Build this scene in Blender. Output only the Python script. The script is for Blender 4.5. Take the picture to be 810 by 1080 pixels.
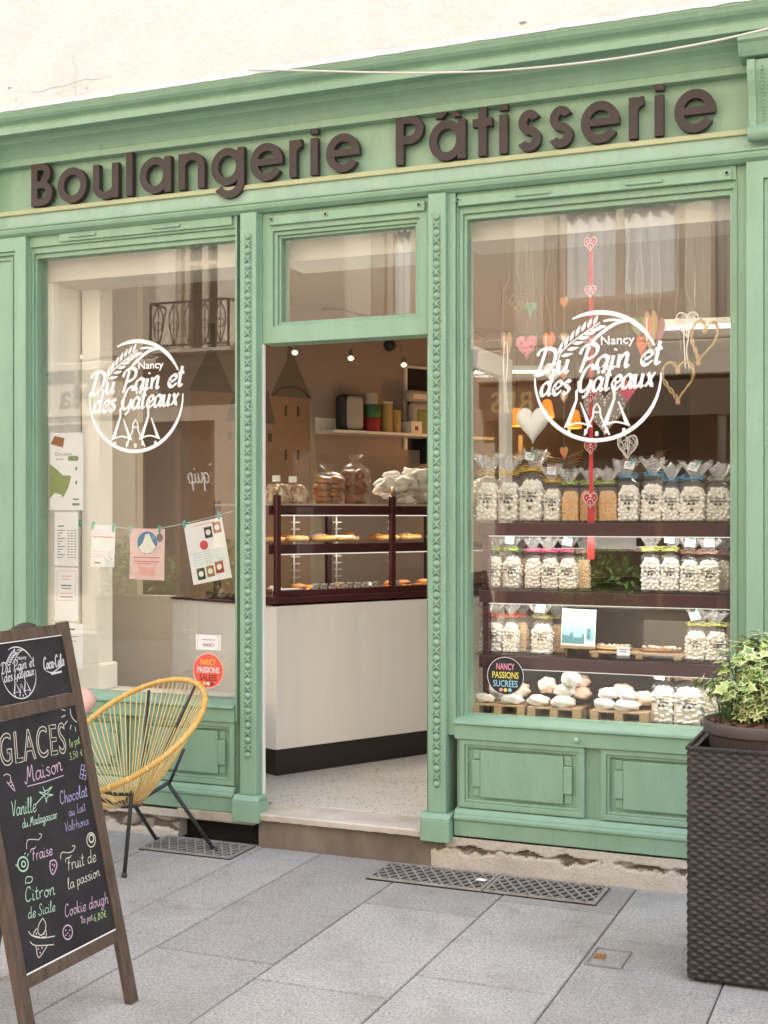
import bpy, bmesh, math, random
from mathutils import Vector, Matrix, noise
R = math.radians
random.seed(7)
for o in list(bpy.data.objects): bpy.data.objects.remove(o)
sc = bpy.context.scene
COL = sc.collection

# ------------------------------------------------------------------ camera
CX, CY, CZ = 1.98, -5.24, 1.51          # standing across the pavement, right of the shop's middle
FPX = 1356.0                            # focal length for an 810 px wide frame
YAW = math.atan(565/1356.0)
cam = bpy.data.cameras.new('camera'); camo = bpy.data.objects.new('camera', cam); COL.objects.link(camo)
camo.location = (CX, CY, CZ); camo.rotation_euler = (R(90), 0, YAW)
cam.sensor_fit = 'HORIZONTAL'; cam.sensor_width = 36; cam.lens = 36*FPX/810
cam.shift_y = 5/810.0; cam.clip_end = 500; cam.clip_start = .05
sc.camera = camo
SA, CA = math.sin(YAW), math.cos(YAW)
def ray(u, v):
    a = (u-405)/FPX; b = -(v-545)/FPX
    return (a*CA-SA, a*SA+CA, b)
def onY(u, v, Y):
    d = ray(u, v); t = (Y-CY)/d[1]; return Vector((CX+t*d[0], Y, CZ+t*d[2]))
def onZ(u, v, Z=0.):
    d = ray(u, v); t = (Z-CZ)/d[2]; return Vector((CX+t*d[0], CY+t*d[1], Z))
def onP(u, v, P, N):
    d = Vector(ray(u, v)); C = Vector((CX, CY, CZ)); t = (Vector(P)-C).dot(N)/d.dot(N); return C+d*t
def fx(u, Y=0.): return onY(u, 545, Y).x
def fz(u, v, Y=0.): return onY(u, v, Y).z

# ------------------------------------------------------------------ sky, sun, exposure
SUN_EL, SUN_AZ = 56, 14                 # sun behind the shop's building: the shopfront is in open shade
world = bpy.data.worlds.new('World'); sc.world = world; world.use_nodes = True
wn = world.node_tree.nodes; wl = world.node_tree.links; wn.clear()
sky = wn.new('ShaderNodeTexSky'); sky.sky_type = 'NISHITA'; sky.sun_disc = False
sky.sun_elevation = R(SUN_EL); sky.sun_rotation = R(SUN_AZ); sky.air_density = 1.0; sky.dust_density = 4; sky.ozone_density = .6
hs = wn.new('ShaderNodeHueSaturation'); hs.inputs['Saturation'].default_value = .70
tint = wn.new('ShaderNodeMix'); tint.data_type = 'RGBA'; tint.blend_type = 'MULTIPLY'; tint.inputs[0].default_value = 1; tint.inputs[7].default_value = (1, .99, .98, 1)
bg = wn.new('ShaderNodeBackground'); bg.inputs['Strength'].default_value = .15
out = wn.new('ShaderNodeOutputWorld')
wl.new(sky.outputs[0], hs.inputs['Color']); wl.new(hs.outputs[0], tint.inputs[6]); wl.new(tint.outputs[2], bg.inputs['Color']); wl.new(bg.outputs[0], out.inputs['Surface'])
sl = bpy.data.lights.new('sun', 'SUN'); sl.energy = 4.6; sl.angle = R(.5); sl.color = (1, .965, .91)
so = bpy.data.objects.new('sun', sl); COL.objects.link(so)
sdir = Vector((math.sin(R(SUN_AZ))*math.cos(R(SUN_EL)), math.cos(R(SUN_AZ))*math.cos(R(SUN_EL)), math.sin(R(SUN_EL))))
so.rotation_euler = sdir.to_track_quat('Z', 'Y').to_euler(); so.location = (0, 0, 30)
vs = sc.view_settings; vs.view_transform = 'Standard'; vs.look = 'None'; vs.gamma = 1; vs.use_curve_mapping = False
vs.exposure = 2.52
cy = sc.cycles; cy.use_denoising = True; cy.max_bounces = 9; cy.diffuse_bounces = 5; cy.glossy_bounces = 4; cy.transmission_bounces = 6
cy.transparent_max_bounces = 48; cy.caustics_reflective = False; cy.caustics_refractive = False; cy.sample_clamp_indirect = 6

# ------------------------------------------------------------------ materials
def mat(name, col, rough=.6, var=0., vs=8., bump=0., bs=60., metal=0., spec=.5, stretch=(1, 1, 1), emit=None, est=0., col2=None, sheen=0., thr=None, coat=0., trans=0.):
    m = bpy.data.materials.new(name); m.use_nodes = True
    nt = m.node_tree; n = nt.nodes; l = nt.links; b = n['Principled BSDF']
    b.inputs['Base Color'].default_value = (*col, 1); b.inputs['Roughness'].default_value = rough
    b.inputs['Metallic'].default_value = metal; b.inputs['Specular IOR Level'].default_value = spec
    if coat: b.inputs['Coat Weight'].default_value = coat
    if emit: b.inputs['Emission Color'].default_value = (*emit, 1); b.inputs['Emission Strength'].default_value = est
    mp = None
    if var or bump or col2:
        tc = n.new('ShaderNodeTexCoord'); mp = n.new('ShaderNodeMapping'); mp.inputs['Scale'].default_value = stretch
        l.new(tc.outputs['Object'], mp.inputs['Vector'])
    if var or col2:
        t = n.new('ShaderNodeTexNoise'); t.inputs['Scale'].default_value = vs; t.inputs['Detail'].default_value = 6; t.inputs['Roughness'].default_value = .62
        l.new(mp.outputs[0], t.inputs['Vector'])
        r = n.new('ShaderNodeValToRGB')
        if col2: a, c = col, col2
        else: a, c = tuple(max(0, k*(1-var)) for k in col), tuple(min(1, k*(1+var)) for k in col)
        lo, hi = thr or (.32, .68)
        r.color_ramp.elements[0].position = lo; r.color_ramp.elements[1].position = hi
        r.color_ramp.elements[0].color = (*a, 1); r.color_ramp.elements[1].color = (*c, 1)
        l.new(t.outputs['Fac'], r.inputs['Fac']); l.new(r.outputs['Color'], b.inputs['Base Color'])
    if bump:
        t2 = n.new('ShaderNodeTexNoise'); t2.inputs['Scale'].default_value = bs; t2.inputs['Detail'].default_value = 4
        l.new(mp.outputs[0], t2.inputs['Vector'])
        bp = n.new('ShaderNodeBump'); bp.inputs['Strength'].default_value = bump; bp.inputs['Distance'].default_value = .01
        l.new(t2.outputs['Fac'], bp.inputs['Height']); l.new(bp.outputs[0], b.inputs['Normal'])
    return m
def glass_mat(name, tint=(1, 1, 1), f0=.05, rough=0., milk=0., milkcol=(.9, .9, .9), bump=0., bs=30):
    m = bpy.data.materials.new(name); m.use_nodes = True
    nt = m.node_tree; n = nt.nodes; l = nt.links; n.clear()
    o = n.new('ShaderNodeOutputMaterial'); tr = n.new('ShaderNodeBsdfTransparent'); tr.inputs[0].default_value = (*tint, 1)
    gl = n.new('ShaderNodeBsdfGlossy'); gl.inputs['Roughness'].default_value = rough
    lw = n.new('ShaderNodeLayerWeight'); lw.inputs['Blend'].default_value = .5
    pw = n.new('ShaderNodeMath'); pw.operation = 'POWER'; pw.inputs[1].default_value = 5; l.new(lw.outputs['Facing'], pw.inputs[0])
    mu = n.new('ShaderNodeMath'); mu.operation = 'MULTIPLY_ADD'; mu.inputs[1].default_value = (1-f0)*.8; mu.inputs[2].default_value = f0; l.new(pw.outputs[0], mu.inputs[0])
    mx = n.new('ShaderNodeMixShader'); l.new(mu.outputs[0], mx.inputs[0]); l.new(gl.outputs[0], mx.inputs[2])
    if milk:
        df = n.new('ShaderNodeBsdfDiffuse'); df.inputs[0].default_value = (*milkcol, 1)
        m2 = n.new('ShaderNodeMixShader'); m2.inputs[0].default_value = milk; l.new(tr.outputs[0], m2.inputs[1]); l.new(df.outputs[0], m2.inputs[2]); l.new(m2.outputs[0], mx.inputs[1])
    else: l.new(tr.outputs[0], mx.inputs[1])
    if bump:
        t2 = n.new('ShaderNodeTexNoise'); t2.inputs['Scale'].default_value = bs; t2.inputs['Detail'].default_value = 3
        tc = n.new('ShaderNodeTexCoord'); l.new(tc.outputs['Object'], t2.inputs['Vector'])
        bp = n.new('ShaderNodeBump'); bp.inputs['Strength'].default_value = bump; bp.inputs['Distance'].default_value = .01
        l.new(t2.outputs['Fac'], bp.inputs['Height']); l.new(bp.outputs[0], gl.inputs['Normal']); l.new(bp.outputs[0], lw.inputs['Normal'])
    l.new(mx.outputs[0], o.inputs['Surface'])
    return m
def attr_mat(name, rough=.7, bump=0., bs=60, speck=None, spec=.4):
    """colour from the mesh colour attribute 'tint', with mineral specks"""
    m = mat(name, (.5, .5, .5), rough, bump=bump, bs=bs, spec=spec); nt = m.node_tree; n = nt.nodes; l = nt.links; b = n['Principled BSDF']
    a = n.new('ShaderNodeVertexColor'); a.layer_name = 'tint'
    src = a.outputs['Color']
    for (scale, lo, hi, amt, dark) in (speck or []):
        t = n.new('ShaderNodeTexNoise'); t.inputs['Scale'].default_value = scale; t.inputs['Detail'].default_value = 5; t.inputs['Roughness'].default_value = .7
        tc = n.new('ShaderNodeTexCoord'); l.new(tc.outputs['Object'], t.inputs['Vector'])
        mr = n.new('ShaderNodeMapRange'); mr.inputs[1].default_value = lo; mr.inputs[2].default_value = hi; mr.inputs[3].default_value = 0; mr.inputs[4].default_value = amt
        l.new(t.outputs['Fac'], mr.inputs[0])
        mx = n.new('ShaderNodeMix'); mx.data_type = 'RGBA'; mx.inputs[7].default_value = (*dark, 1)
        l.new(mr.outputs[0], mx.inputs[0]); l.new(src, mx.inputs[6]); src = mx.outputs[2]
    l.new(src, b.inputs['Base Color'])
    return m

def paint(name, col):
    """weathered gloss paint: brush marks, small chips to the pale undercoat, grime specks"""
    m = mat(name, col, .40, var=.07, vs=4, bump=.22, bs=30, stretch=(3.2, 3.2, .8), spec=.45); nt = m.node_tree; n = nt.nodes; l = nt.links; b = n['Principled BSDF']
    src = b.inputs['Base Color'].links[0].from_socket; tc = n.new('ShaderNodeTexCoord')
    for sc_, lo, hi, amt, c_ in ((34, .67, .71, .6, (.50, .52, .44)), (16, .62, .76, .32, tuple(k*.45 for k in col)), (2.3, .54, .78, .22, (col[0]*.72, col[1]*.74, col[2]*.66)), (75, .66, .72, .5, tuple(k*.4 for k in col))):
        t = n.new('ShaderNodeTexNoise'); t.inputs['Scale'].default_value = sc_; t.inputs['Detail'].default_value = 6; t.inputs['Roughness'].default_value = .65; l.new(tc.outputs['Object'], t.inputs['Vector'])
        mr = n.new('ShaderNodeMapRange'); mr.inputs[1].default_value = lo; mr.inputs[2].default_value = hi; mr.inputs[4].default_value = amt; l.new(t.outputs['Fac'], mr.inputs[0])
        mx = n.new('ShaderNodeMix'); mx.data_type = 'RGBA'; mx.inputs[7].default_value = (*c_, 1); l.new(mr.outputs[0], mx.inputs[0]); l.new(src, mx.inputs[6]); src = mx.outputs[2]
    l.new(src, b.inputs['Base Color']); return m
M = {}
M['green'] = paint('green_paint', (.245, .402, .284))
M['green_light'] = paint('green_paint_band', (.31, .465, .365))
M['rail'] = mat('rail_paint', (.42, .44, .25), .45, var=.06, vs=6)
M['plaster'] = mat('cream_render', (.64, .62, .59), .9, var=.06, vs=3.5, bump=.9, bs=26)
M['flash'] = mat('old_flashing', (.62, .70, .68), .6, col2=(.72, .72, .68), vs=14, bump=.3, bs=30)
M['letter'] = mat('sign_letter_brown', (.045, .031, .028), .62, var=.15, vs=12, bump=.08, bs=90)
M['glass'] = glass_mat('shop_glass', (.98, .985, .975), .046, bump=.012, bs=1.6)
M['glass_thin'] = glass_mat('display_glass', (.98, .985, .98), .03)
M['cello'] = glass_mat('cellophane', (.99, .99, .99), .055, rough=.10, milk=.025, milkcol=(.95, .95, .95), bump=.6, bs=70)
M['cello_top'] = glass_mat('cellophane_gathered', (.97, .97, .97), .11, rough=.14, milk=.16, milkcol=(.95, .95, .94), bump=.8, bs=90)
M['white'] = mat('white_print', (.84, .84, .83), .6)
M['paper'] = mat('paper', (.78, .78, .77), .7, var=.03, vs=12)
M['black'] = mat('black_print', (.03, .028, .027), .6)
M['ink'] = mat('grey_ink', (.16, .155, .16), .7)
M['board_black'] = mat('chalkboard', (.018, .016, .017), .62, col2=(.032, .03, .03), vs=5, bump=.1, bs=60, spec=.3)
M['wood_dark'] = mat('stained_wood', (.058, .035, .022), .5, col2=(.125, .082, .056), vs=9, stretch=(5, 5, .7), bump=.25, bs=30)
M['wood_pale'] = mat('raw_pine', (.40, .26, .13), .7, col2=(.52, .37, .21), vs=10, stretch=(3, 12, 12), bump=.2, bs=40)
M['wood_peg'] = mat('peg_wood', (.62, .40, .26), .7)
M['burgundy'] = mat('burgundy_metal', (.065, .016, .017), .3, var=.1, vs=6, spec=.5)
M['counter'] = mat('counter_panel', (.86, .845, .82), .45, var=.025, vs=3, stretch=(6, 6, .4))
M['kick'] = mat('kickboard', (.022, .018, .017), .4)
M['cream_in'] = mat('cream_interior_paint', (.86, .835, .77), .6, var=.03, vs=3)
M['beige_in'] = mat('beige_interior_wall', (.60, .53, .43), .8, var=.04, vs=2)
M['brown_in'] = mat('tan_interior_wall', (.37, .29, .245), .85, var=.05, vs=2)
M['ceil_in'] = mat('interior_ceiling', (.42, .37, .32), .9)
M['taupe'] = mat('taupe_back_panel', (.105, .088, .07), .6, var=.05, vs=3)
M['iron'] = mat('black_iron', (.02, .02, .02), .45, bump=.2, bs=80)
M['steel'] = mat('steel', (.6, .6, .58), .3, metal=1)
M['brass'] = mat('brass', (.7, .55, .3), .3, metal=1)
M['led'] = mat('led_strip', (.9, .9, .9), .5, emit=(1, .93, .82), est=.13)
M['bulb'] = mat('spot_bulb', (.9, .9, .9), .5, emit=(1, .80, .50), est=1.6)
M['amber'] = mat('amber_shade', (.8, .35, .08), .5, emit=(1, .17, .012), est=.30)
M['tube'] = mat('light_tube', (.9, .9, .9), .5, emit=(1, .95, .85), est=.4)
M['concrete'] = mat('stained_concrete', (.12, .092, .068), .85, col2=(.26, .215, .17), vs=4.5, stretch=(1, 1, .45), bump=.5, bs=40)
M['stone'] = mat('cream_stone', (.36, .31, .24), .9, col2=(.60, .55, .46), vs=6, bump=.6, bs=30, thr=(.3, .7))
M['rubble'] = mat('grey_rubble_stone', (.22, .19, .155), .9, col2=(.40, .36, .30), vs=9, bump=.7, bs=40)
M['step'] = mat('step_stone', (.50, .44, .36), .7, col2=(.66, .61, .54), vs=6, bump=.3, bs=50)
M['dark'] = mat('painted_shade', (.012, .010, .009), .95)  # near-black colour standing in for the shade inside openings and holes
M['grate'] = mat('grate_iron', (.22, .20, .18), .6, col2=(.36, .34, .31), vs=20)
M['yellow_pvc'] = mat('yellow_pvc', (.70, .41, .095), .38, var=.06, vs=8)
M['cord_y'] = mat('yellow_cord', (.80, .58, .23), .42, var=.08, vs=10)
M['chair_steel'] = mat('chair_steel', (.035, .034, .033), .45)
M['skin'] = mat('skin', (.62, .38, .30), .5, var=.04, vs=10)
M['hair'] = mat('brown_hair', (.045, .03, .022), .6, bump=.5, bs=70)
M['cloth_blue'] = mat('blue_grey_cloth', (.10, .13, .18), .9, bump=.2, bs=120)
M['cloth_white'] = mat('white_cloth', (.6, .58, .55), .9, bump=.2, bs=120)
M['rattan'] = mat('dark_rattan', (.019, .016, .0145), .42, col2=(.040, .033, .029), vs=30, spec=.5)
M['pot'] = mat('brown_plastic_pot', (.085, .068, .062), .45, var=.06, vs=6)
M['bark'] = mat('bark_chips', (.14, .07, .045), .9, col2=(.30, .17, .12), vs=20)
M['soil'] = mat('soil', (.05, .032, .022), .95)
M['leaf_g'] = mat('leaf_green', (.10, .21, .035), .45, col2=(.19, .33, .07), vs=14)
M['leaf_c'] = mat('leaf_cream_margin', (.62, .68, .30), .5, col2=(.78, .82, .50), vs=10)
M['leaf_y'] = mat('leaf_young', (.36, .50, .14), .45, col2=(.5, .6, .22), vs=10)
M['stem'] = mat('plant_stem', (.10, .13, .05), .7)
M['sweet_w'] = mat('white_sweets', (.90, .86, .78), .5, var=.04, vs=60)
M['sweet_core'] = mat('sweet_core', (.82, .74, .62), .6)
for k_ in ('sweet_w', 'sweet_core'):
    b_ = M[k_].node_tree.nodes['Principled BSDF']; b_.inputs['Subsurface Weight'].default_value = .5; b_.inputs['Subsurface Scale'].default_value = .006; b_.inputs['Subsurface Radius'].default_value = (1, .85, .65)
M['sweet_o'] = mat('orange_sweets', (.66, .28, .06), .4, col2=(.80, .46, .16), vs=70)
M['sweet_b'] = mat('beige_sweets', (.66, .45, .29), .5, col2=(.80, .64, .47), vs=60)
M['sweet_p'] = mat('pale_pink_sweets', (.76, .67, .61), .5, var=.06, vs=60)
M['meringue'] = mat('meringue', (.80, .76, .70), .8, var=.05, vs=14, bump=.5, bs=35)
M['meringue_p'] = mat('meringue_pink', (.74, .46, .34), .8, col2=(.80, .66, .54), vs=14, bump=.5, bs=35)
def plain(key, col, rough=.6, **k): M[key] = mat(key, col, rough, **k)
for key, col in dict(rib_yellow=(.75, .5, .05), rib_green=(.42, .58, .12), rib_blue=(.12, .38, .58), rib_pink=(.72, .12, .28), rib_red=(.66, .10, .05), rib_olive=(.45, .45, .14), rib_grey=(.45, .48, .38), rib_rose=(.68, .40, .36), rib_brown=(.34, .20, .12), rib_lime=(.62, .68, .14),
                     peg_green=(.10, .42, .33), heart_pink=(.66, .20, .25), heart_coral=(.66, .10, .14), heart_red=(.42, .02, .03), heart_white=(.86, .83, .78), heart_grey=(.30, .28, .24), heart_moss=(.20, .27, .10), heart_orange=(.75, .15, .04), heart_tan=(.42, .24, .10), heart_mint=(.14, .32, .20), heart_plum=(.36, .13, .15), rope=(.52, .34, .15), wicker=(.28, .19, .11),
                     ribbon_red=(.55, .03, .035), string=(.55, .70, .60), print_pink=(.75, .36, .36), print_blue=(.08, .20, .38), print_green=(.24, .30, .10), print_red=(.55, .05, .06), print_brown=(.33, .13, .05), print_sky=(.35, .58, .66), print_teal=(.10, .28, .32),
                     sal_coral=(.78, .115, .075), suc_black=(.016, .015, .016), txt_pink=(.80, .30, .42), txt_yellow=(.78, .68, .12), txt_blue=(.30, .58, .72), txt_gold=(.80, .52, .10), txt_maroon=(.20, .012, .02),
                     chalk_pink=(.62, .43, .53), chalk_green=(.43, .62, .48), chalk_violet=(.42, .39, .62), chalk_cream=(.64, .59, .49), chalk_lime=(.44, .62, .26), chalk_white=(.64, .63, .63), crust=(.30, .12, .035), crust_pale=(.62, .40, .18), glaze=(.62, .26, .03), cream_food=(.78, .73, .64), tin_red=(.33, .02, .02), tin_green=(.03, .14, .05), tin_gold=(.45, .33, .12), tin_black=(.025, .025, .027), tin_silver=(.42, .40, .38), mural_a=(.20, .165, .125), mural_b=(.36, .23, .145), mural_line=(.10, .07, .05), wall_warm=(.46, .39, .31), curtain=(.72, .71, .69), shutter_grey=(.35, .32, .29), shop_dark=(.03, .027, .024), gold=(.45, .32, .12)).items():
    plain(key, col, .55, var=.05, vs=20)

# ------------------------------------------------------------------ mesh builder
class MB:
    def __init__(s): s.v = []; s.f = []; s.mi = []; s.sm = []; s.mats = []; s.tint = {}
    def _m(s, m):
        if m is None: return 0
        if m not in s.mats: s.mats.append(m)
        return s.mats.index(m)
    def add(s, vs, fs, m=None, smooth=False):
        b = len(s.v); k = s._m(m); s.v += [Vector(p) for p in vs]
        for f in fs: s.f.append(tuple(b+i for i in f)); s.mi.append(k); s.sm.append(smooth)
        return b
    def box(s, a, b, m=None, mtx=None):
        x0, y0, z0 = a; x1, y1, z1 = b
        vs = [Vector(p) for p in ((x0, y0, z0), (x1, y0, z0), (x1, y1, z0), (x0, y1, z0), (x0, y0, z1), (x1, y0, z1), (x1, y1, z1), (x0, y1, z1))]
        if mtx: vs = [mtx @ p for p in vs]
        s.add(vs, [(0, 3, 2, 1), (4, 5, 6, 7), (0, 1, 5, 4), (1, 2, 6, 5), (2, 3, 7, 6), (3, 0, 4, 7)], m)
    def prism(s, loop, vec, m=None, holes=(), smooth=False, back=True):
        """planar loop (3D points) extruded along vec; quads rim, fan caps through bmesh triangulation"""
        loops = [list(map(Vector, loop))]+[list(map(Vector, h)) for h in holes]; vec = Vector(vec)
        if not holes:
            L = loops[0]; n = len(L)
            s.add(L+[p+vec for p in L], ([tuple(range(n))] if back else [])+[tuple(range(2*n-1, n-1, -1))]+[(i, i+n, (i+1) % n+n, (i+1) % n) for i in range(n)], m, smooth)
            return
        A, H = loops[0], loops[1]; n = len(A); assert len(H) == n
        vs = A+H+[p+vec for p in A]+[p+vec for p in H]; fs = []
        for i in range(n):
            j = (i+1) % n
            fs += [(i, j, n+j, n+i), (2*n+j, 2*n+i, 3*n+i, 3*n+j), (i, 2*n+i, 2*n+j, j), (n+j, 3*n+j, 3*n+i, n+i)]
        s.add(vs, fs, m, smooth)
    def sweep(s, prof, x0, x1, m=None, smooth=False):
        """profile of (y,z) points swept along x, closed"""
        n = len(prof); vs = [(x0, y, z) for y, z in prof]+[(x1, y, z) for y, z in prof]
        s.add(vs, [(i, (i+1) % n, (i+1) % n+n, i+n) for i in range(n)]+[tuple(range(n-1, -1, -1)), tuple(range(n, 2*n))], m, smooth)
    def tube(s, pts, r, m=None, n=8, cap=True, closed=False):
        pts = [Vector(p) for p in pts]; k = len(pts); rr = r if isinstance(r, (list, tuple)) else [r]*k
        vs = []; fs = []; prev = None
        for i, p in enumerate(pts):
            if closed: t = pts[(i+1) % k]-pts[i-1]
            else: t = pts[min(i+1, k-1)]-pts[max(i-1, 0)]
            t = t.normalized() if t.length > 1e-9 else Vector((0, 0, 1))
            if prev is None: a = t.orthogonal().normalized()
            else:
                a = prev-t*prev.dot(t); a = a.normalized() if a.length > 1e-6 else t.orthogonal().normalized()
            prev = a; b = t.cross(a)
            for j in range(n):
                q = 2*math.pi*j/n; vs.append(p+(a*math.cos(q)+b*math.sin(q))*rr[i])
        for i in range(k if closed else k-1):
            i2 = (i+1) % k
            for j in range(n): fs.append((i*n+j, i*n+(j+1) % n, i2*n+(j+1) % n, i2*n+j))
        if cap and not closed: fs += [tuple(range(n-1, -1, -1)), tuple(range((k-1)*n, k*n))]
        s.add(vs, fs, m, True)
    def lathe(s, prof, c=(0, 0, 0), m=None, n=24, axis='Z', mod=None, smooth=True):
        vs = []; c = Vector(c)
        for (r, z) in prof:
            for j in range(n):
                q = 2*math.pi*j/n; rr = r*(mod(q, z) if mod else 1)
                if axis == 'Z': vs.append(c+Vector((rr*math.cos(q), rr*math.sin(q), z)))
                elif axis == 'Y': vs.append(c+Vector((rr*math.cos(q), z, rr*math.sin(q))))
                else: vs.append(c+Vector((z, rr*math.cos(q), rr*math.sin(q))))
        k = len(prof); fs = []
        for i in range(k-1):
            for j in range(n): fs.append((i*n+j, i*n+(j+1) % n, (i+1)*n+(j+1) % n, (i+1)*n+j))
        if prof[0][0] > 1e-6: fs.append(tuple(range(n-1, -1, -1)))
        if prof[-1][0] > 1e-6: fs.append(tuple(range((k-1)*n, k*n)))
        s.add(vs, fs, m, smooth)
    def ell(s, c, r, m=None, sub=2, rot=None, jit=0., seed=0):
        """ellipsoid blob"""
        V, F = ICO[sub]; c = Vector(c); vs = []
        for p in V:
            q = Vector((p.x*r[0], p.y*r[1], p.z*r[2]))
            if jit: q *= 1+jit*noise.noise(p*1.7+Vector((seed*3.1, seed*1.7, seed)))
            if rot: q = rot @ q
            vs.append(c+q)
        s.add(vs, F, m, True)
    def build(s, name, m=None, parent=None, bevel=0., bseg=2, inv=None):
        me = bpy.data.meshes.new(name)
        me.from_pydata([tuple(v) for v in s.v], [], s.f)
        for k in ([m] if m else [])+[k for k in s.mats if k is not m]: me.materials.append(k)
        if s.mats:
            ix = list(me.materials)
            for p, k, q in zip(me.polygons, s.mi, s.sm): p.material_index = ix.index(s.mats[k]) if k < len(s.mats) else 0; p.use_smooth = q
        else:
            for p, q in zip(me.polygons, s.sm): p.use_smooth = q
        if s.tint:
            ca = me.color_attributes.new('tint', 'FLOAT_COLOR', 'CORNER')
            for p in me.polygons:
                c = s.tint.get(p.index, (.5, .5, .5))
                for li in p.loop_indices: ca.data[li].color = (*c, 1)
        me.update()
        o = bpy.data.objects.new(name, me); COL.objects.link(o)
        if parent is not None: adopt(o, parent)
        if bevel:
            b = o.modifiers.new('bevel', 'BEVEL'); b.width = bevel; b.segments = bseg; b.limit_method = 'ANGLE'; b.angle_limit = R(40); b.harden_normals = False
        return o
def _ico():
    out = {}
    for s_ in (1, 2, 3):
        bm = bmesh.new(); bmesh.ops.create_icosphere(bm, subdivisions=s_, radius=1); bm.verts.ensure_lookup_table()
        out[s_] = ([v.co.copy() for v in bm.verts], [tuple(v.index for v in f.verts) for f in bm.faces]); bm.free()
    return out
ICO = _ico()
def basis(o):
    m = o.matrix_basis.copy()
    if o.parent: m = basis(o.parent) @ o.matrix_parent_inverse @ m
    return m
def adopt(o, parent):
    """parent without moving: meshes are written in world coordinates"""
    o.parent = parent; o.matrix_parent_inverse = basis(parent).inverted()
def tag(o, label, cat, group=None, kind=None):
    o['label'] = label; o['category'] = cat
    if group: o['group'] = group
    if kind: o['kind'] = kind
    return o
def struct(o, label=None):
    o['kind'] = 'structure'
    if label: o['label'] = label
    return o
def thing(name, label, cat, loc=(0, 0, 0), rz=0., group=None):
    o = bpy.data.objects.new(name, None); COL.objects.link(o); o.empty_display_size = .1
    o.location = loc; o.rotation_euler = (0, 0, rz); return tag(o, label, cat, group)
def dup(o, parent=None):
    """copy of a thing with its parts and their sub-parts"""
    c = o.copy(); COL.objects.link(c)
    if parent is not None: c.parent = parent; c.matrix_parent_inverse = o.matrix_parent_inverse.copy()
    for ch in [k for k in o.children]: dup(ch, c)
    return c
def inlocal(o, mb_obj): pass

def smooth_pts(P, k=6, closed=False):
    P = [Vector(p) for p in P]; n = len(P)
    if n < 3: return P
    o = []
    for i in range(n if closed else n-1):
        if closed: a, b, c, d = P[i-1], P[i], P[(i+1) % n], P[(i+2) % n]
        else: a, b, c, d = P[max(i-1, 0)], P[i], P[i+1], P[min(i+2, n-1)]
        for j in range(k):
            t = j/k; o.append(.5*((2*b)+(c-a)*t+(2*a-5*b+4*c-d)*t*t+(3*b-a-3*c+d)*t**3))
    if not closed: o.append(P[-1])
    return o

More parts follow.
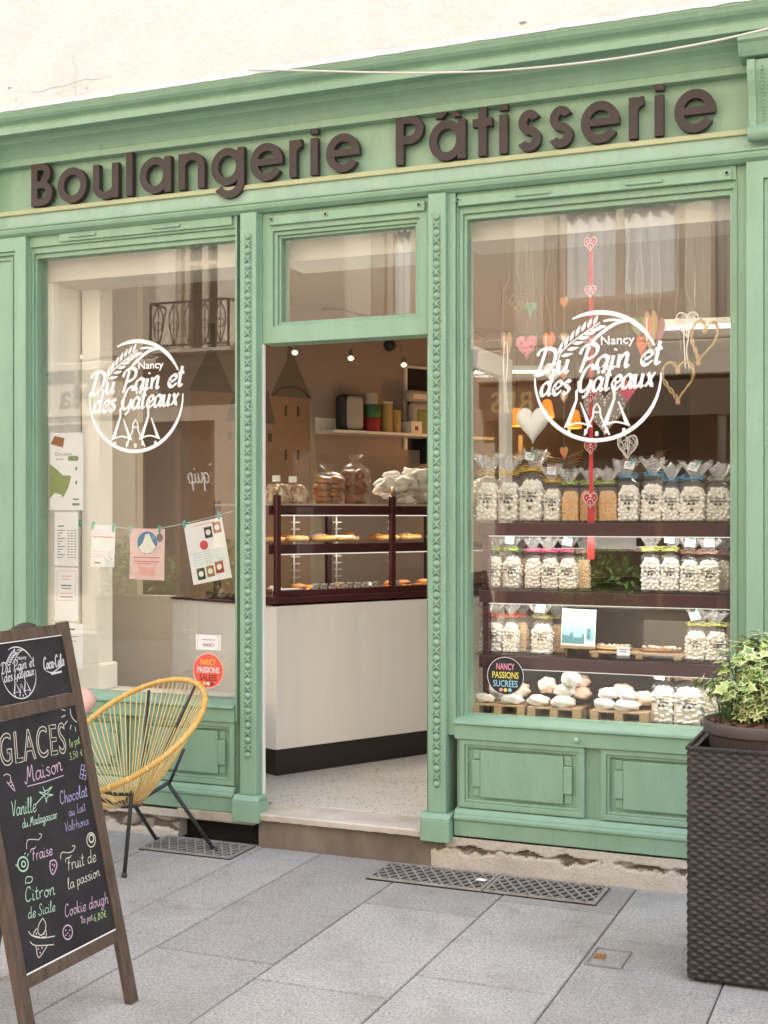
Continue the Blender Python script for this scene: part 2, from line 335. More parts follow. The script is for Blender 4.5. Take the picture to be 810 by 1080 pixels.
# ------------------------------------------------------------------ hand lettering (stroke alphabet, x-height 10)
GL = {
'a': (10, [[(8, 8), (5, 10), (1.5, 8), (.5, 4), (2, .5), (5, 1), (8, 6), (8.5, 10)], [(8.5, 10), (8, 3), (9, .3), (11, 1.5)]]),
'b': (9, [[(1, 20), (1, 1)], [(1, 6), (5, 10), (8, 6), (5, 0), (1, 2)]]),
'c': (8.5, [[(8, 8), (5, 10), (1.5, 7), (1, 3), (4, 0), (8, 2)]]),
'd': (10.5, [[(8, 8), (5, 10), (1.5, 8), (.5, 4), (2, .5), (5, 1), (8, 5), (9, 20)], [(8.7, 12), (8, 3), (9, .3), (11, 1.5)]]),
'e': (8.7, [[(1, 4.5), (5, 5), (8, 7.5), (6, 10), (2.5, 8.5), (1, 4), (3, .3), (6, .5), (9, 3)]]),
'g': (10, [[(8, 8), (5, 10), (1.5, 8), (.5, 4), (2, .5), (5, 1), (8, 6), (8.5, 10)], [(8.5, 10), (8, 0), (6.5, -6), (3, -8), (1, -5), (9, 1)]]),
'h': (9.7, [[(1.5, 20), (1, 0)], [(1, 5), (4, 9.5), (7, 9), (7, 3), (8, .3), (10, 1.5)]]),
'i': (4, [[(1, 9.5), (.8, 2), (2, .2), (4, 1.5)], [(1.5, 13.2), (1.9, 14.5)]]),
'k': (8, [[(1, 20), (1, 0)], [(7, 10), (1.5, 5), (7, 0)]]),
'l': (5, [[(.5, 3), (3.5, 15), (3.5, 19.5), (1.8, 18), (1, 6), (1.5, 1), (3, .2), (5, 1.5)]]),
'm': (12, [[(.5, 10), (1, 0)], [(1, 6), (3.5, 10), (5.2, 8), (5, 0)], [(5.2, 6), (8, 10), (9.6, 8), (9.4, 2), (10.5, .2), (12, 1.5)]]),
'n': (9.4, [[(.5, 10), (1, 0)], [(1, 5), (4, 9.8), (6.5, 9), (6.6, 2), (7.8, .2), (9.5, 1.5)]]),
'o': (8.5, [[(4, 10), (1, 7), (1, 3), (4, 0), (7, 3), (7, 7), (4, 10)], [(6, 9), (8.8, 8.5)]]),
'p': (8, [[(1, 10), (.5, -8)], [(.8, 6), (4, 10), (7, 7), (6, 1), (3, 0), (.8, 2)]]),
'q': (9, [[(8, 8), (5, 10), (1.5, 8), (.5, 4), (2, .5), (5, 1), (8, 6)], [(8, 10), (8, -8)]]),
'r': (6.8, [[(.5, 10), (1, 0)], [(1, 6), (3.5, 9.7), (6, 9.2)]]),
's': (7.3, [[(6.5, 8.5), (4, 10), (1.5, 8), (4, 5.5), (6.5, 3), (4, 0), (.8, 1.5)]]),
't': (5.8, [[(2.2, 17), (1.8, 3), (3, .2), (5.5, 1.5)], [(-.8, 11), (5, 11.6)]]),
'u': (9.8, [[(.5, 10), (.8, 3), (2.5, .2), (5, 1.5), (7, 6), (7.2, 10)], [(7.2, 10), (7, 2), (8, .2), (9.8, 1.5)]]),
'v': (7, [[(.3, 9.8), (3, .3), (6.5, 9.8)]]),
'x': (8, [[(.5, 9.8), (2.5, 8), (5.5, 1.5), (8, .5)], [(7.5, 10), (.5, 0)]]),
'y': (8.5, [[(.5, 10), (.8, 4), (3, 1), (6, 4)], [(7.2, 10), (6.5, -2), (4, -8), (1, -6)]]),
'A': (12, [[(0, 0), (5.5, 19.5), (10.5, 0)], [(2, 7), (9, 7)]]),
'C': (10.5, [[(9, 16), (7, 19.5), (3, 18), (.5, 10), (1.5, 2.5), (5, 0), (9.5, 3)]]),
'D': (15, [[(4, 19), (2.5, 8), (1, .5)], [(-2, 15), (0, 19), (6, 20), (12, 17), (12.5, 9), (8, 2), (2, 0), (-1.5, 1.5)]]),
'E': (9, [[(8, 18), (1, 18), (1, 0), (8, 0)], [(1, 9.5), (7, 9.5)]]),
'F': (10, [[(5.5, 19), (4, 8), (3, 0)], [(-2, 13), (-1.5, 17.5), (3, 18.5), (9, 18.5), (12, 21)], [(2.5, 10.5), (8, 11)]]),
'G': (12.5, [[(11, 16), (9, 20), (4, 17.5), (.8, 9), (2, 2), (6, 1), (10, 5), (11, 9)], [(11, 9), (10.5, 2), (8.5, -3), (5.5, -4)]]),
'L': (8.5, [[(6, 18), (4.5, 20), (3, 16), (3, 3), (.5, 0), (3, 1.5), (8, .5)]]),
'M': (14, [[(-2, 3), (-1, 0), (1.5, 3), (5, 19), (6, 6), (11, 19), (11, 3), (12, .2), (14, 1.5)]]),
'N': (12.5, [[(0, 0), (1, 18), (9, 1), (10.5, 19)]]),
'P': (11.5, [[(4, 18), (2.5, 8), (1, -1)], [(-2, 13), (0, 18), (6, 20), (11, 17), (10, 11), (3.5, 8.5)]]),
'S': (10, [[(9, 17), (6.5, 20), (3, 17), (5, 11), (8, 6), (5, .5), (0, 2), (-.5, 4.5)]]),
'V': (9.5, [[(0, 19), (2, 14), (4, 0), (10, 20)]]),
'0': (7.5, [[(3, 17), (.5, 12), (.5, 4), (3, 0), (6, 5), (6, 12), (3, 17)]]),
'3': (7.5, [[(0, 16), (3, 18), (5.5, 15), (2.5, 10), (6, 5), (3, 0), (0, 2)]]),
'5': (7.5, [[(6, 18), (1.5, 18), (1, 11), (4, 11), (6, 5.5), (3, 0), (0, 1.5)]]),
'6': (7.5, [[(5, 18), (1, 9), (1, 3), (3.5, 0), (6, 3.5), (3.5, 8), (1, 5)]]),
'8': (7.5, [[(3, 18), (.5, 14.5), (3, 10), (6, 4.5), (3, 0), (0, 4.5), (3.2, 10), (5.5, 14.5), (3, 18)]]),
',': (3, [[(1.5, 1), (.5, -3)]]), '"': (4, [[(.5, 20), (.3, 16)], [(2.5, 20), (2.3, 16)]]), "'": (2.5, [[(1, 20), (.5, 16)]]),
'€': (8, [[(7, 15), (4, 16.5), (1.5, 12), (1.5, 5), (4, 0), (7, 1.5)], [(-.5, 10), (5, 10)], [(-.5, 7), (5, 7)]]), '-': (6, [[(0, 6), (5, 6)]]),
' ': (6, []),
}
GL['â'] = (10, GL['a'][1]+[[(2.5, 13), (5.5, 16.5), (8.5, 13)]])
GL['é'] = (8.7, GL['e'][1]+[[(4, 12.5), (6.5, 16)]])
class Frame:
    """a flat writing surface: origin, right, up, and the outward normal"""
    def __init__(s, o, r, u): s.o = Vector(o); s.r = Vector(r).normalized(); s.u = Vector(u).normalized(); s.n = s.r.cross(s.u).normalized(); s.k = 0
    def p(s, x, y, h=0.): return s.o+s.r*x+s.u*y+s.n*h
def stroke(mb, fr, pts, w, m=None, nib=None, sm=5, h0=.0004, taper=0., thick=.4):
    pts = [Vector((p[0], p[1], 0)) for p in pts]
    P = smooth_pts(pts, sm) if sm > 1 else pts
    fr.k += 1; h = h0+(fr.k % 17)*.00004
    vs = []; n = len(P)
    for i, p in enumerate(P):
        t = P[min(i+1, n-1)]-P[max(i-1, 0)]
        if t.length < 1e-9: t = Vector((1, 0, 0))
        t.normalize(); nr = Vector((-t.y, t.x, 0)); ww = w
        if nib is not None: ww = w*(thick+(1-thick)*abs(t.x*math.sin(nib)-t.y*math.cos(nib)))
        if taper: e = min(i, n-1-i)/max(1, n-1)*2; ww *= (1-taper)+taper*min(1, e*2.2)
        for s_ in (1, -1): q = p+nr*ww*.5*s_; vs.append(fr.p(q.x, q.y, h))
    mb.add(vs, [(2*i, 2*i+1, 2*i+3, 2*i+2) for i in range(n-1)], m)
def script(mb, fr, text, x, y, width, xh, w, m=None, slant=.0, ang=0., nib=None, thick=.4, jit=0., sm=5):
    """write text from (x,y), x-height xh, squeezed to width; slant shears, ang tilts the baseline"""
    tot = sum(GL[c][0] for c in text)+1.2*len(text); sx = width/tot if width else xh/10; sy = xh/10
    cx = 0; ca, sa = math.cos(ang), math.sin(ang)
    for c in text:
        adv, st = GL[c]; dj = random.uniform(-jit, jit)
        for s_ in st:
            pts = []
            for (px, py) in s_:
                X = (cx+px)*sx+slant*py*sy; Y = (py+dj)*sy
                pts.append((x+X*ca-Y*sa, y+X*sa+Y*ca))
            stroke(mb, fr, pts, w, m, nib, sm, thick=thick)
        cx += adv+1.2
def disc(mb, fr, cx, cy, r, m=None, h=.0003, n=40, r2=None, ry=None, a0=0., a1=2*math.pi):
    fr.k += 1; h += (fr.k % 17)*.00004; ry = ry or r; full = abs(a1-a0-2*math.pi) < 1e-6
    ang = [a0+(a1-a0)*i/n for i in range(n if full else n+1)]
    if r2 is None:
        mb.add([fr.p(cx+r*math.cos(a), cy+ry*math.sin(a), h) for a in ang], [tuple(range(len(ang)))], m)
    else:
        q = r2/r; k = len(ang)
        vs = [fr.p(cx+r*math.cos(a), cy+ry*math.sin(a), h) for a in ang]+[fr.p(cx+r*q*math.cos(a), cy+ry*q*math.sin(a), h) for a in ang]
        mb.add(vs, [(i, (i+1) % k, (i+1) % k+k, i+k) for i in range(k if full else k-1)], m)
def quad(mb, fr, x0, y0, x1, y1, m=None, h=.0003):
    fr.k += 1; h += (fr.k % 17)*.00004
    mb.add([fr.p(x0, y0, h), fr.p(x1, y0, h), fr.p(x1, y1, h), fr.p(x0, y1, h)], [(0, 1, 2, 3)], m)
def poly(mb, fr, pts, m=None, h=.0003):
    fr.k += 1; h += (fr.k % 17)*.00004
    mb.add([fr.p(x, y, h) for x, y in pts], [tuple(range(len(pts)))], m)
def print_text(mb, fr, text, cx, cy, height, m=None, width=None, h=.0006, align='C', bold=0.0):
    """upright sans lettering from Blender's built-in font, turned into flat mesh"""
    cu = bpy.data.curves.new('lettering', 'FONT'); cu.body = text; cu.size = 1; cu.offset = bold; cu.resolution_u = 3; cu.fill_mode = 'FRONT'
    ob = bpy.data.objects.new('lettering', cu); me = ob.to_mesh()
    xs = [v.co.x for v in me.vertices]; ys = [v.co.y for v in me.vertices]
    if xs:
        x0, x1, y0, y1 = min(xs), max(xs), min(ys), max(ys); capy = .73
        sy = height/capy; sx = width/(x1-x0) if width else sy
        ox = cx-(x1-x0)*sx/2 if align == 'C' else cx
        mb.add([fr.p(ox+(v.co.x-x0)*sx, cy-height/2+v.co.y*sy, h) for v in me.vertices], [tuple(p.vertices) for p in me.polygons], m)
    ob.to_mesh_clear(); bpy.data.objects.remove(ob); bpy.data.curves.remove(cu)
def logo(mb, fr, cx, cy, r, m, wk=1.):
    """the bakery's round emblem: open ring, wheat ear, lettering, two pointed towers"""
    T = lambda x, y: (cx+x*r, cy+y*r); w = .055*r*wk
    arc = lambda a0, a1, rr=1., n=24: [T(rr*math.cos(R(a0+(a1-a0)*i/n)), rr*math.sin(R(a0+(a1-a0)*i/n))) for i in range(n+1)]
    stroke(mb, fr, arc(-181, 1), w*1.15, m, sm=1, taper=.6)
    stroke(mb, fr, arc(113, 26), w*1.3, m, sm=1, taper=.6)
    stroke(mb, fr, [T(-.12, .5), T(.08, .68), T(.32, .82), T(.5, .84)], w*1.0, m, taper=.5)
    stroke(mb, fr, [T(.1, .86), T(.28, .87), T(.46, .83)], w*.7, m, taper=.4)
    for i in range(7):                                   # grains of the wheat ear
        t = i/6; bx, by = -.60+.56*t, .36+.42*t+.05*math.sin(3.14*t)
        for s_ in (1, -1):
            a = R(39+s_*30-4*t); L = .215-.03*t
            bx2, by2 = bx+s_*-.018, by+s_*.018; ex, ey = bx2+L*math.cos(a), by2+L*math.sin(a); nx, ny = -math.sin(a)*.030, math.cos(a)*.030
            poly(mb, fr, [T(bx2, by2), T(bx2*.65+ex*.35-nx, by2*.65+ey*.35-ny), T(bx2*.3+ex*.7-nx*.7, by2*.3+ey*.7-ny*.7), T(ex, ey), T(bx2*.3+ex*.7+nx*.7, by2*.3+ey*.7+ny*.7), T(bx2*.65+ex*.35+nx, by2*.65+ey*.35+ny)], m)
    stroke(mb, fr, [T(-.62, .28), T(-.56, .42), T(-.3, .62), T(.05, .84)], w*.4, m)
    print_text(mb, fr, 'Nancy', cx+.33*r, cy+.56*r, .14*r, m, width=.53*r, bold=.015)
    script(mb, fr, 'Du Pain et', cx-.98*r, cy+.055*r, 2.0*r, .205*r, .074*r*wk, m, slant=.26, ang=R(3), nib=R(40), thick=.42)
    script(mb, fr, 'des Gâteaux', cx-.92*r, cy-.275*r, 1.82*r, .205*r, .068*r*wk, m, slant=.26, ang=R(3), nib=R(40), thick=.42)
    for sx in (-.30, .30):                               # pointed towers
        poly(mb, fr, [T(sx-.23, -.80), T(sx-.045, -.36), T(sx-.045, -.22), T(sx-.005, -.18), T(sx-.005, -.36), T(sx-.13, -.74)], m)
        poly(mb, fr, [T(sx+.03, -.40), T(sx+.05, -.40), T(sx+.23, -.80), T(sx+.14, -.745)], m)
        stroke(mb, fr, [T(sx-.22, -.78), T(sx, -.72), T(sx+.22, -.78)], w*.5, m)
        stroke(mb, fr, [T(sx, -.18), T(sx, -.06)], w*.35, m, sm=1)
        quad(mb, fr, *T(sx-.17, -.89), *T(sx-.12, -.82), m); quad(mb, fr, *T(sx+.1, -.89), *T(sx+.15, -.82), m)
    stroke(mb, fr, [T(-.2, -.92), T(-.06, -.62), T(-.05, -.5), T(0, -.42), T(.05, -.5), T(.06, -.62), T(.2, -.92)], w*.5, m, sm=1)
    stroke(mb, fr, [T(-.07, -.56), T(.07, -.56)], w*.4, m, sm=1); quad(mb, fr, *T(-.025, -.93), *T(.025, -.86), m)
# ================================================================== SETTING
# ground: one dark bedding sheet to the horizon, granite slabs on it
g = MB(); g.add([(-60, -60, -.016), (60, -60, -.016), (60, 60, -.016), (-60, 60, -.016)], [(0, 1, 2, 3)])
struct(g.build('ground', mat('bedding_mortar', (.17, .155, .135), .95, var=.5, vs=30)), 'dark mortar bed under the paving')
M['granite'] = attr_mat('granite', .78, bump=.3, bs=170, speck=[(105, .44, .62, .72, (.155, .15, .145)), (70, .55, .66, .75, (.56, .55, .535)), (140, .57, .66, .7, (.085, .083, .08)), (1.6, .46, .66, .45, (.23, .21, .185)), (7, .54, .70, .42, (.19, .18, .16)), (22, .68, .72, .5, (.11, .107, .10))])
rg = random.Random(3)
xs = [-.79-.475*k for k in range(22, -1, -1)]+[-.497]+[-.03+.4745*k for k in range(0, 15)]
meas = {-.497: [-1.38], -.03: [-.63, -1.52], .4445: [-.40, -1.29], .919: [-.68, -1.11], -.79: [-1.27], -1.265: [-1.27], -1.74: [-.85]}
sl_ = MB(); gap = .0018
for a, b in zip(xs[:-1], xs[1:]):
    ys = [-.012]; mm = next((v for k, v in meas.items() if abs(k-a) < .01), None)
    if mm: ys += mm
    else: ys.append(-rg.uniform(.3, .95))
    while ys[-1] > -8.85: ys.append(ys[-1]-rg.uniform(.82, .95))
    ys[-1] = -8.9
    for y1, y0 in zip(ys[:-1], ys[1:]):
        t = rg.uniform(.84, 1.12); w_ = rg.uniform(.985, 1.015); c = (.47*t*w_, .448*t, .42*t/w_)
        X0, X1, Y0, Y1 = a+gap, b-gap, y0+gap*2, y1-gap*2; e = .004; dz = [rg.uniform(-.0012, .0012) for _ in range(4)]
        o = len(sl_.f)
        top = [(X0+e, Y0+e, dz[0]), (X1-e, Y0+e, dz[1]), (X1-e, Y1-e, dz[2]), (X0+e, Y1-e, dz[3])]
        mid = [(X0, Y0, -.004), (X1, Y0, -.004), (X1, Y1, -.004), (X0, Y1, -.004)]; low = [(x, y, -.02) for x, y, z in mid]
        sl_.add(top+mid+low, [(0, 1, 2, 3)]+[(i, i+4, (i+1) % 4+4, (i+1) % 4) for i in range(4)]+[(i+4, i+8, (i+1) % 4+8, (i+1) % 4+4) for i in range(4)])
        for i in range(o, len(sl_.f)): sl_.tint[i] = c if i == o else tuple(k*.8 for k in c)
struct(sl_.build('pavement', M['granite']), 'pale grey granite paving slabs in front of the shop')

# our building: body above the shop, rear and side walls
bld = thing('bakery_building', 'tall cream rendered building above the green shopfront', 'building', (0, 0, 0))
def wall_grid(mb, x0, x1, z0, z1, ya, yb, holes, m=None):
    X = sorted({x0, x1, *[h[0] for h in holes], *[h[1] for h in holes]}); Z = sorted({z0, z1, *[h[2] for h in holes], *[h[3] for h in holes]})
    for i in range(len(Z)-1):
        j = 0
        while j < len(X)-1:
            inside = lambda q: any(h[0] <= X[q] < h[1] and h[2] <= Z[i] < h[3] for h in holes)
            if inside(j): j += 1; continue
            k = j
            while k+1 < len(X)-1 and not inside(k+1): k += 1
            mb.box((X[j], min(ya, yb), Z[i]), (X[k+1], max(ya, yb), Z[i+1]), m); j = k+1
w = MB(); w.box((-14, 0, 3.42), (14, .4, 13)); w.box((-14, .4, 12.8), (14, 11, 13)); w.box((-14, 10.7, 0), (14, 11, 12.8)); w.box((-14, .4, 0), (-13.7, 10.7, 12.8)); w.box((13.7, .4, 0), (14, 10.7, 12.8))  # height, roof and rear walls out of view, sized to shade the street
w.box((-14, .02, 0), (-2.56, .4, 3.42)); w.box((1.74, .02, 0), (14, .4, 3.42)); w.build('wall', M['plaster'], bld)
# cracked render and chips above the cornice
rk = random.Random(5)
ck_new = MB
fr = Frame((0, -.0006, 0), (1, 0, 0), (0, 0, 1))
for (u, v) in ((78, 80), (79, 55)):
    p = onY(u, v, 0); pts = [(p.x+rk.uniform(-.012, .012), p.z-.03*i) for i in range(5)]; ck = ck_new(); stroke(ck, fr, pts, .0016, None, sm=3, taper=.6); ck.build('render_crack', M['rubble'], bld)
p = onY(30, 98, 0); ck = ck_new(); stroke(ck, fr, [(p.x+.07*i, p.z+rk.uniform(-.012, .012)+.004*i) for i in range(8)], .002, None, sm=3, taper=.5); ck.build('render_crack', M['rubble'], bld)
for (u, v, s_) in ((552, 24, .018), (10, 93, .01), (17, 105, .008), (92, 93, .007), (205, 84, .009)):
    p = onY(u, v, 0); ck = ck_new(); poly(ck, fr, [(p.x+s_*1.5*math.cos(k*1.05)*rk.uniform(.5, 1), p.z+s_*.6*math.sin(k*1.05)*rk.uniform(.5, 1)) for k in range(6)], None); ck.build('render_chip', M['rubble'], bld)

# shopfront ---------------------------------------------------------
sf = thing('bakery_shopfront', 'sage green painted timber shopfront with carved pilasters and deep cornice', 'shopfront', (0, 0, 0))
FL, FR = -2.6, 1.72
Z = lambda v, Y: fz(384, v, Y)
prof = [(.0, 3.55), (-.26, Z(59.5, -.26)+.004), (-.27, Z(60.5, -.27)), (-.268, Z(63.5, -.268)), (-.262, Z(66, -.262)), (-.256, Z(69, -.256)), (-.242, Z(73, -.242)), (-.222, Z(76.5, -.222)), (-.212, Z(79, -.212)), (-.210, Z(80.5, -.21)), (-.216, Z(81, -.216)), (-.216, Z(89, -.216))]
zs = prof[-1][1]
prof += [(-.15, zs+.003), (-.15, zs+.012), (-.125, zs+.013), (-.118, zs-.004), (-.112, zs-.012), (-.105, zs-.014), (-.082, zs-.026), (-.062, zs-.043), (-.048, zs-.062), (-.045, zs-.068), (-.05, zs-.072), (-.05, zs-.104), (0, zs-.106)]
print('cornice z', [tuple(round(k, 3) for k in p) for p in prof])
FT = zs-.104
c = MB(); c.sweep(prof, FL, FR); c.build('cornice', M['green'], sf, bevel=.002)
# irregular white flashing along the top of the cornice
fl = MB(); rf = random.Random(11); n_ = 120; vs_ = []
for i in range(n_+1):
    x = FL+(FR-FL)*i/n_; h = .012+.010*noise.noise(Vector((x*2.3, 0, 1)))+.006*noise.noise(Vector((x*9, 2, 1))); zt = prof[2][1]
    vs_ += [(x, -.2745, zt-.004+.004*noise.noise(Vector((x*14, 5, 0)))), (x, -.2745, zt+.004+max(h, .001)), (x, -.02, zt+.05+h)]
fl.add(vs_, [(3*i, 3*i+3, 3*i+4, 3*i+1) for i in range(n_)]+[(3*i+1, 3*i+4, 3*i+5, 3*i+2) for i in range(n_)], None, True); fl.build('flashing', M['flash'], sf)
b = MB(); b.box((FL+.02, 0, 3.03), (FR-.02, .12, FT+.02)); b.build('fascia_board', M['green'], sf)
b = MB(); b.box((FL+.02, -.02, 2.95), (FR-.02, .12, 3.028)); b.build('fascia_band', M['green_light'], sf, bevel=.003)
b = MB(); b.box((fx(-30, -.03), -.034, 3.012), (fx(797, -.03), -.0203, 3.034)); b.box((fx(-30, -.03), -.0203, 3.029), (fx(797, -.03), -.001, 3.034)); b.build('ledge_rail', M['rail'], sf, bevel=.002)
b = MB(); b.sweep([(.06, 2.904), (-.022, 2.904), (-.03, 2.909), (-.044, 2.917), (-.050, 2.93), (-.050, 2.938), (-.058, 2.941), (-.058, 2.949), (.06, 2.9495)], FL, FR); b.build('lintel_moulding', M['green'], sf, bevel=.0015)

def ring(mb, o, i, y0, y1, m=None):
    """flat rectangular frame o=(x0,x1,z0,z1) with opening i, from y0 back to y1"""
    L = lambda q: [(q[0], y0, q[2]), (q[1], y0, q[2]), (q[1], y0, q[3]), (q[0], y0, q[3])]
    mb.prism(L(o), (0, y1-y0, 0), m, holes=[L(i)])
def inset(q, a, b=None, c_=None, d=None):
    b = a if b is None else b; c_ = a if c_ is None else c_; d = a if d is None else d
    return (q[0]+a, q[1]-b, q[2]+c_, q[3]-d)
GY = .055
def display_window(o, gl, label, rz):
    """o outer timber rect, gl glass rect"""
    f = MB(); s1 = inset(gl, -.030, -.030, -.012, -.052); s2 = inset(gl, -.014, -.014, -.008, -.022)
    if rz == 'L': s1 = (gl[0]-.018, gl[1]+.006, gl[2]-.012, gl[3]+.052); s2 = (gl[0]-.009, gl[1]+.003, gl[2]-.008, gl[3]+.022)
    ring(f, o, s1, 0, .12); ring(f, s1, s2, .014, .12); ring(f, s2, gl, .03, .12)
    ob = f.build('window_frame', M['green'], sf, bevel=.0025); ob['label'] = label
    p = MB(); p.box((gl[0]-.001, GY, gl[2]-.001), (gl[1]+.001, GY+.006, gl[3]+.001)); p.build('pane', M['glass'], ob)
    return ob
LG = (fx(42.5, GY), -.958, .640, 2.800); RG = (fx(494.5, GY), fx(771, GY), .645, 2.795)
LW = display_window((fx(30), -.945, .56, 2.904), LG, 'left display window frame in green timber', 'L')
RW = display_window((fx(482), fx(776), .56, 2.904), RG, 'right display window frame in green timber', 'R')
# fillers between frames and pilasters, sills, bulkheads
def filler(x0, x1, z0, z1, y): q = MB(); q.box((x0, y, z0), (x1, .12, z1)); return q.build('jamb_strip', M['green'], sf, bevel=.002)
filler(fx(470), fx(481.6), .57, 2.904, .0035-.02); filler(fx(776), fx(788), .56, 2.904, .012); filler(fx(27), fx(30)-.001, .14, 2.904, .03)
filler(-.9455, -.935, .56, 2.904, -.012); q = MB(); q.box((-.84, -.004, .14), (fx(276), .03, 2.904)); q.build('jamb_strip', M['green'], sf, bevel=.002)
for x0, x1, nm in ((fx(28), -.9445, 'left'), (fx(481), fx(788), 'right')):
    q = MB(); q.sweep([(.11, .655), (.028, .652), (-.02, .640), (-.034, .634), (-.036, .622), (-.022, .618), (-.022, .556), (.11, .556)], x0, x1); q.build('window_sill', M['green'], sf, bevel=.003)
    q = MB(); q.box((x0, .012, .14), (x1, .11, .556))
    q.sweep([(.012, .262), (-.012, .256), (-.026, .238), (-.026, .232), (-.036, .226), (-.036, .213), (-.028, .208), (-.028, .142), (.012, .142)], x0, x1); q.build('stall_riser', M['green'], sf, bevel=.003)
def panel(x0, x1):
    """raised field with notched corners inside a moulded recess"""
    q = MB(); o = (x0-.012, x1+.012, .262, .5555); i = (x0+.012, x1-.012, .285, .532)
    ring(q, o, i, -.012, .0125); ring(q, inset(i, .0), inset(i, .012), -.004, .0125)
    f = inset(i, .030, .030, .026, .022); sx, sz = .038, .042; y = -.006
    L = [(f[0]+sx, f[2]), (f[1]-sx, f[2]), (f[1]-sx, f[2]+sz*0), (f[1], f[2]), (f[1], f[3]), (f[0], f[3]), (f[0], f[2])]
    q.box((f[0]+sx, y, f[2]), (f[1]-sx, .0125, f[3])); q.box((f[0], y, f[2]+sz), (f[0]+sx-.0005, .0125, f[3]-sz)); q.box((f[1]-sx+.0005, y, f[2]+sz), (f[1], .0125, f[3]-sz))
    for X in (f[0]+.003, f[1]-sx+.002):
        for Zz in (f[2], f[3]-sz+.002): q.box((X, y+.010, Zz), (X+sx-.005, .0125, Zz+sz-.002))
    q.build('raised_panel', M['green'], sf, bevel=.003)
panel(fx(488), fx(614)); panel(fx(637), fx(772)); panel(fx(38), fx(132)); panel(fx(150), -.962)
q = MB(); q.ell((fx(610), -.03, fz(613, 781, -.03)), (.012, .014, .012), sub=2); q.lathe([(.006, 0), (.006, .03)], (fx(610), -.03, fz(613, 781, -.03)), axis='Y', n=10); q.build('round_bolt', M['green_light'], sf)
# pilasters
def beading(x, z0, z1, y, par):
    q = MB(); st = .0678; k = int((z1-z0)/st)
    for i in range(k+1):
        z = z1-i*st; q.ell((x, y-.002, z), (.0155, .013, .0155), sub=2)
        if i < k:
            for s_ in (1, -1):
                P = [(x-s_*.016, y-.001, z-.016), (x-s_*.006, y-.006, z-.026), (x+s_*.006, y-.006, z-.042), (x+s_*.016, y-.001, z-.052)]
                q.tube(P, [.003, .0055, .0055, .003], n=6)
            for s_ in (1, -1): q.ell((x+s_*.016, y-.001, z-.034), (.0045, .005, .008), sub=1); q.ell((x+s_*.015, y-.001, z), (.003, .003, .012), sub=1)
    q.build('carved_beading', M['green'], par)
for (x0, x1, bx, zt, zb) in ((fx(253, -.045), fx(270, -.045), fx(261.5, -.048), fz(261, 249.5, -.045), fz(261, 800, -.045)), (fx(451, -.045)+.001, fx(470, -.045), fx(460.5, -.048), fz(460, 229, -.045), fz(460, 832, -.045))):
    yb = .03 if x0 < -.5 else .12; q = MB(); q.box((x0, -.045, .236), (x1, yb, 2.9035)); po = q.build('pilaster', M['green'], sf, bevel=.004)
    beading(bx, zb, zt, -.045, po)
    q = MB(); e = .022; q.box((x0-e-.004, -.075, .115), (x1+e+.004, yb-.005, .212)); q.sweep([(-.075, .2125), (-.055, .236), (yb-.01, .236), (yb-.01, .2125)], x0-e-.004, x1+e+.004); q.build('plinth_block', M['green'], po, bevel=.005)
for (x0, x1) in ((-2.55, fx(27, -.03)), (fx(787, -.03), 1.69)):
    q = MB(); o = (x0, x1, .14, 2.9035); i = (x0+.065, x1-.065, .62, 2.835)
    q.box((x0, -.0, .14), (x1, .12, 2.9035)); ring(q, o, i, -.03, -.0005); ring(q, inset(i, .0005), inset(i, .016), -.018, -.0005); ring(q, inset(i, .028), inset(i, .04), -.010, -.0005); q.build('flat_pilaster', M['green'], sf, bevel=.003)
# carved console bracket at the right end, and its twin at the left end
for cx0 in (fx(791, -.09), -2.52):
    q = MB(); pr = [(0, FT+.02), (-.13, FT+.02), (-.132, FT-.02), (-.118, FT-.06), (-.09, FT-.11), (-.072, FT-.17), (-.066, FT-.21), (-.07, FT-.225), (-.062, FT-.25), (-.04, FT-.262), (0, FT-.262)]
    q.sweep(pr, cx0, cx0+.19)
    for xx in (cx0-.006, cx0+.166): q.sweep([(y*1.0-.012 if y < 0 else y, z) for y, z in pr[1:-1]]+[(0, FT-.27), (0, FT+.018)], xx, xx+.03)
    q.sweep([(0, FT+.10), (-.20, FT+.10), (-.20, FT+.078), (-.185, FT+.07), (-.165, FT+.045), (-.15, FT+.03), (0, FT+.03)], cx0-.035, cx0+.225)
    for i in range(16):
        t = i/15; y = -.137+.062*min(1, t*1.25); z = FT-.01-.19*t
        q.ell((cx0+.05, y-.006, z), (.007, .007, .007), sub=1); q.ell((cx0+.14, y-.006, z), (.007, .007, .007), sub=1)
    q.lathe([(.001, cx0-.014), (.028, cx0-.012), (.032, cx0), (.032, cx0+.19), (.028, cx0+.204), (.001, cx0+.206)], (0, -.062, FT-.245), axis='X', n=18)
    q.build('console_bracket', M['green'], sf, bevel=.002)
# door surround, transom
dx0, dx1 = fx(278), fx(450.5)
TG = (fx(299, GY), fx(440, GY), fz(370, 336, GY), 2.788)
f = MB(); o = (fx(276)+.0005, fx(451)+.0008, 2.305, 2.9038); ring(f, o, inset(TG, -.03, -.03, -.022, -.03), .004, .12); ring(f, inset(TG, -.03, -.03, -.022, -.03), inset(TG, -.012), .018, .12); ring(f, inset(TG, -.012), TG, .032, .12)
tf = f.build('transom_frame', M['green'], sf, bevel=.003); p = MB(); p.box((TG[0]-.001, GY, TG[2]-.001), (TG[1]+.001, GY+.006, TG[3]+.001)); p.build('pane', M['glass'], tf)
q = MB(); q.box((fx(276)+.0006, .006, .16), (fx(276)+.004, .030, 2.304)); q.build('door_jamb', M['cream_in'], sf)
q = MB(); q.box((fx(450.5), .0, .235), (fx(451), .12, 2.304)); q.build('door_jamb', M['green'], sf)
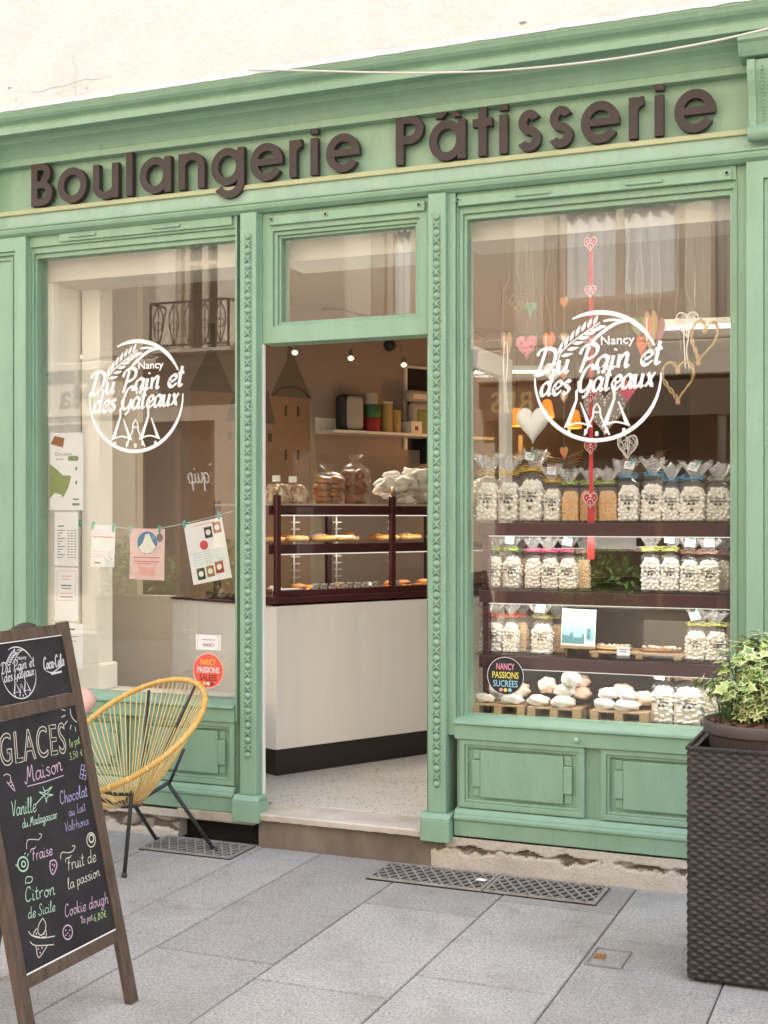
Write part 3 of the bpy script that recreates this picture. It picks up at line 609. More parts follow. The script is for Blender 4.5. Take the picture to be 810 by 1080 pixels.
# blind rails, slots and bolt holes above the glass
def rail(u0, u1, slots, holes, v0, um):
    zt = fz(um, v0, -.012); q = MB(); q.box((fx(u0), -.014, zt-.042), (fx(u1), .004, zt)); r = q.build('blind_rail', M['green'], sf, bevel=.003)
    for a, b_ in slots:
        k = MB(); k.box((fx(a), -.024, zt-.028), (fx(b_), -.0145, zt-.014)); k.build('rail_slot', M['green'], r, bevel=.004)
    for h_ in holes:
        k = MB(); k.lathe([(.011, -.020), (.011, -.012)], (fx(h_), 0, zt-.016), M['green_light'], n=12, axis='Y'); k.lathe([(.006, -.0206), (.006, -.019)], (fx(h_), 0, zt-.016), M['dark'], n=10, axis='Y'); k.build('bolt', None, r)
rail(484, 772, [(545, 581), (660, 700)], [484, 767], 207, 484); rail(285, 449, [], [288, 345, 443], 228, 285); rail(64, 246, [(75, 103), (162, 192)], [], 246, 64)

# stone base, step, cellar opening ----------------------------------
st = thing('stone_base', 'worn stone and patched render footing below the green shopfront', 'stone base', (0, 0, 0))
def rough_base(x0, x1, z1, name, patch, seed):
    q = MB(); nx = int((x1-x0)/.006); nz = max(6, int(z1/.006)); vs = []; cols = []
    for i in range(nx+1):
        for j in range(nz+1):
            x = x0+(x1-x0)*i/nx; z = z1*j/nz-.01
            f_ = patch+.035*noise.noise(Vector((x*7, seed, 0)))+.02*noise.noise(Vector((x*25, seed, 3)))
            d, pp = noise.voronoi(Vector((x*7.0, z*15, seed*1.0))); e = d[1]-d[0]; cell = noise.noise(pp[0]*3.3)
            hs_ = .019*min(1, e*3.5)*(1+.3*cell)+.004*noise.noise(Vector((x*30, z*30, seed)))
            tz = noise.noise(Vector((x*4, z*9, seed+9)))
            if z < f_: h = .026+.003*noise.noise(Vector((x*16, z*16, seed))); col = (.56+.10*tz, .52+.10*tz, .44+.09*tz)
            else:
                h = hs_; k = .85+.35*cell; col = (.42*k, .375*k, .31*k) if e > .16 else (.15, .125, .10)
                if z > z1-.05+.02*noise.noise(Vector((x*12, 3, seed))): h = .022+.006*tz; col = (.58, .54, .46)
            vs.append((x, -.004-h, z)); cols.append(col)
    fs = [(i*(nz+1)+j, (i+1)*(nz+1)+j, (i+1)*(nz+1)+j+1, i*(nz+1)+j+1) for i in range(nx) for j in range(nz)]
    q.add(vs, fs, None, True)
    for k, f_ in enumerate(fs): q.tint[k] = cols[f_[0]]
    q.add([(x0, -.03, 0), (x1, -.03, 0), (x1, .1, 0), (x0, .1, 0), (x0, -.002, z1), (x1, -.002, z1), (x1, .1, z1), (x0, .1, z1)], [(1, 2, 6, 5), (0, 4, 7, 3), (4, 5, 6, 7)]); 
    for k in range(len(fs), len(fs)+3): q.tint[k] = (.4, .36, .3)
    return q.build(name, M['base_stone'], st)
M['base_stone'] = attr_mat('base_stone', .92, bump=.5, bs=90, speck=[(60, .5, .75, .35, (.25, .21, .16)), (9, .55, .8, .3, (.30, .25, .18))])
rough_base(.03, 1.73, .145, 'patched_footing', .075, 4); rough_base(-2.6, -1.24, .142, 'rubble_footing', .03, 8)
q = MB(); q.box((-1.25, -.028, .092), (-.835, .1, .142)); q.build('cellar_lintel', M['stone'], st, bevel=.008)
q = MB(); q.box((-1.24, .05, -.012), (-.8, .10, .093)); q.build('cellar_shade_block', M['dark'], st)  # black block behind the gap paints the shade inside the cellar
ds = thing('door_step', 'brown stained concrete doorstep with a thin pale stone tread', 'doorstep', (0, 0, 0))
xr = fx(470, -.03)
q = MB(); nx = 60; q.box((-.815, -.028, -.012), (xr, .3, .128)); q.build('riser', M['concrete'], ds, bevel=.004)
q = MB(); n_ = 50
tv = []
x0_, x1_ = -.835, -.004
for i in range(n_+1):
    x = x0_+(x1_-x0_)*i/n_; e = .004*noise.noise(Vector((x*22, 0, 0)))+.003*noise.noise(Vector((x*60, 0, 4)))
    tv += [(x, -.055+e, .1285+.003*noise.noise(Vector((x*30, 7, 0)))), (x, -.058+e, .152), (x, -.05+e, .158), (x, .16, .160), (x, .16, .1285)]
tfc = [(5*i+k, 5*i+5+k, 5*i+5+(k+1) % 5, 5*i+(k+1) % 5) for i in range(n_) for k in range(5)]+[(0, 1, 2, 3, 4), tuple(5*n_+k for k in (4, 3, 2, 1, 0))]
q.add(tv, tfc); q.build('tread', M['step'], ds)

# grates in the pavement
def grate(P, name, label):
    """cast diamond-mesh grate, P = four ground corners"""
    t = thing(name, label, 'grate', (sum(p[0] for p in P)/4, sum(p[1] for p in P)/4, 0), group='iron ventilation grates in the pavement')
    x0 = min(p[0] for p in P); x1 = max(p[0] for p in P); y0 = min(p[1] for p in P); y1 = max(p[1] for p in P)
    q = MB(); q.box((x0, y0, -.001), (x1, y1, .004)); q.build('pit_shade_sheet', M['dark'], t)  # black sheet lying above the paving, painting the shade of a pit
    q = MB(); z0, z1 = .0045, .012
    for a, b_ in (((x0, y0, z0), (x1, y0+.014, z1)), ((x0, y1-.014, z0), (x1, y1, z1)), ((x0, y0+.0142, z0), (x0+.014, y1-.0142, z1)), ((x1-.014, y0+.0142, z0), (x1, y1-.0142, z1))): q.box(a, b_)
    q.build('frame', M['grate'], t, bevel=.002)
    q = MB(); s_ = .046; L = y1-y0-.028; sl = .62; k = -int(L*sl/s_)-1; yl, yh = y0+.0142, y1-.0142; xl, xh = x0+.0142, x1-.0142
    while True:
        xa = xl+k*s_
        if xa > xh+L*sl: break
        for sg, dz in ((1, 0), (-1, .0006)):
            # bar from (xa, yl) to (xa+sg*sl*L, yh), clipped to the frame
            ts = [0, 1]; X0, X1 = xa, xa+sg*sl*L
            def tx(X): return (X-X0)/(X1-X0)
            lo, hi = sorted((tx(xl), tx(xh))); lo = max(0, lo); hi = min(1, hi)
            if hi-lo > .03:
                A = Vector((X0+(X1-X0)*lo, yl+L*lo, 0)); B = Vector((X0+(X1-X0)*hi, yl+L*hi, 0)); d = (B-A).normalized(); nn = Vector((-d.y, d.x, 0))*.0038
                q.add([A-nn+Vector((0, 0, z0)), B-nn+Vector((0, 0, z0)), B+nn+Vector((0, 0, z0)), A+nn+Vector((0, 0, z0)), A-nn+Vector((0, 0, z1-.001+dz)), B-nn+Vector((0, 0, z1-.001+dz)), B+nn+Vector((0, 0, z1-.001+dz)), A+nn+Vector((0, 0, z1-.001+dz))], [(4, 5, 6, 7), (0, 1, 5, 4), (2, 3, 7, 6), (1, 2, 6, 5), (3, 0, 4, 7)])
        k += 1
    q.build('mesh_grille', M['grate'], t)
grate([(-1.29, -.285), (-.82, -.045)], 'pavement_grate', 'diamond mesh iron grate under the yellow chair by the dark cellar opening')
grate([(-.15, -.325), (.355, -.07)], 'pavement_grate', 'diamond mesh iron grate with a scrap of white paper below the doorstep corner')
grate([(.36, -.325), (.82, -.07)], 'pavement_grate', 'diamond mesh iron grate against the cream footing below the right window')
q = MB(); p0 = onZ(507, 929, .014); q.add([p0+Vector(v) for v in ((-.026, -.006, 0), (-.01, -.012, .004), (.02, -.008, .002), (.026, .004, .006), (.004, .012, .008), (-.018, .008, .005), (0, 0, .012))], [(0, 1, 6), (1, 2, 6), (2, 3, 6), (3, 4, 6), (4, 5, 6), (5, 0, 6)])
tag(q.build('paper_scrap', M['paper']), 'small crumpled scrap of white paper lying on a pavement grate', 'litter')
hc = thing('access_cover', 'small square metal access cover let into the paving beside the planter', 'cover', (.95, -.88, 0))
q = MB(); ring_pts = (.935, 1.06, -.98, -.80)
L = lambda a, z: [(ring_pts[0]+a, ring_pts[2]+a, z), (ring_pts[1]-a, ring_pts[2]+a, z), (ring_pts[1]-a, ring_pts[3]-a, z), (ring_pts[0]+a, ring_pts[3]-a, z)]
q.prism(L(0, .001), (0, 0, .004), None, holes=[L(.006, .001)]); q.build('frame', M['grate'], hc)
q = MB(); q.box((.95, -.905, .001), (.985, -.865, .0055)); q.box((.958, -.897, .0055), (.977, -.873, .0062), M['print_brown']); q.build('lifting_slot', M['brass'], hc)
# loose cable hung across the cornice
P = [onY(u, v, -.285-.0004*(u-262)) for u, v in ((262, 73.5), (300, 74), (400, 76.5), (470, 76.5), (540, 73.5), (640, 63), (740, 46), (815, 29), (900, 8))]
q = MB(); q.tube(smooth_pts(P, 6), .0042, n=6); tag(q.build('cable', mat('white_cable', (.62, .60, .54), .6)), 'loose white cable sagging across the green cornice', 'cable')

M['blind'] = mat('blind_box', (.50, .475, .44), .7)
# interior ----------------------------------------------------------
M['terrazzo'] = mat('terrazzo', (.66, .63, .58), .35, bump=.02, bs=40)
nt = M['terrazzo'].node_tree; tc = nt.nodes.new('ShaderNodeTexCoord'); vo = nt.nodes.new('ShaderNodeTexVoronoi'); vo.inputs['Scale'].default_value = 62
nt.links.new(tc.outputs['Object'], vo.inputs['Vector']); sp = nt.nodes.new('ShaderNodeSeparateColor'); nt.links.new(vo.outputs['Color'], sp.inputs[0])
r1 = nt.nodes.new('ShaderNodeValToRGB'); e = r1.color_ramp.elements; e[0].position = 0; e[0].color = (.22, .16, .13, 1); e[1].position = .30; e[1].color = (.70, .675, .63, 1)
for pos, colr in ((.10, (.34, .27, .22, 1)), (.18, (.46, .42, .37, 1)), (.26, (.55, .50, .44, 1))): k = r1.color_ramp.elements.new(pos); k.color = colr
r1.color_ramp.interpolation = 'CONSTANT'; nt.links.new(sp.outputs[0], r1.inputs[0])
r2 = nt.nodes.new('ShaderNodeMath'); r2.operation = 'LESS_THAN'; r2.inputs[1].default_value = .0062*62; nt.links.new(vo.outputs['Distance'], r2.inputs[0])
mx = nt.nodes.new('ShaderNodeMix'); mx.data_type = 'RGBA'; mx.inputs[6].default_value = (.70, .675, .63, 1); nt.links.new(r2.outputs[0], mx.inputs[0]); nt.links.new(r1.outputs[0], mx.inputs[7]); nt.links.new(mx.outputs[2], nt.nodes['Principled BSDF'].inputs['Base Color'])
def sbox(name, a, b_, m, label=None):
    q = MB(); q.box(a, b_); return struct(q.build(name, m), label)
sbox('shop_floor', (-4.4, .1605, .02), (6, 8, .163), M['terrazzo'], 'speckled pale terrazzo shop floor')
sbox('ceiling', (-4.4, .121, 2.96), (6, 8, 3.05), M['ceil_in'], 'shop ceiling')
D = Vector((.5, .866, 0)); NN = Vector((-.866, .5, 0)); C0 = Vector((-1.10, .70, 0))
def cp(along, off, z=0.): q = C0+D*along+NN*off; return Vector((q.x, q.y, z))
def cbox(mb, a0, a1, o0, o1, z0, z1, m=None):
    P = [cp(a0, o0, z0), cp(a1, o0, z0), cp(a1, o1, z0), cp(a0, o1, z0)]
    mb.prism(P, (0, 0, z1-z0), m)
q = MB(); cbox(q, -.35, 6.2, 1.76, 1.86, .163, 2.96); struct(q.build('side_wall', M['brown_in']), 'tan side wall behind the counter')
q = MB(); q.box((-4.4, 6.3, .163), (6, 6.4, 2.96)); struct(q.build('rear_wall', M['brown_in']), 'rear wall of the shop')
q = MB(); q.box((3.2, .4, .163), (3.3, 6.3, 2.96)); struct(q.build('party_wall', M['brown_in']), 'far side wall of the shop')
q = MB(); q.box((-4.4, 1.034, .163), (fx(145, 1.034), 1.09, 2.96)); q.box((fx(145, 1.034)+.001, 1.034, .163), (-1.94, 1.09, 1.06)); q.box((-4.4, .4, .163), (-4.3, 1.034, 2.96)); struct(q.build('window_back_wall', M['beige_in']), 'beige wall behind the left window display')
q = MB(); q.box((-2.6, .121, .163), (-1.25, .60, .60)); struct(q.build('window_bed', M['cream_in']), 'cream platform of the left window display')
q = MB(); q.box((-2.6, .121, .60), (LG[0]-.02, .42, 2.96)); q.box((LG[0]-.02, .15, .60), (fx(62, .2), .21, 2.96)); struct(q.build('window_return_wall', M['cream_in']), 'cream return wall of the left window')
q = MB(); q.box((.13, .121, .163), (1.6, .135, .62)); q.box((.13, .135, .60), (1.6, .75, .64)); struct(q.build('display_bed', M['taupe']), 'floor of the right window display')
q = MB(); q.box((1.34, .121, .163), (1.45, .75, 2.96)); struct(q.build('window_reveal_wall', M['wall_warm']), 'right reveal of the window display')
q = MB(); q.box((-2.55, .135, 2.70), (-.90, .42, 2.945)); q.box((-.80, .135, 2.70), (-.01, .42, 2.945)); q.box((.10, .135, 2.72), (1.335, .42, 2.945)); tag(q.build('blind_housing', M['blind']), 'white blind housing along the top behind the shop glass', 'blind')
col_ = thing('window_column', 'slim cream column standing just behind the left window', 'column', (fx(95, .42), .45, .6))
q = MB(); q.box((fx(86, .40), .40, .6), (fx(105, .40), .52, 2.96)); q.build('shaft', M['cream_in'], col_, bevel=.006)
q = MB(); q.box((fx(86, .40)-.02, .38, .6), (fx(105, .40)+.02, .54, fz(95, 700, .38))); q.build('base', M['cream_in'], col_, bevel=.012)

# opposite side of the street (seen in the glass) -------------------
OY = -9.0
ob_ = thing('opposite_building', 'sunlit beige town house with tall windows across the street', 'building', (-3, OY, 0))
WIN = [(-6.85, -6.25, 3.62, 5.4), (-1.85, -.45, 3.95, 5.6), (-4.0, -3.3, 3.9, 5.5), (-10.2, -9.3, 3.9, 5.6), (1.6, 2.7, 3.9, 5.6)]+[(x, x+.95, 7.2, 9.0) for x in (-10.2, -6.95, -4.1, -1.6, 1.6)]
SH = [(-7.55, -6.35, .05, 2.75), (-5.9, -3.3, .45, 2.9), (-2.6, 1.2, .35, 3.0), (-11.5, -8.3, .45, 2.75), (2.2, 5.0, .4, 2.9)]
q = MB(); wall_grid(q, -16, 10, 0, 9.8, OY-.35, OY, WIN+SH); q.box((-16, OY-8, 0), (-15.7, OY-.35, 9.8)); q.box((-16, OY-8, 9.8), (10, OY+.25, 10.05)); q.build('wall', mat('beige_render', (.43, .36, .28), .9, var=.08, vs=2, bump=.3, bs=14), ob_)
q = MB(); q.box((-16, OY, 3.44), (10, OY+.16, 3.56)); q.box((-16, OY, 6.5), (10, OY+.10, 6.66)); q.box((-2.75, OY, 3.05), (1.35, OY+.20, 3.43)); q.build('string_course', mat('pale_stone_trim', (.55, .47, .37), .9, var=.08, vs=4), ob_, bevel=.02)
M['surround'] = mat('cream_surround', (.62, .54, .43), .9, var=.06, vs=5)
for x0, x1 in ((-6.28, -5.95), (-7.2, -6.9), (-4.5, -4.15), (-2.35, -2.0), (-.40, -.12)): q = MB(); q.box((x0, OY, 3.57), (x1, OY+.05, 6.49)); q.build('window_surround', M['surround'], ob_)
for k, (x0, x1, z0, z1) in enumerate(WIN):
    q = MB(); ring(q, (x0, x1, z0, z1), (x0+.07, x1-.07, z0+.07, z1-.07), OY-.10, OY-.16); xm = (x0+x1)/2; q.box((xm-.045, OY-.1605, z0+.07), (xm+.045, OY-.102, z1-.07)); q.box((x0+.07, OY-.158, z0+1.15), (x1-.07, OY-.104, z0+1.2)); wf = q.build('window', mat('window_paint', (.50, .42, .32), .6), ob_)
    if k in (0,):
        c2 = MB(); c2.box((x0+.02, OY-.30, z0), (x1-.02, OY-.28, z1)); c2.build('room_shade_panel', M['dark'], wf)  # black panel behind the frame paints an unlit room
    else:
        c2 = MB(); n_ = 40; vs_ = []
        for i in range(n_+1):
            x = x0+(x1-x0)*i/n_; y = OY-.22+.025*math.sin(i*1.35)+.01*math.sin(i*3.1); vs_ += [(x, y, z0), (x, y, z1)]
        c2.add(vs_, [(2*i, 2*i+2, 2*i+3, 2*i+1) for i in range(n_)], None, True); c2.build('net_curtain', M['curtain'], wf)
for (x0, x1, z0, z1) in SH:
    q = MB(); ring(q, (x0, x1, z0, z1), (x0+.1, x1-.1, z0+.08, z1-.1), OY-.08, OY-.18); xm = (x0+x1)/2; q.box((xm-.04, OY-.178, z0+.08), (xm+.04, OY-.082, z1-.1)); s2 = q.build('shop_window', mat('shop_window_paint', (.13, .085, .055), .5), ob_)
    p = MB(); p.box((x0+.1, OY-.15, z0+.08), (x1-.1, OY-.145, z1-.1)); p.build('pane', M['shop_dark'], s2)
q = MB()
for i in range(4): q.box((-7.1+i*.001, OY, 3.58), (-5.9, OY+.42, 3.62)) if i == 0 else None
q.build('balcony_slab', M['stone'], ob_)
q = MB(); bx0, bx1, by = -7.05, -5.92, OY+.40
for z in (3.66, 4.20): q.box((bx0, by-.012, z), (bx1, by+.012, z+.025))
for i in range(5):
    xc = bx0+.115+.225*i
    for s_ in (1, -1): q.tube(smooth_pts([(xc+s_*(.01+.09*math.sin(t*.55)*(.4+.6*t/6)), by, 3.69+.51*t/6) for t in range(7)], 3), .009, n=5)
    q.tube([(xc, by, 3.69), (xc, by, 4.2)], .008, n=5); q.tube([(xc+.055*math.cos(a*.6), by, 3.92+.055*math.sin(a*.6)) for a in range(11)], .008, n=5)
for x in (bx0, bx1): q.box((x-.012, OY+.01, 4.2), (x+.012, by, 4.225)); q.box((x-.012, by-.013, 3.62), (x+.012, by+.013, 4.2))
q.build('balcony_railing', M['iron'], ob_)
q = MB(); q.tube([(-.0, OY+.09, 0), (0, OY+.09, 9.7)], .055, n=12); q.build('downpipe', M['shutter_grey'], ob_)
q = MB(); q.tube(smooth_pts([(-9.5, OY+.02, 3.43), (-8, OY+.03, 3.62), (-7.4, OY+.03, 3.58), (-6.2, OY+.03, 3.60), (-6.0, OY+.03, 3.3), (-5.95, OY+.03, 2.6)], 5), .014, n=6); q.build('wall_cable', M['iron'], ob_)
q = MB(); q.box((-9.6, OY, 2.86), (-7.7, OY+.05, 3.42)); fsb = q.build('sign_fascia', mat('pale_fascia', (.50, .43, .34), .8), ob_)
q = MB(); fr = Frame((0, OY+.051, 0), (-1, 0, 0), (0, 0, 1)); print_text(q, fr, 'Ma', 8.45, 3.14, .34, None, bold=.02); q.build('sign_letters', M['black'], fsb)
q = MB(); q.box((-2.7, OY+.02, 2.62), (1.3, OY+.16, 3.04)); fsb = q.build('sign_fascia', mat('brown_fascia', (.10, .07, .05), .6), ob_)
q = MB(); fr = Frame((0, OY+.162, 0), (-1, 0, 0), (0, 0, 1)); print_text(q, fr, 'RES', 2.35, 2.83, .24, None, bold=.015); q.build('sign_letters', M['gold'], fsb)
q = MB(); fr = Frame((0, OY-.1445, 0), (-1, 0, 0), (0, 0, 1)); script(q, fr, 'Equip', 6.42, 1.95, .42, .13, .022, None, slant=.1); q.build('shop_lettering', M['white'], ob_); q = MB(); print_text(q, Frame((0, OY-.1445, 0), (-1, 0, 0), (0, 0, 1)), 'VINS', 5.5, 1.75, .16, None); q.build('shop_lettering', M['white'], ob_)

# terrace greenery on the far pavement (seen in the glass)
M['shrub_leaf'] = mat('shrub_leaf', (.07, .16, .03), .6, col2=(.16, .28, .07), vs=6)
rs = random.Random(12)
for k, (x, w_, lab) in enumerate(((-7.0, 1.0, 'leafy green shrub in a box across the street, left of the shop door'), (-5.6, 1.0, 'leafy green shrub in a box across the street, under the VINS window'), (-1.2, .9, 'leafy green shrub in a box across the street, before the brown fascia'), (.9, .9, 'leafy green shrub in a box across the street, by the downpipe'))):
    y0 = OY+.75; t = thing('boxed_shrub', lab, 'plant', (x, y0, 0), group='boxed shrubs across the street')
    q = MB(); q.box((x-w_/2, y0-.2, 0), (x+w_/2, y0+.2, .5)); q.box((x-w_/2-.02, y0-.22, .5), (x+w_/2+.02, y0+.22, .54)); q.build('box', M['shutter_grey'], t, bevel=.01)
    q = MB()
    for i in range(900):
        a, b_ = rs.uniform(0, 6.28), rs.random()**.5; p = Vector((x+w_*.55*b_*math.cos(a), y0+.27*b_*math.sin(a), .55+.75*rs.random()*(1-.5*b_*b_))); n1 = Vector((rs.uniform(-1, 1), rs.uniform(-1, 1), rs.uniform(-.3, 1))).normalized(); d = n1.orthogonal().normalized(); e = n1.cross(d); L_ = rs.uniform(.03, .06)
        q.add([p-d*L_, p+e*L_*.4, p+d*L_, p-e*L_*.4], [(0, 1, 2, 3)])
    q.build('foliage', M['shrub_leaf'], t)
# ================================================================== SHOP SIGN
LY = -.046; BASE = 3.0415; XH = .167; CAPH = .212; SW = .036
sign = thing('shop_sign', 'raised dark brown letters reading Boulangerie Pâtisserie on the green fascia', 'shop sign', (-.4, LY, BASE))
def arcp(cx, cz, rx, rz, a0, a1, n=28): return [(cx+rx*math.cos(R(a0+(a1-a0)*i/n)), cz+rz*math.sin(R(a0+(a1-a0)*i/n))) for i in range(n+1)]
class Let:
    def __init__(s): s.mb = MB(); s.k = 0
    def ext(s, pts, hole=None):
        s.k += 1; y = LY+.00015*s.k; L = [(x, y, z) for x, z in pts]; H = [[(x, y, z) for x, z in hole]] if hole else ()
        s.mb.prism(L, (0, -.016-y+.0005*s.k*0, 0), None, holes=H)
    def bar(s, x0, x1, z0, z1): s.ext([(x0, z0), (x1, z0), (x1, z1), (x0, z1)])
    def ring(s, x0, x1, z0, z1, w=SW):
        cx, cz, rx, rz = (x0+x1)/2, (z0+z1)/2, (x1-x0)/2, (z1-z0)/2
        s.ext(arcp(cx, cz, rx, rz, 0, 360, 40)[:-1], arcp(cx, cz, rx-w, rz-w, 0, 360, 40)[:-1])
    def arc(s, cx, cz, rx, rz, a0, a1, w=SW): s.ext(arcp(cx, cz, rx, rz, a0, a1)+arcp(cx, cz, rx-w, rz-w, a1, a0))
def letter(ch, x0, x1):
    L = Let(); b = BASE; w = x1-x0; o = .003; t = SW
    if ch in 'BP':
        L.bar(x0, x0+t, b, b+CAPH)
        if ch == 'P':
            h = .125; L.arc(x1-h/2-.004, b+CAPH-h/2, h/2+.004, h/2, -90, 90); L.bar(x0+t, x1-h/2-.003, b+CAPH-t, b+CAPH); L.bar(x0+t, x1-h/2-.003, b+CAPH-h, b+CAPH-h+t)
        else:
            h1 = .108; h2 = CAPH-h1+.018
            L.arc(x1-h2/2, b+h2/2, h2/2, h2/2, -90, 90); L.arc(x1-h1/2-.012, b+CAPH-h1/2, h1/2, h1/2, -90, 90)
            L.bar(x0+t, x1-h2/2+.001, b, b+t); L.bar(x0+t, x1-h1/2-.010, b+CAPH-t, b+CAPH); L.bar(x0+t, x1-h2/2+.001, b+h2-t, b+h2)
    elif ch == 'o': L.ring(x0, x1, b-o, b+XH+o)
    elif ch in 'aâg':
        L.ring(x0, x1-.006, b-o, b+XH+o); L.bar(x1-t, x1, b if ch != 'g' else b+.02, b+XH)
        if ch == 'g':
            rx = (x1-x0-.012)/2; cx = x1-rx; L.arc(cx, b+.012, rx, .075, 0, -152); L.bar(x1-t, x1, b+.010, b+.03)
        if ch == 'â':
            cx = (x0+x1)/2+.004; z = b+XH+.014
            L.ext([(cx-.058, z), (cx-.022, z+.052), (cx+.022, z+.052), (cx+.058, z), (cx+.026, z), (cx, z+.030), (cx-.026, z)])
    elif ch == 'u': L.bar(x0, x0+t, b+.055, b+XH); L.bar(x1-t, x1, b, b+XH); rx = (x1-x0)/2; L.arc(x0+rx, b+.058, rx, .061, 180, 360)
    elif ch == 'n': L.bar(x0, x0+t, b, b+XH); L.bar(x1-t, x1, b, b+XH-.06); rx = (x1-x0)/2; L.arc(x0+rx, b+XH-.062, rx, .065, 0, 180)
    elif ch == 'l': L.bar(x0, x0+t, b, b+CAPH)
    elif ch == 'i': L.bar(x0, x0+t, b, b+XH-.003); L.bar(x0, x0+t+.001, b+XH+.016, b+XH+.052)
    elif ch == 't': xm = (x0+x1)/2; L.bar(xm-t/2, xm+t/2, b, b+CAPH-.006); L.bar(x0, x1, b+XH-.042, b+XH-.008)
    elif ch == 'r': L.bar(x0, x0+t, b, b+XH); L.arc(x0+.062, b+XH-.062, .062, .064, 92, 165, t)
    elif ch == 'e':
        cx, cz, rx, rz = (x0+x1)/2, b+XH/2, (x1-x0)/2, XH/2+o
        L.arc(cx, cz, rx, rz, 0, 328); L.ext([(x0+t*.6, cz-.014), (x1-.001, cz-.014), (x1, cz+.016), (x0+t*.6, cz+.016)])
    elif ch == 's':
        h = (XH+2*o+SW)/2; cx = (x0+x1)/2; rx = (x1-x0)/2
        L.arc(cx+.002, b+XH+o-h/2, rx-.004, h/2, 25, 268); L.arc(cx, b-o+h/2, rx, h/2, -155, 92)
    L.mb.build('sign_letter', M['letter'], sign)
for ch, u0, u1 in (('B', 32.8, 54.8), ('o', 60.7, 91.1), ('u', 98, 124.6), ('l', 132.8, 140.3), ('a', 147.2, 180), ('n', 188, 215.5), ('g', 222.7, 257.3), ('e', 263.7, 297.8), ('r', 305, 321.5), ('i', 327.2, 335.8), ('e', 343.7, 379),
                   ('P', 417.3, 446.4), ('â', 452.3, 490.9), ('t', 498.3, 519), ('i', 526.4, 536.3), ('s', 545.2, 570.4), ('s', 578.3, 604), ('e', 612.4, 653.1), ('r', 663, 683), ('i', 690.2, 701.1), ('e', 711, 754.8)):
    letter(ch, fx(u0, LY), fx(u1, LY))

# window emblems and stickers ----------------------------------------
for w_, (cu, cv, ru) in ((LW, (143, 418, 50)), (RW, (629.5, 397, 67.5))):
    c_ = onY(cu, cv, GY); r_ = (onY(cu+ru, cv, GY).x-onY(cu-ru, cv, GY).x)/2*.985
    q = MB(); fr = Frame((0, GY-.0008, 0), (1, 0, 0), (0, 0, 1)); logo(q, fr, c_.x, c_.z, r_, None); o = q.build('bakery_emblem', M['white'], w_)
def round_sticker(name, cu, cv, r, mb_, cols, words, label, edge):
    c_ = onY(cu, cv, GY-.002); t = thing(name, label, 'sticker', c_)
    fr = Frame((c_.x, GY-.0008, c_.z), (1, 0, 0), (0, 0, 1)); q = MB(); disc(q, fr, 0, 0, r, None, h=.0001, n=56); q.build('disc', mb_, t)
    q = MB(); disc(q, fr, 0, 0, r*.985, None, h=.0007, n=56, r2=r*.955); q.build('rim_line', edge, t)
    for k, (w_, wd) in enumerate(words):
        q = MB(); print_text(q, fr, w_, 0, r*(.50-.44*k), r*.34, None, width=wd*r, h=.0008, bold=.016); q.build('lettering', cols[k], t)
    for k in range(3):
        q = MB(); disc(q, fr, (k-1)*r*.24, -r*.72, r*.10, None, h=.0008, n=20); q.build('dot', (M['txt_pink'], M['txt_yellow'], M['txt_blue'])[k] if edge is M['paper'] else (M['txt_yellow'], M['white'], M['txt_maroon'])[k], t)
round_sticker('window_sticker', 533, 713, .083, M['suc_black'], [M['txt_pink'], M['txt_yellow'], M['txt_blue']], [('NANCY', .98), ('PASSIONS', 1.42), ('SUCRÉES', 1.32)], 'round black sticker reading Nancy Passions Sucrées on the right window', M['paper'])
round_sticker('window_sticker', 219.5, 707.5, .084, M['sal_coral'], [M['txt_gold'], M['white'], M['txt_maroon']], [('NANCY', .98), ('PASSIONS', 1.42), ('SALÉES', 1.1)], 'round coral sticker reading Nancy Passions Salées on the left window', M['white'])
c_ = onY(219.5, 677.5, GY-.002); t = thing('window_sticker', 'small white rectangular sticker reading Nancy above the round coral one', 'sticker', c_); fr = Frame((c_.x, GY-.0008, c_.z), (1, 0, 0), (0, 0, 1))
q = MB(); quad(q, fr, -.068, -.036, .068, .036, None, h=.0001); q.build('label_sheet', M['paper'], t)
q = MB(); print_text(q, fr, 'NANCY', .003, -.012, .015, None, width=.062, h=.0007, bold=.02); quad(q, fr, -.035, .011, .035, .014, None, h=.0007); q.build('lettering', M['heart_plum'], t)
q = MB()
for s_ in (1, -1): stroke(q, fr, [(s_*.045, .03), (s_*.058, .026), (s_*.056, .012), (s_*.062, 0), (s_*.056, -.012), (s_*.058, -.026), (s_*.045, -.03)], .0015, None, h0=.0006)
q.build('scroll_border', M['heart_grey'], t)

# ================================================================== COUNTER AND DISPLAY CASE
ctr = thing('sales_counter', 'white panelled sales counter with black kickboard facing the doorway', 'counter', cp(.9, .4, .163))
q = MB(); cbox(q, 0, 3.3, 0, .78, .30, 1.045); q.build('front_panel', M['counter'], ctr, bevel=.003)
q = MB(); cbox(q, .004, 3.296, .012, .76, .1635, .2995); q.build('kickboard', M['kick'], ctr)
q = MB(); P = [C0+NN*.02-D*.001, C0+NN*.02-D*.94+NN*0, C0+NN*.10-D*.94, C0+NN*.10-D*.001]
pA = C0; pB = Vector((-1.935, 1.032, 0)); dd = (pB-pA).normalized(); nn_ = Vector((dd.y, -dd.x, 0)); nn_ = nn_ if nn_.y > 0 else -nn_
q.prism([pA+dd*.003+nn_*.0+Vector((0, 0, .30)), pB+Vector((0, 0, .30)), pB+nn_*.3+Vector((0, 0, .30)), pA+dd*.45+nn_*.05+Vector((0, 0, .30))], (0, 0, .744)); q.build('end_panel', M['counter'], ctr)
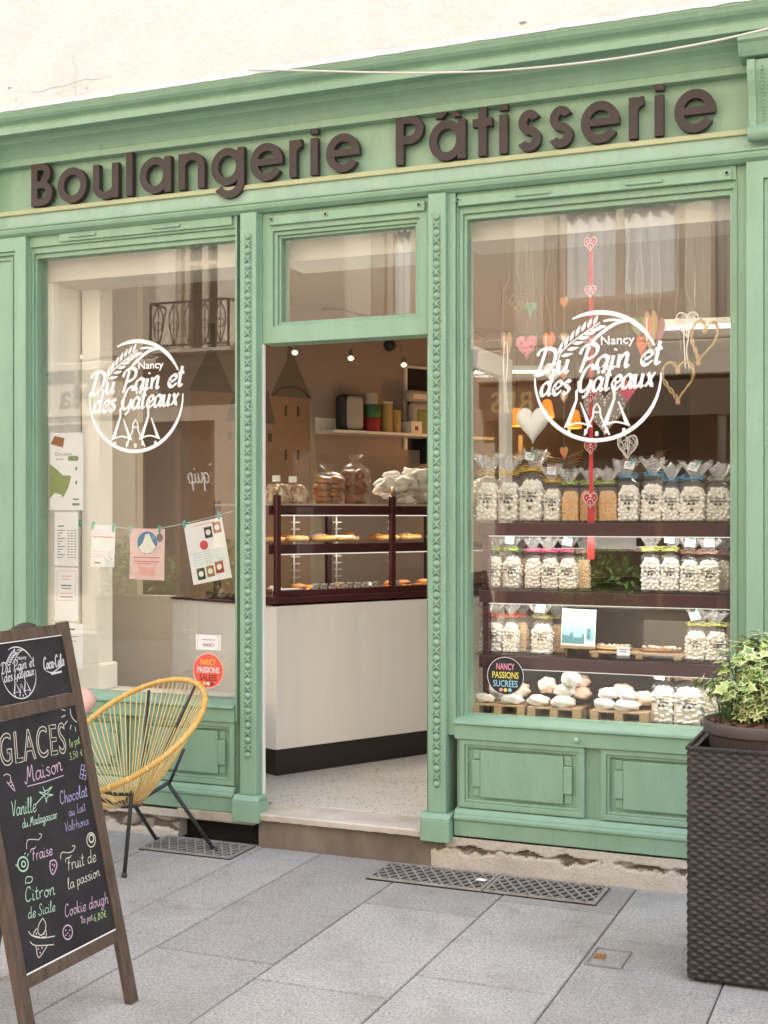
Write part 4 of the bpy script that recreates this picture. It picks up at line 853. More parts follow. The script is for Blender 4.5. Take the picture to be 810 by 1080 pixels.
q = MB(); q.prism([pA+dd*.06+nn_*.02+Vector((0, 0, .1636)), pB+nn_*.02+Vector((0, 0, .1636)), pB+nn_*.2+Vector((0, 0, .1636)), pA+dd*.4+nn_*.09+Vector((0, 0, .1636))], (0, 0, .11)); q.build('end_skirting', M['step'], ctr)
q = MB(); q.prism([pA+dd*.02-nn_*.012+Vector((0, 0, 1.0455)), pB-nn_*.012+Vector((0, 0, 1.0455)), pB+nn_*.5+Vector((0, 0, 1.0455)), pA+dd*.45+nn_*.1+Vector((0, 0, 1.0455))], (0, 0, .012)); q.build('end_ledge', M['burgundy'], ctr)
dc = thing('display_case', 'burgundy framed glass pastry case with lit shelves on the white counter', 'display case', cp(.9, .3, 1.05))
q = MB(); cbox(q, -.02, 3.3, -.012, .70, 1.0585, 1.092); cbox(q, -.005, 3.3, .0, .03, 1.0925, 1.125); q.build('base_tray', M['burgundy'], dc, bevel=.003)
for a in (0.0, .757, 1.514, 2.3):
    q = MB(); cbox(q, a, a+.03, .0, .03, 1.126, 1.625); pst = q.build('post', M['burgundy'], dc, bevel=.003)
    q = MB(); p = cp(a+.015, .015, 1.625); q.lathe([(.006, 0), (.007, .015), (.013, .022), (.015, .034), (.010, .046), (.001, .05)], p, n=14); q.build('finial', M['brass'], pst)
    q = MB(); cbox(q, a, a+.03, .62, .65, 1.093, 1.60); q.build('rear_post', M['burgundy'], dc)
q = MB(); cbox(q, -.02, 3.2, .0305, .0345, 1.64, 1.85); cbox(q, .031, .756, .010, .014, 1.126, 1.56); cbox(q, .79, 1.512, .010, .014, 1.126, 1.56); cbox(q, 1.546, 2.298, .010, .014, 1.126, 1.56); q.build('front_glass', M['glass_thin'], dc)
for z, nm in ((1.57, 'top_shelf'), (1.365, 'glass_shelf')):
    q = MB(); cbox(q, -.01, 3.2, .04, .62, z, z+.010); q.build(nm, M['glass_thin'] if nm == 'glass_shelf' else M['wall_warm'], dc)
    q = MB(); cbox(q, -.01, 3.2, .036, .058, z-.05, z-.0005); q.build('shelf_edge', M['burgundy'], dc)
    q = MB(); cbox(q, .04, 3.1, .042, .052, z-.056, z-.0505); ls_ = q.build('light_strip', M['led'], dc)
    L = bpy.data.lights.new('strip_lamp', 'AREA'); L.shape = 'RECTANGLE'; L.size = 3.0; L.size_y = .012; L.energy = 1.3; L.color = (1, .90, .74); lo = bpy.data.objects.new('strip_lamp', L); COL.objects.link(lo); lo.location = cp(1.57, .047, z-.06); lo.rotation_euler = (R(25), 0, R(60)); adopt(lo, ls_)
for a in (.50, .80, 1.2, 1.6):
    q = MB(); cbox(q, a, a+.012, .60, .612, 1.10, 1.56); r_ = q.build('shelf_rack', M['steel'], dc)
    q = MB()
    for k in range(11): cbox(q, a-.02, a+.04, .590, .598, 1.115+k*.04, 1.121+k*.04)
    q.build('rack_slots', M['steel'], r_)
rp = random.Random(9)
def kouglof(a, o, s, label):
    p = cp(a, o, 1.5805); t = thing('ring_cake', label, 'cake', p, group='sugar dusted ring cakes on the display case')
    q = MB(); q.lathe([(.085, 0), (.092, .01), (.088, .03), (.074, .07), (.058, .095), (.040, .105), (.022, .10), (.015, .07)], p, None, n=48, mod=lambda a_, z: s*(1+.055*math.cos(14*a_+z*18)*(1 if z < .1 else .3))); q.build('fluted_crust', mat('dusted_crust', (.34, .15, .05), .75, col2=(.72, .62, .50), vs=22, thr=(.40, .62)), t)
    q = MB(); m_ = Matrix.Translation(p+Vector((0, 0, .115)))@Matrix.Rotation(R(-15), 4, 'Z'); q.box((-.028, -.004, 0), (.028, .0, .034), None, m_); q.build('price_card', M['paper'], t)
kouglof(.085, .13, .88, 'ring cake nearest the corner post of the display case'); kouglof(.235, .20, 1.0, 'larger fluted ring cake second from the corner post'); 
def bread_bag(a, o, w_, d_, h_, m_, label, rough_=1.):
    p = cp(a, o, 1.5805); t = thing('wrapped_brioche', label, 'wrapped bread', p)
    q = MB(); n_ = 0
    for i in range(2):
        for k in range(4):
            c_ = p+D*((i-.5)*w_*.46+rp.uniform(-.006, .006))+NN*rp.uniform(-.01, .01)+Vector((0, 0, h_*(.13+.23*k))); q.ell(c_, (w_*.30, d_*.46, h_*.17), None, sub=3, jit=.45, seed=n_+int(a*50)); n_ += 1
    q.build('buns', m_, t)
    q = MB(); P = []; n2 = 20
    prf = [(1.02, 0), (1.06, .3), (1.06, .8), (1.0, .98), (.55, 1.1), (.18, 1.2), (.42, 1.32), (.6, 1.42)]
    vs_ = []
    for f_, z in prf:
        for k in range(n2):
            a_ = 2*math.pi*k/n2; sq = 1/max(abs(math.cos(a_)), abs(math.sin(a_)))**.7; w2 = 1+.07*noise.noise(Vector((a_*2, z*3, a)))
            vs_.append(p+D*(w_*.56*f_*math.cos(a_)*sq*w2)+NN*(d_*.56*f_*math.sin(a_)*sq*w2)+Vector((0, 0, h_*z)))
    q.add(vs_, [(i*n2+k, i*n2+(k+1) % n2, (i+1)*n2+(k+1) % n2, (i+1)*n2+k) for i in range(len(prf)-1) for k in range(n2)], None, True); q.build('wrapper', M['cello'], t)
M['brioche'] = mat('brioche', (.30, .10, .025), .5, col2=(.50, .22, .07), vs=14)
M['brioche_d'] = mat('brioche_dark', (.20, .055, .018), .5, col2=(.34, .12, .04), vs=14)
bread_bag(.47, .20, .15, .12, .155, M['brioche'], 'bagged golden brioche with a price card beside the ring cakes'); bread_bag(.68, .24, .13, .12, .20, M['brioche_d'], 'tall bag of dark brown brioche between golden brioche and white meringues')
def meringue_heap(name, label, p, dx, dy, n_, r_, m_, grp=None):
    t = thing(name, label, 'meringues', p, group=grp); q = MB(); rr = random.Random(n_)
    return t
t = thing('meringue_heap', 'large heap of bagged white meringues at the right end of the glass case', 'meringues', cp(1.05, .2, 1.58))
q = MB()
for k in range(46):
    a = .86+.50*rp.random(); zz = rp.random()*.17*(1-abs(a-1.1)*1.2); q.ell(cp(a, .10+.2*rp.random(), 1.605+zz), (.055, .04, .03), None, sub=2, jit=.8, seed=k)
q.build('meringues', M['meringue'], t)
p = cp(1.6, .2, 1.5805); t = thing('meringue_bag', 'pale bag of meringues behind the right window pane', 'meringues', p); q = MB()
for k in range(20): q.ell(p+Vector((rp.uniform(-.12, .12), rp.uniform(-.1, .1), .03+.12*rp.random())), (.045, .045, .03), None, sub=2, jit=.3, seed=k)
q.build('meringues', M['meringue'], t)
# pastries on the shelves and price cards along the front
def tart(a, o, z, r_, m_, label):
    p = cp(a, o, z); t = thing('fruit_tart', label, 'tart', p, group='tarts on the glass shelf'); q = MB(); q.lathe([(r_*.86, 0), (r_, .022), (r_*.95, .024), (r_*.9, .017)], p, M['crust_pale'], n=24, mod=lambda a_, z_: 1+.02*math.cos(24*a_)); q.build('crust', None, t)
    q = MB()
    for k in range(22):
        b_ = rp.random()*6.28; d_ = r_*.75*math.sqrt(rp.random()); q.ell(p+Vector((d_*math.cos(b_), d_*math.sin(b_), .022)), (.018, .018, .011), None, sub=1)
    q.build('topping', m_, t)
for k, (a, o, m_) in enumerate(((.12, .22, 'crust'), (.26, .2, 'crust_pale'), (.42, .17, 'glaze'), (.55, .17, 'cream_food'), (.86, .17, 'glaze'), (1.02, .17, 'glaze'), (1.25, .2, 'crust'))):
    tart(a, o, 1.376, .068, M[m_], ('brown topped tart behind the corner post', 'pale crusted tart second on the glass shelf', 'glazed orange tart left of the cream tart', 'cream topped tart in the middle of the shelf', 'orange tart just right of the second post', 'orange tart next to the doorway edge', 'dark tart behind the carved door pilaster')[k])
for k in range(9):
    a = .27+.056*k+(.10 if k > 7 else 0); p = cp(a, .042, 1.118)
    t = thing('price_card', 'small white price card standing in the row along the case front', 'price card', p, group='price cards along the case front'); t['label'] = '%s white price card from the corner post along the case front' % ('first', 'second', 'third', 'fourth', 'fifth', 'sixth', 'seventh', 'eighth', 'last')[k]
    m_ = Matrix.Translation(p)@Matrix.Rotation(R(-60+180), 4, 'Z')@Matrix.Rotation(R(-20), 4, 'X')
    q = MB(); m3 = Matrix.Translation(p)@Matrix((( D.x, NN.x, 0, 0), (D.y, NN.y, 0, 0), (0, 0, 1, 0), (0, 0, 0, 1)))@Matrix.Rotation(R(18), 4, 'X'); q.box((-.019, 0, .006), (.019, .0015, .036), None, m3); q.build('card', M['paper'], t)
    q = MB(); q.box((-.016, -.0008, .022), (.016, -.0001, .025), None, m3); q.box((-.012, -.0008, .014), (.012, -.0001, .017), None, m3); q.build('print_line', M['ink'], t)
    q = MB(); q.box((-.02, .002, .0), (.02, .018, .007), None, m3); q.build('holder', M['tin_black'], t)
m3 = Matrix.Translation(cp(.12, .05, 1.093))@Matrix(((D.x, NN.x, 0, 0), (D.y, NN.y, 0, 0), (0, 0, 1, 0), (0, 0, 0, 1)))
t = thing('folded_leaflet', 'low white leaflet box with green print in the case corner', 'leaflet', cp(.12, .05, 1.093)); q = MB(); q.box((-.075, 0, 0), (.075, .06, .035), None, m3); q.build('card', M['paper'], t); q = MB(); q.box((-.03, -.001, .01), (.035, -.0002, .022), None, m3); q.build('print_patch', M['print_sky'], t)
for k, (a, o) in enumerate(((.22, .12), (.83, .10), (.92, .10), (1.1, .14))):
    p = cp(a, o, 1.093); t = thing('filled_roll', ('filled roll left of the price cards', 'round filled bun beside the second case post', 'golden roll at the edge of the door pilaster', 'filled roll behind the door pilaster')[k], 'pastry', p, group='rolls in the bottom of the case'); q = MB(); q.ell(p+Vector((0, 0, .014)), (.045, .038, .016), M['crust_pale']); q.build('bread', None, t); q = MB(); q.ell(p+Vector((0, 0, .03)), (.046, .039, .008), None, jit=.4, seed=k); q.build('filling', M['glaze'], t); q = MB(); q.ell(p+Vector((0, 0, .042)), (.044, .037, .018), None); q.build('top_crust', M['brioche'], t)

for k in range(12):
    a = .08+.105*k; z_ = 1.093 if k % 2 else 1.376; o = .30 if k % 2 else .34; p = cp(a, o, z_); t = thing('pastry_slice', 'pastry slice number' , 'pastry', p, group='pastries in the back row of the case'); t['label'] = '%s pastry slice of the back row inside the glass case, %s' % (('first', 'second', 'third', 'fourth', 'fifth', 'sixth')[k//2], 'on the tray' if k % 2 else 'on the glass shelf')
    q = MB(); cbox(q, a-.04, a+.04, o-.05, o+.05, z_+.001, z_+.022); q.build('base', M[('crust_pale', 'crust', 'glaze')[k % 3]], t, bevel=.006); q = MB(); q.ell(p+Vector((0, 0, .026)), (.042, .042, .014), None, jit=.5, seed=k); q.build('topping', M[('glaze', 'cream_food', 'brioche')[k % 3]], t)
# wall shelf with tins, mural, spot rail -----------------------------
sh = thing('wall_shelf', 'pale wall shelf carrying a row of tins above the counter', 'shelf', cp(2.0, 1.7, 2.08))
q = MB(); cbox(q, 1.44, 2.9, 1.52, 1.7595, 2.085, 2.105); q.build('board', M['cream_in'], sh); q = MB(); cbox(q, 1.44, 1.62, 1.745, 1.7595, 2.105, 2.20); q.build('back_board', M['cream_in'], sh)
q = MB(); cbox(q, 2.38, 2.40, 1.60, 1.7595, 1.9, 2.085); q.build('bracket', M['iron'], sh)
def tin(name, label, cat, parts):
    t = None
    for (nm, kind, a, z, m_, *dim) in parts:
        if t is None: t = thing(name, label, cat, cp(a, 1.64, 2.105))
        q = MB(); p = cp(a, 1.64, z)
        if kind == 'cyl': q.lathe([(dim[0]*.97, 0), (dim[0], .004), (dim[0], dim[1]-.004), (dim[0]*.96, dim[1])], p, None, n=20)
        else: cbox(q, a-dim[0]/2, a+dim[0]/2, 1.64-dim[2]/2, 1.64+dim[2]/2, z, z+dim[1])
        q.build(nm, M[m_], t, bevel=.034 if kind == 'rbox' else .002, bseg=3)
tin('biscuit_tin', 'rounded silver and black biscuit tin, leftmost on the wall shelf', 'tin', [('body', 'rbox', 1.65, 2.106, 'tin_black', .19, .255, .10), ('lid', 'rbox', 1.665, 2.116, 'tin_silver', .15, .235, .135)])
tin('stacked_tins', 'three small round tins stacked red, green and silver', 'tin', [('red_tin', 'cyl', 1.845, 2.106, 'tin_red', .062, .10), ('green_tin', 'cyl', 1.85, 2.2065, 'tin_green', .064, .095), ('silver_tin', 'cyl', 1.84, 2.302, 'tin_silver', .05, .08)])
tin('card_tube', 'tall cream and gold cardboard tube on the wall shelf', 'tube', [('tube', 'cyl', 1.98, 2.106, 'tin_gold', .042, .21), ('cap', 'cyl', 1.98, 2.3165, 'cream_food', .043, .014)])
tin('card_tube', 'shorter gold cardboard tube beside the tall one', 'tube', [('tube', 'cyl', 2.065, 2.106, 'tin_gold', .036, .155), ('cap', 'cyl', 2.065, 2.262, 'tin_gold', .037, .012)])
tin('gift_box', 'small white gift box in front of the square picture tin', 'box', [('box', 'box', 2.19, 2.106, 'paper', .10, .09, .16), ('label', 'box', 2.19, 2.13, 'tin_red', .03, .03, .165)])
tin('picture_tin', 'large square grey picture tin on the wall shelf', 'tin', [('body', 'rbox', 2.29, 2.106, 'tin_silver', .21, .235, .07), ('lid_rim', 'rbox', 2.29, 2.115, 'heart_moss', .16, .19, .082)])
tin('loaf_tin', 'oblong grey tin lying on top of the square picture tin', 'tin', [('body', 'rbox', 2.25, 2.342, 'tin_silver', .20, .085, .09), ('band', 'box', 2.25, 2.362, 'cream_food', .12, .035, .094)])
tin('spray_can', 'red capped white can at the right end of the shelf', 'can', [('can', 'cyl', 2.46, 2.106, 'paper', .04, .11), ('cap', 'cyl', 2.46, 2.2165, 'tin_red', .036, .06)])
tin('syrup_bottle', 'yellow topped box behind the red capped can', 'box', [('box', 'box', 2.41, 2.106, 'tin_black', .07, .12, .05), ('lid', 'box', 2.41, 2.2265, 'txt_gold', .07, .03, .05)])
mu = thing('wall_mural', 'painted cut-out mural of a stone gate with two pointed towers', 'mural', cp(.9, 1.74, 1.2))
frm = Frame(cp(0, 1.7585, 0), D, (0, 0, 1))
q = MB()
def tower(cx, w_, z0, z1, zt): poly(q, frm, [(cx-w_, z0), (cx+w_, z0), (cx+w_, z1), (cx-w_, z1)], M['mural_b'], h=.0006); poly(q, frm, [(cx-w_*1.1, z1), (cx+w_*1.1, z1), (cx+w_*.25, zt-.2), (cx+.03, zt-.12), (cx+.03, zt), (cx-.03, zt), (cx-.03, zt-.12), (cx-w_*.25, zt-.2)], M['mural_a'], h=.001)
tower(1.245, .155, 1.0, 2.33, 2.78); tower(.62, .155, 1.0, 2.33, 2.78)
poly(q, frm, [(.74, 1.0), (1.10, 1.0), (1.10, 2.10), (.74, 2.10)], M['mural_b'], h=.0014); poly(q, frm, [(.72, 2.14), (1.115, 2.14), (1.06, 2.36), (.96, 2.44), (.93, 2.44), (.80, 2.36)], M['mural_a'], h=.0014)
for k in range(7): quad(q, frm, .745+k*.052, 2.02, .775+k*.052, 2.075, M['mural_line'], h=.0018); quad(q, frm, .75+k*.052, 2.145, .758+k*.052, 2.155, M['mural_line'], h=.0018)
for cz in (1.9, 2.2):
    for cx_ in (1.19, 1.29): quad(q, frm, cx_, cz, cx_+.02, cz+.07, M['mural_line'], h=.0018)
stroke(q, frm, [(1.09, 2.33), (1.16, 2.385), (1.245, 2.40), (1.33, 2.385), (1.40, 2.33)], .012, M['mural_line'], h0=.0018)
stroke(q, frm, [(.90, 2.44), (.92, 2.56), (.945, 2.60), (.97, 2.56), (.985, 2.44)], .02, M['mural_line'], h0=.0018)
poly(q, frm, [(1.41, 1.0), (1.54, 1.0), (1.47, 1.75), (1.40, 2.33)], M['wall_warm'], h=.0004)
q.build('painted_gate', None, mu)
bb = thing('menu_blackboard', 'black board with a pale frame high on the wall by the spotlights', 'blackboard', cp(2.6, 1.75, 2.2)); q = MB(); cbox(q, 2.25, 2.9, 1.745, 1.7595, 2.0, 2.60); q.build('board', M['board_black'], bb); q = MB(); cbox(q, 2.225, 2.249, 1.74, 1.7595, 2.0, 2.62); cbox(q, 2.225, 2.9, 1.742, 1.7595, 2.6005, 2.62); q.build('frame', M['cream_in'], bb)
sr = thing('spotlight_rail', 'curved black ceiling rail with three small warm spotlights', 'spotlight', cp(1.9, 1.2, 2.9))
q = MB(); P = [cp(.95, .95, 2.80), cp(1.2, 1.1, 2.84), cp(1.45, 1.05, 2.80), cp(1.7, 1.1, 2.83), cp(1.95, 1.2, 2.81), cp(2.2, 1.05, 2.80), cp(2.5, 1.1, 2.74)]; q.tube(smooth_pts(P, 5), .007, n=6); q.tube([cp(1.95, 1.2, 2.81), cp(1.95, 1.2, 2.96)], .012, n=8); q.build('rail', M['iron'], sr)
q = MB(); p = onP(411, 364, cp(0, 1.35), NN); q.ell(p, (.045, .045, .045)); q.build('ceiling_rose', M['iron'], sr)
for (u, v) in ((311, 372), (370, 378), (426, 385)):
    p = onP(u, v, cp(0, 1.3), NN); ax = Vector((.35, -.75, -.55)).normalized(); b_ = p-ax*.10; rot = ax.to_track_quat('Z', 'Y').to_matrix()
    q = MB(); prf = [(.012, -.11), (.016, -.10), (.02, -.04), (.024, -.001)]; n_ = 16
    q.add([p+rot@Vector((r_*math.cos(6.2832*k/n_), r_*math.sin(6.2832*k/n_), z)) for r_, z in prf for k in range(n_)], [(i*n_+k, i*n_+(k+1) % n_, (i+1)*n_+(k+1) % n_, (i+1)*n_+k) for i in range(3) for k in range(n_)]+[tuple(range(n_))], None, True); q.tube([p-ax*.105, p-ax*.14+Vector((0, 0, .03)), p-ax*.16+Vector((-.04, 0, .14))], .006, n=6); s_ = q.build('spotlight', M['tin_silver'], sr)
    q = MB(); q.add([p-ax*.004+rot@Vector((.015*math.cos(6.2832*k/n_), .015*math.sin(6.2832*k/n_), 0)) for k in range(n_)], [tuple(range(n_))]); q.build('bulb', M['bulb'], s_)
    L = bpy.data.lights.new('spot_lamp', 'SPOT'); L.energy = 17; L.color = (1, .87, .70); L.spot_size = R(95); L.spot_blend = .7; L.shadow_soft_size = .03; lo = bpy.data.objects.new('spot_lamp', L); COL.objects.link(lo); lo.location = p+ax*.01; lo.rotation_euler = (-ax).to_track_quat('Z', 'Y').to_euler(); adopt(lo, s_)
# linear ceiling lights, amber pendants, bread baskets deeper in the shop
for k, (a, b_, lab) in enumerate((((fx(700, 1.05), 1.05), (1.32, 1.12), 'long white ceiling light seen at the right of the display window'), ((-.62, 2.5), (-.1, 2.7), 'white ceiling light behind the emblem of the right window'), ((onY(52, 415, .85).x, .85), (onY(88, 415, .88).x, .88), 'white ceiling light showing beside the left window column'))):
    t = thing('ceiling_light', lab, 'ceiling light', (a[0], a[1], 2.43), group='linear white ceiling lights'); A_ = Vector((*a, 2.43)); B_ = Vector((*b_, 2.43)); d_ = (B_-A_).normalized(); n_ = Vector((-d_.y, d_.x, 0))*.06
    q = MB(); q.prism([A_-n_, B_-n_, B_+n_, A_+n_], (0, 0, .03)); q.build('housing', M['steel'], t); q = MB(); n_ *= .9; q.prism([A_-n_-Vector((0, 0, .006)), B_-n_-Vector((0, 0, .006)), B_+n_-Vector((0, 0, .006)), A_+n_-Vector((0, 0, .006))], (0, 0, .0055)); df_ = q.build('diffuser', M['tube'], t)
    L = bpy.data.lights.new('light_panel', 'AREA'); L.shape = 'RECTANGLE'; L.size = (B_-A_).length; L.size_y = .1; L.energy = (2.2, 1.6, .05)[k]; L.color = (1, .93, .82); lo = bpy.data.objects.new('light_panel', L); COL.objects.link(lo); lo.location = (A_+B_)/2-Vector((0, 0, .012)); lo.rotation_euler = (R(-25) if k < 2 else 0, 0, math.atan2(d_.y, d_.x)); adopt(lo, df_)
    q = MB(); q.tube([A_*.7+B_*.3+Vector((0, 0, .03)), A_*.7+B_*.3+Vector((0, 0, .53))], .004, n=5); q.tube([A_*.3+B_*.7+Vector((0, 0, .03)), A_*.3+B_*.7+Vector((0, 0, .53))], .004, n=5); q.build('suspension', M['steel'], t)
for k, (u, v, lab) in enumerate(((545, 441, 'amber lit pendant lamp, leftmost behind the white stuffed heart'), (577, 432, 'brightest amber lit pendant lamp above the white stuffed heart'), (606, 443, 'amber lit pendant lamp below the emblem lettering'))):
    p = onY(u, v, 3.6); t = thing('pendant_lamp', lab, 'lamp', p, group='amber pendant lamps'); q = MB(); q.lathe([(.02, .07), (.032, .055), (.052, -.05), (.045, -.06)], p, None, n=20); q.build('shade', M['amber'], t); q = MB(); q.tube([p+Vector((0, 0, .10)), Vector((p.x, p.y, 2.96))], .004, n=5); q.build('flex', M['iron'], t)
    L = bpy.data.lights.new('amber_lamp', 'POINT'); L.energy = .8; L.color = (1, .5, .16); L.shadow_soft_size = .08; lo = bpy.data.objects.new('amber_lamp', L); COL.objects.link(lo); lo.location = p-Vector((0, 0, .16)); adopt(lo, t)
rk_ = thing('bread_rack', 'dark wall rack for bread baskets deep in the shop', 'rack', (.2, 3.4, .163)); q = MB()
for z in (1.28, 1.72): q.box((-.7, 3.3, z), (2.3, 3.75, z+.03))
for x in (-.7, .8, 2.27): q.box((x, 3.72, .163), (x+.03, 3.75, 2.1))
q.build('rack_frame', M['taupe'], rk_)
for k, (u, lab) in enumerate(((512, 'wicker bread basket at the left edge of the right window'), (553, 'wicker bread basket behind the white stuffed heart'), (590, 'wicker bread basket below the amber lamps'), (680, 'wicker bread basket right of the wire heart'))):
    x = fx(u, 3.45); p = Vector((x, 3.5, 1.751)); t = thing('bread_basket', lab, 'basket', p, group='wicker bread baskets on the rack'); q = MB()
    for j in range(9):
        s_ = .6+.4*j/8; q.tube([p+Vector((.16*s_*math.cos(a*.3142), .10*s_*math.sin(a*.3142), .02+.017*j+.05*(math.cos(a*.3142))**2*(j/8))) for a in range(20)], .009, n=5, closed=True)
    for a in range(16): b_ = a*.3927; q.tube([p+Vector((.16*.6*math.cos(b_), .10*.6*math.sin(b_), .01)), p+Vector((.16*math.cos(b_), .10*math.sin(b_), .165+.05*math.cos(b_)**2))], .006, n=4)
    q.lathe([(.001, .004), (.10, .005)], p, None, n=16); q.build('weave', M['wicker'], t)
# open door leaf, seen through the right window
dl = thing('entrance_door', 'cream glazed shop door standing open behind the right window', 'door', (.06, .14, .163))
q = MB(); y0, y1 = .15, .99
for (ya, yb, za, zb) in ((y0, y0+.1, .18, 2.30), (y1-.1, y1, .18, 2.30), (y0+.1005, y1-.1005, 2.20, 2.30), (y0+.1005, y1-.1005, .18, .55)): q.box((.045, ya, za), (.085, yb, zb))
q.build('frame', M['cream_in'], dl, bevel=.004); q = MB(); q.box((.062, y0+.1, .55), (.067, y1-.1, 2.2)); q.build('glass', M['glass_thin'], dl); q = MB(); q.box((.0451, y1+.0005, .18), (.085, y1+.004, 2.3)); q.build('edge_strip', M['green'], dl)
q = MB(); q.tube([(.045, y1-.05, 1.05), (.0, y1-.05, 1.05), (.0, y1-.17, 1.05)], .009, n=8); q.build('handle', M['steel'], dl)
# ================================================================== RIGHT WINDOW DISPLAY
su = thing('display_shelving', 'burgundy display shelves with lit front edges in the right window', 'shelves', (.7, .3, .64))
SX0, SX1 = fx(509, .14), 1.315
SHZ = [1.490, 1.196, .912]
q = MB(); q.box((SX0, .46, .641), (SX1, .475, 1.10)); q.build('back_panel', M['taupe'], su)
for x in (SX0, SX1-.03): q = MB(); q.box((x, .14, .641), (x+.028, .18, 1.428)); q.build('upright', M['burgundy'], su, bevel=.003)
for z in SHZ:
    q = MB(); q.box((SX0-.012, .125, z-.062), (SX1+.005, .455, z-.008)); q.build('shelf_board', M['burgundy'], su, bevel=.003)
    q = MB(); q.box((SX0-.03, .118, z-.0075), (SX1+.01, .455, z)); q.build('glass_plate', M['glass_thin'], su)
    q = MB(); q.box((SX0+.03, .135, z-.066), (SX1-.03, .141, z-.0625)); ls = q.build('light_strip', M['led'], su)
    L = bpy.data.lights.new('strip_lamp', 'AREA'); L.shape = 'RECTANGLE'; L.size = SX1-SX0-.1; L.size_y = .012; L.energy = .30; L.color = (1, .95, .87); lo = bpy.data.objects.new('strip_lamp', L); COL.objects.link(lo); lo.location = ((SX0+SX1)/2, .136, z-.068); lo.rotation_euler = (R(28), 0, 0); adopt(lo, ls)
q = MB(); p = onY(648, 571, .42); q.box((fx(624, .42), .42, fz(648, 579, .42)), (fx(671, .42), .423, fz(648, 563, .42))); tag(q.build('paper_sheet', M['paper']), 'blank white sheet hanging below the top display shelf', 'paper')

# bags of sweets ------------------------------------------------------
BW, BD, BH = .085, .062, .155
def sweets_mesh(name, m, seed, size, core):
    rr = random.Random(seed); q = MB(); sweets_mesh.pts.pop(name, None)
    q.box((-BW*.46, -BD*.46, .004), (BW*.46, BD*.46, BH*.78), core); q.prism([(-BW*.46, -BD*.46, BH*.7801), (BW*.46, -BD*.46, BH*.7801), (BW*.30, -BD*.28, BH*1.0), (-BW*.30, -BD*.28, BH*1.0)], (0, BD*.6, 0), core)
    n_ = 0
    for k in range(430):
        if n_ > 100: break
        f_ = rr.random(); z = size*.7+rr.random()*(BH-size*1.2)
        if f_ < .62: x, y = rr.uniform(-.45, .45)*BW, -BD*.44
        elif f_ < .76: x, y = -BW*.45, rr.uniform(-.42, .3)*BD
        elif f_ < .90: x, y = BW*.45, rr.uniform(-.42, .3)*BD
        else: x, y, z = rr.uniform(-.38, .38)*BW, rr.uniform(-.4, .4)*BD, BH*.97
        if any((x-a)**2+(y-b)**2+(z-c)**2 < (size*1.05)**2 for a, b, c in sweets_mesh.pts.get(name, [])): continue
        sweets_mesh.pts.setdefault(name, []).append((x, y, z)); n_ += 1
        tp_ = max(0, (z/BH-.76)/.24); x *= 1-.36*tp_; y *= 1-.38*tp_
        rot = Matrix.Rotation(rr.uniform(0, 6), 3, 'Y')@Matrix.Rotation(rr.uniform(-.5, .5), 3, 'X')
        q.ell((x, y, z), (size*.74, size*.56, size*.56), m, sub=2, rot=rot, jit=.12, seed=k)
    o = q.build(name, None); me = o.data; bpy.data.objects.remove(o); return me
sweets_mesh.pts = {}
SW_ = {'w': [sweets_mesh('white_sweets', M['sweet_w'], s, .0150, M['sweet_core']) for s in (1, 2)], 'o': [sweets_mesh('orange_sweets', M['sweet_o'], 3, .0095, M['crust_pale'])], 'b': [sweets_mesh('beige_sweets', M['sweet_b'], 4, .011, M['crust_pale'])], 'p': [sweets_mesh('pink_sweets', M['sweet_p'], 5, .0150, M['sweet_core'])]}
def wrap_mesh(seed):
    q = MB(); n_ = 36; rr = random.Random(seed); ph = rr.uniform(0, 6)
    rows = []
    for i in range(14):
        t = i/13
        if t < .62: z = BH*1.06*t/.62; f_ = 1.05-.02*math.sin(t*5)
        else: u_ = (t-.62)/.38; z = BH*(1.06+.22*u_); f_ = 1.05*(1-u_)**1.3+.16
        rows.append((f_, z, t))
    vs_ = []
    for f_, z, t in rows:
        for k in range(n_):
            a = 2*math.pi*k/n_; sq = 1/max(abs(math.cos(a)), abs(math.sin(a)))
            sq = 1+(sq-1)*(.8 if t < .62 else .8*(1-(t-.62)/.38)); w2 = 1+.05*noise.noise(Vector((math.cos(a)*2.2, math.sin(a)*2.2+seed, z*26)))+(.10*math.sin(a*7+ph)*max(0, (t-.6))*2)
            vs_.append((BW*.5*f_*math.cos(a)*sq*w2, BD*.5*f_*math.sin(a)*sq*w2, z))
    q.add(vs_, [(i*n_+k, i*n_+(k+1) % n_, (i+1)*n_+(k+1) % n_, (i+1)*n_+k) for i in range(13) for k in range(n_)], None, True)
    o = q.build('wrapper', M['cello']); me = o.data; bpy.data.objects.remove(o)
    q = MB(); vs_ = []; n2 = 64
    for i in range(8):
        t = i/7; z = BH*(1.27+.46*t); r_ = .10+.52*t**.75
        for k in range(n2):
            a = 2*math.pi*k/n2; fold = 1+.30*t*math.sin(a*9+ph)+.22*t*math.sin(a*5+ph*2+t*2)+.14*t*math.sin(a*17+ph*3)
            vs_.append((BW*.95*r_*math.cos(a)*fold, BD*.70*r_*math.sin(a)*fold, z+.012*t*math.sin(a*4+ph)+.006*t*math.sin(a*11)))
    q.add(vs_, [(i*n2+k, i*n2+(k+1) % n2, (i+1)*n2+(k+1) % n2, (i+1)*n2+k) for i in range(7) for k in range(n2)], None, True)
    o = q.build('gathered_top', M['cello_top']); m2 = o.data; bpy.data.objects.remove(o)
    return me, m2
WR = [wrap_mesh(s) for s in (1, 2, 3, 4)]
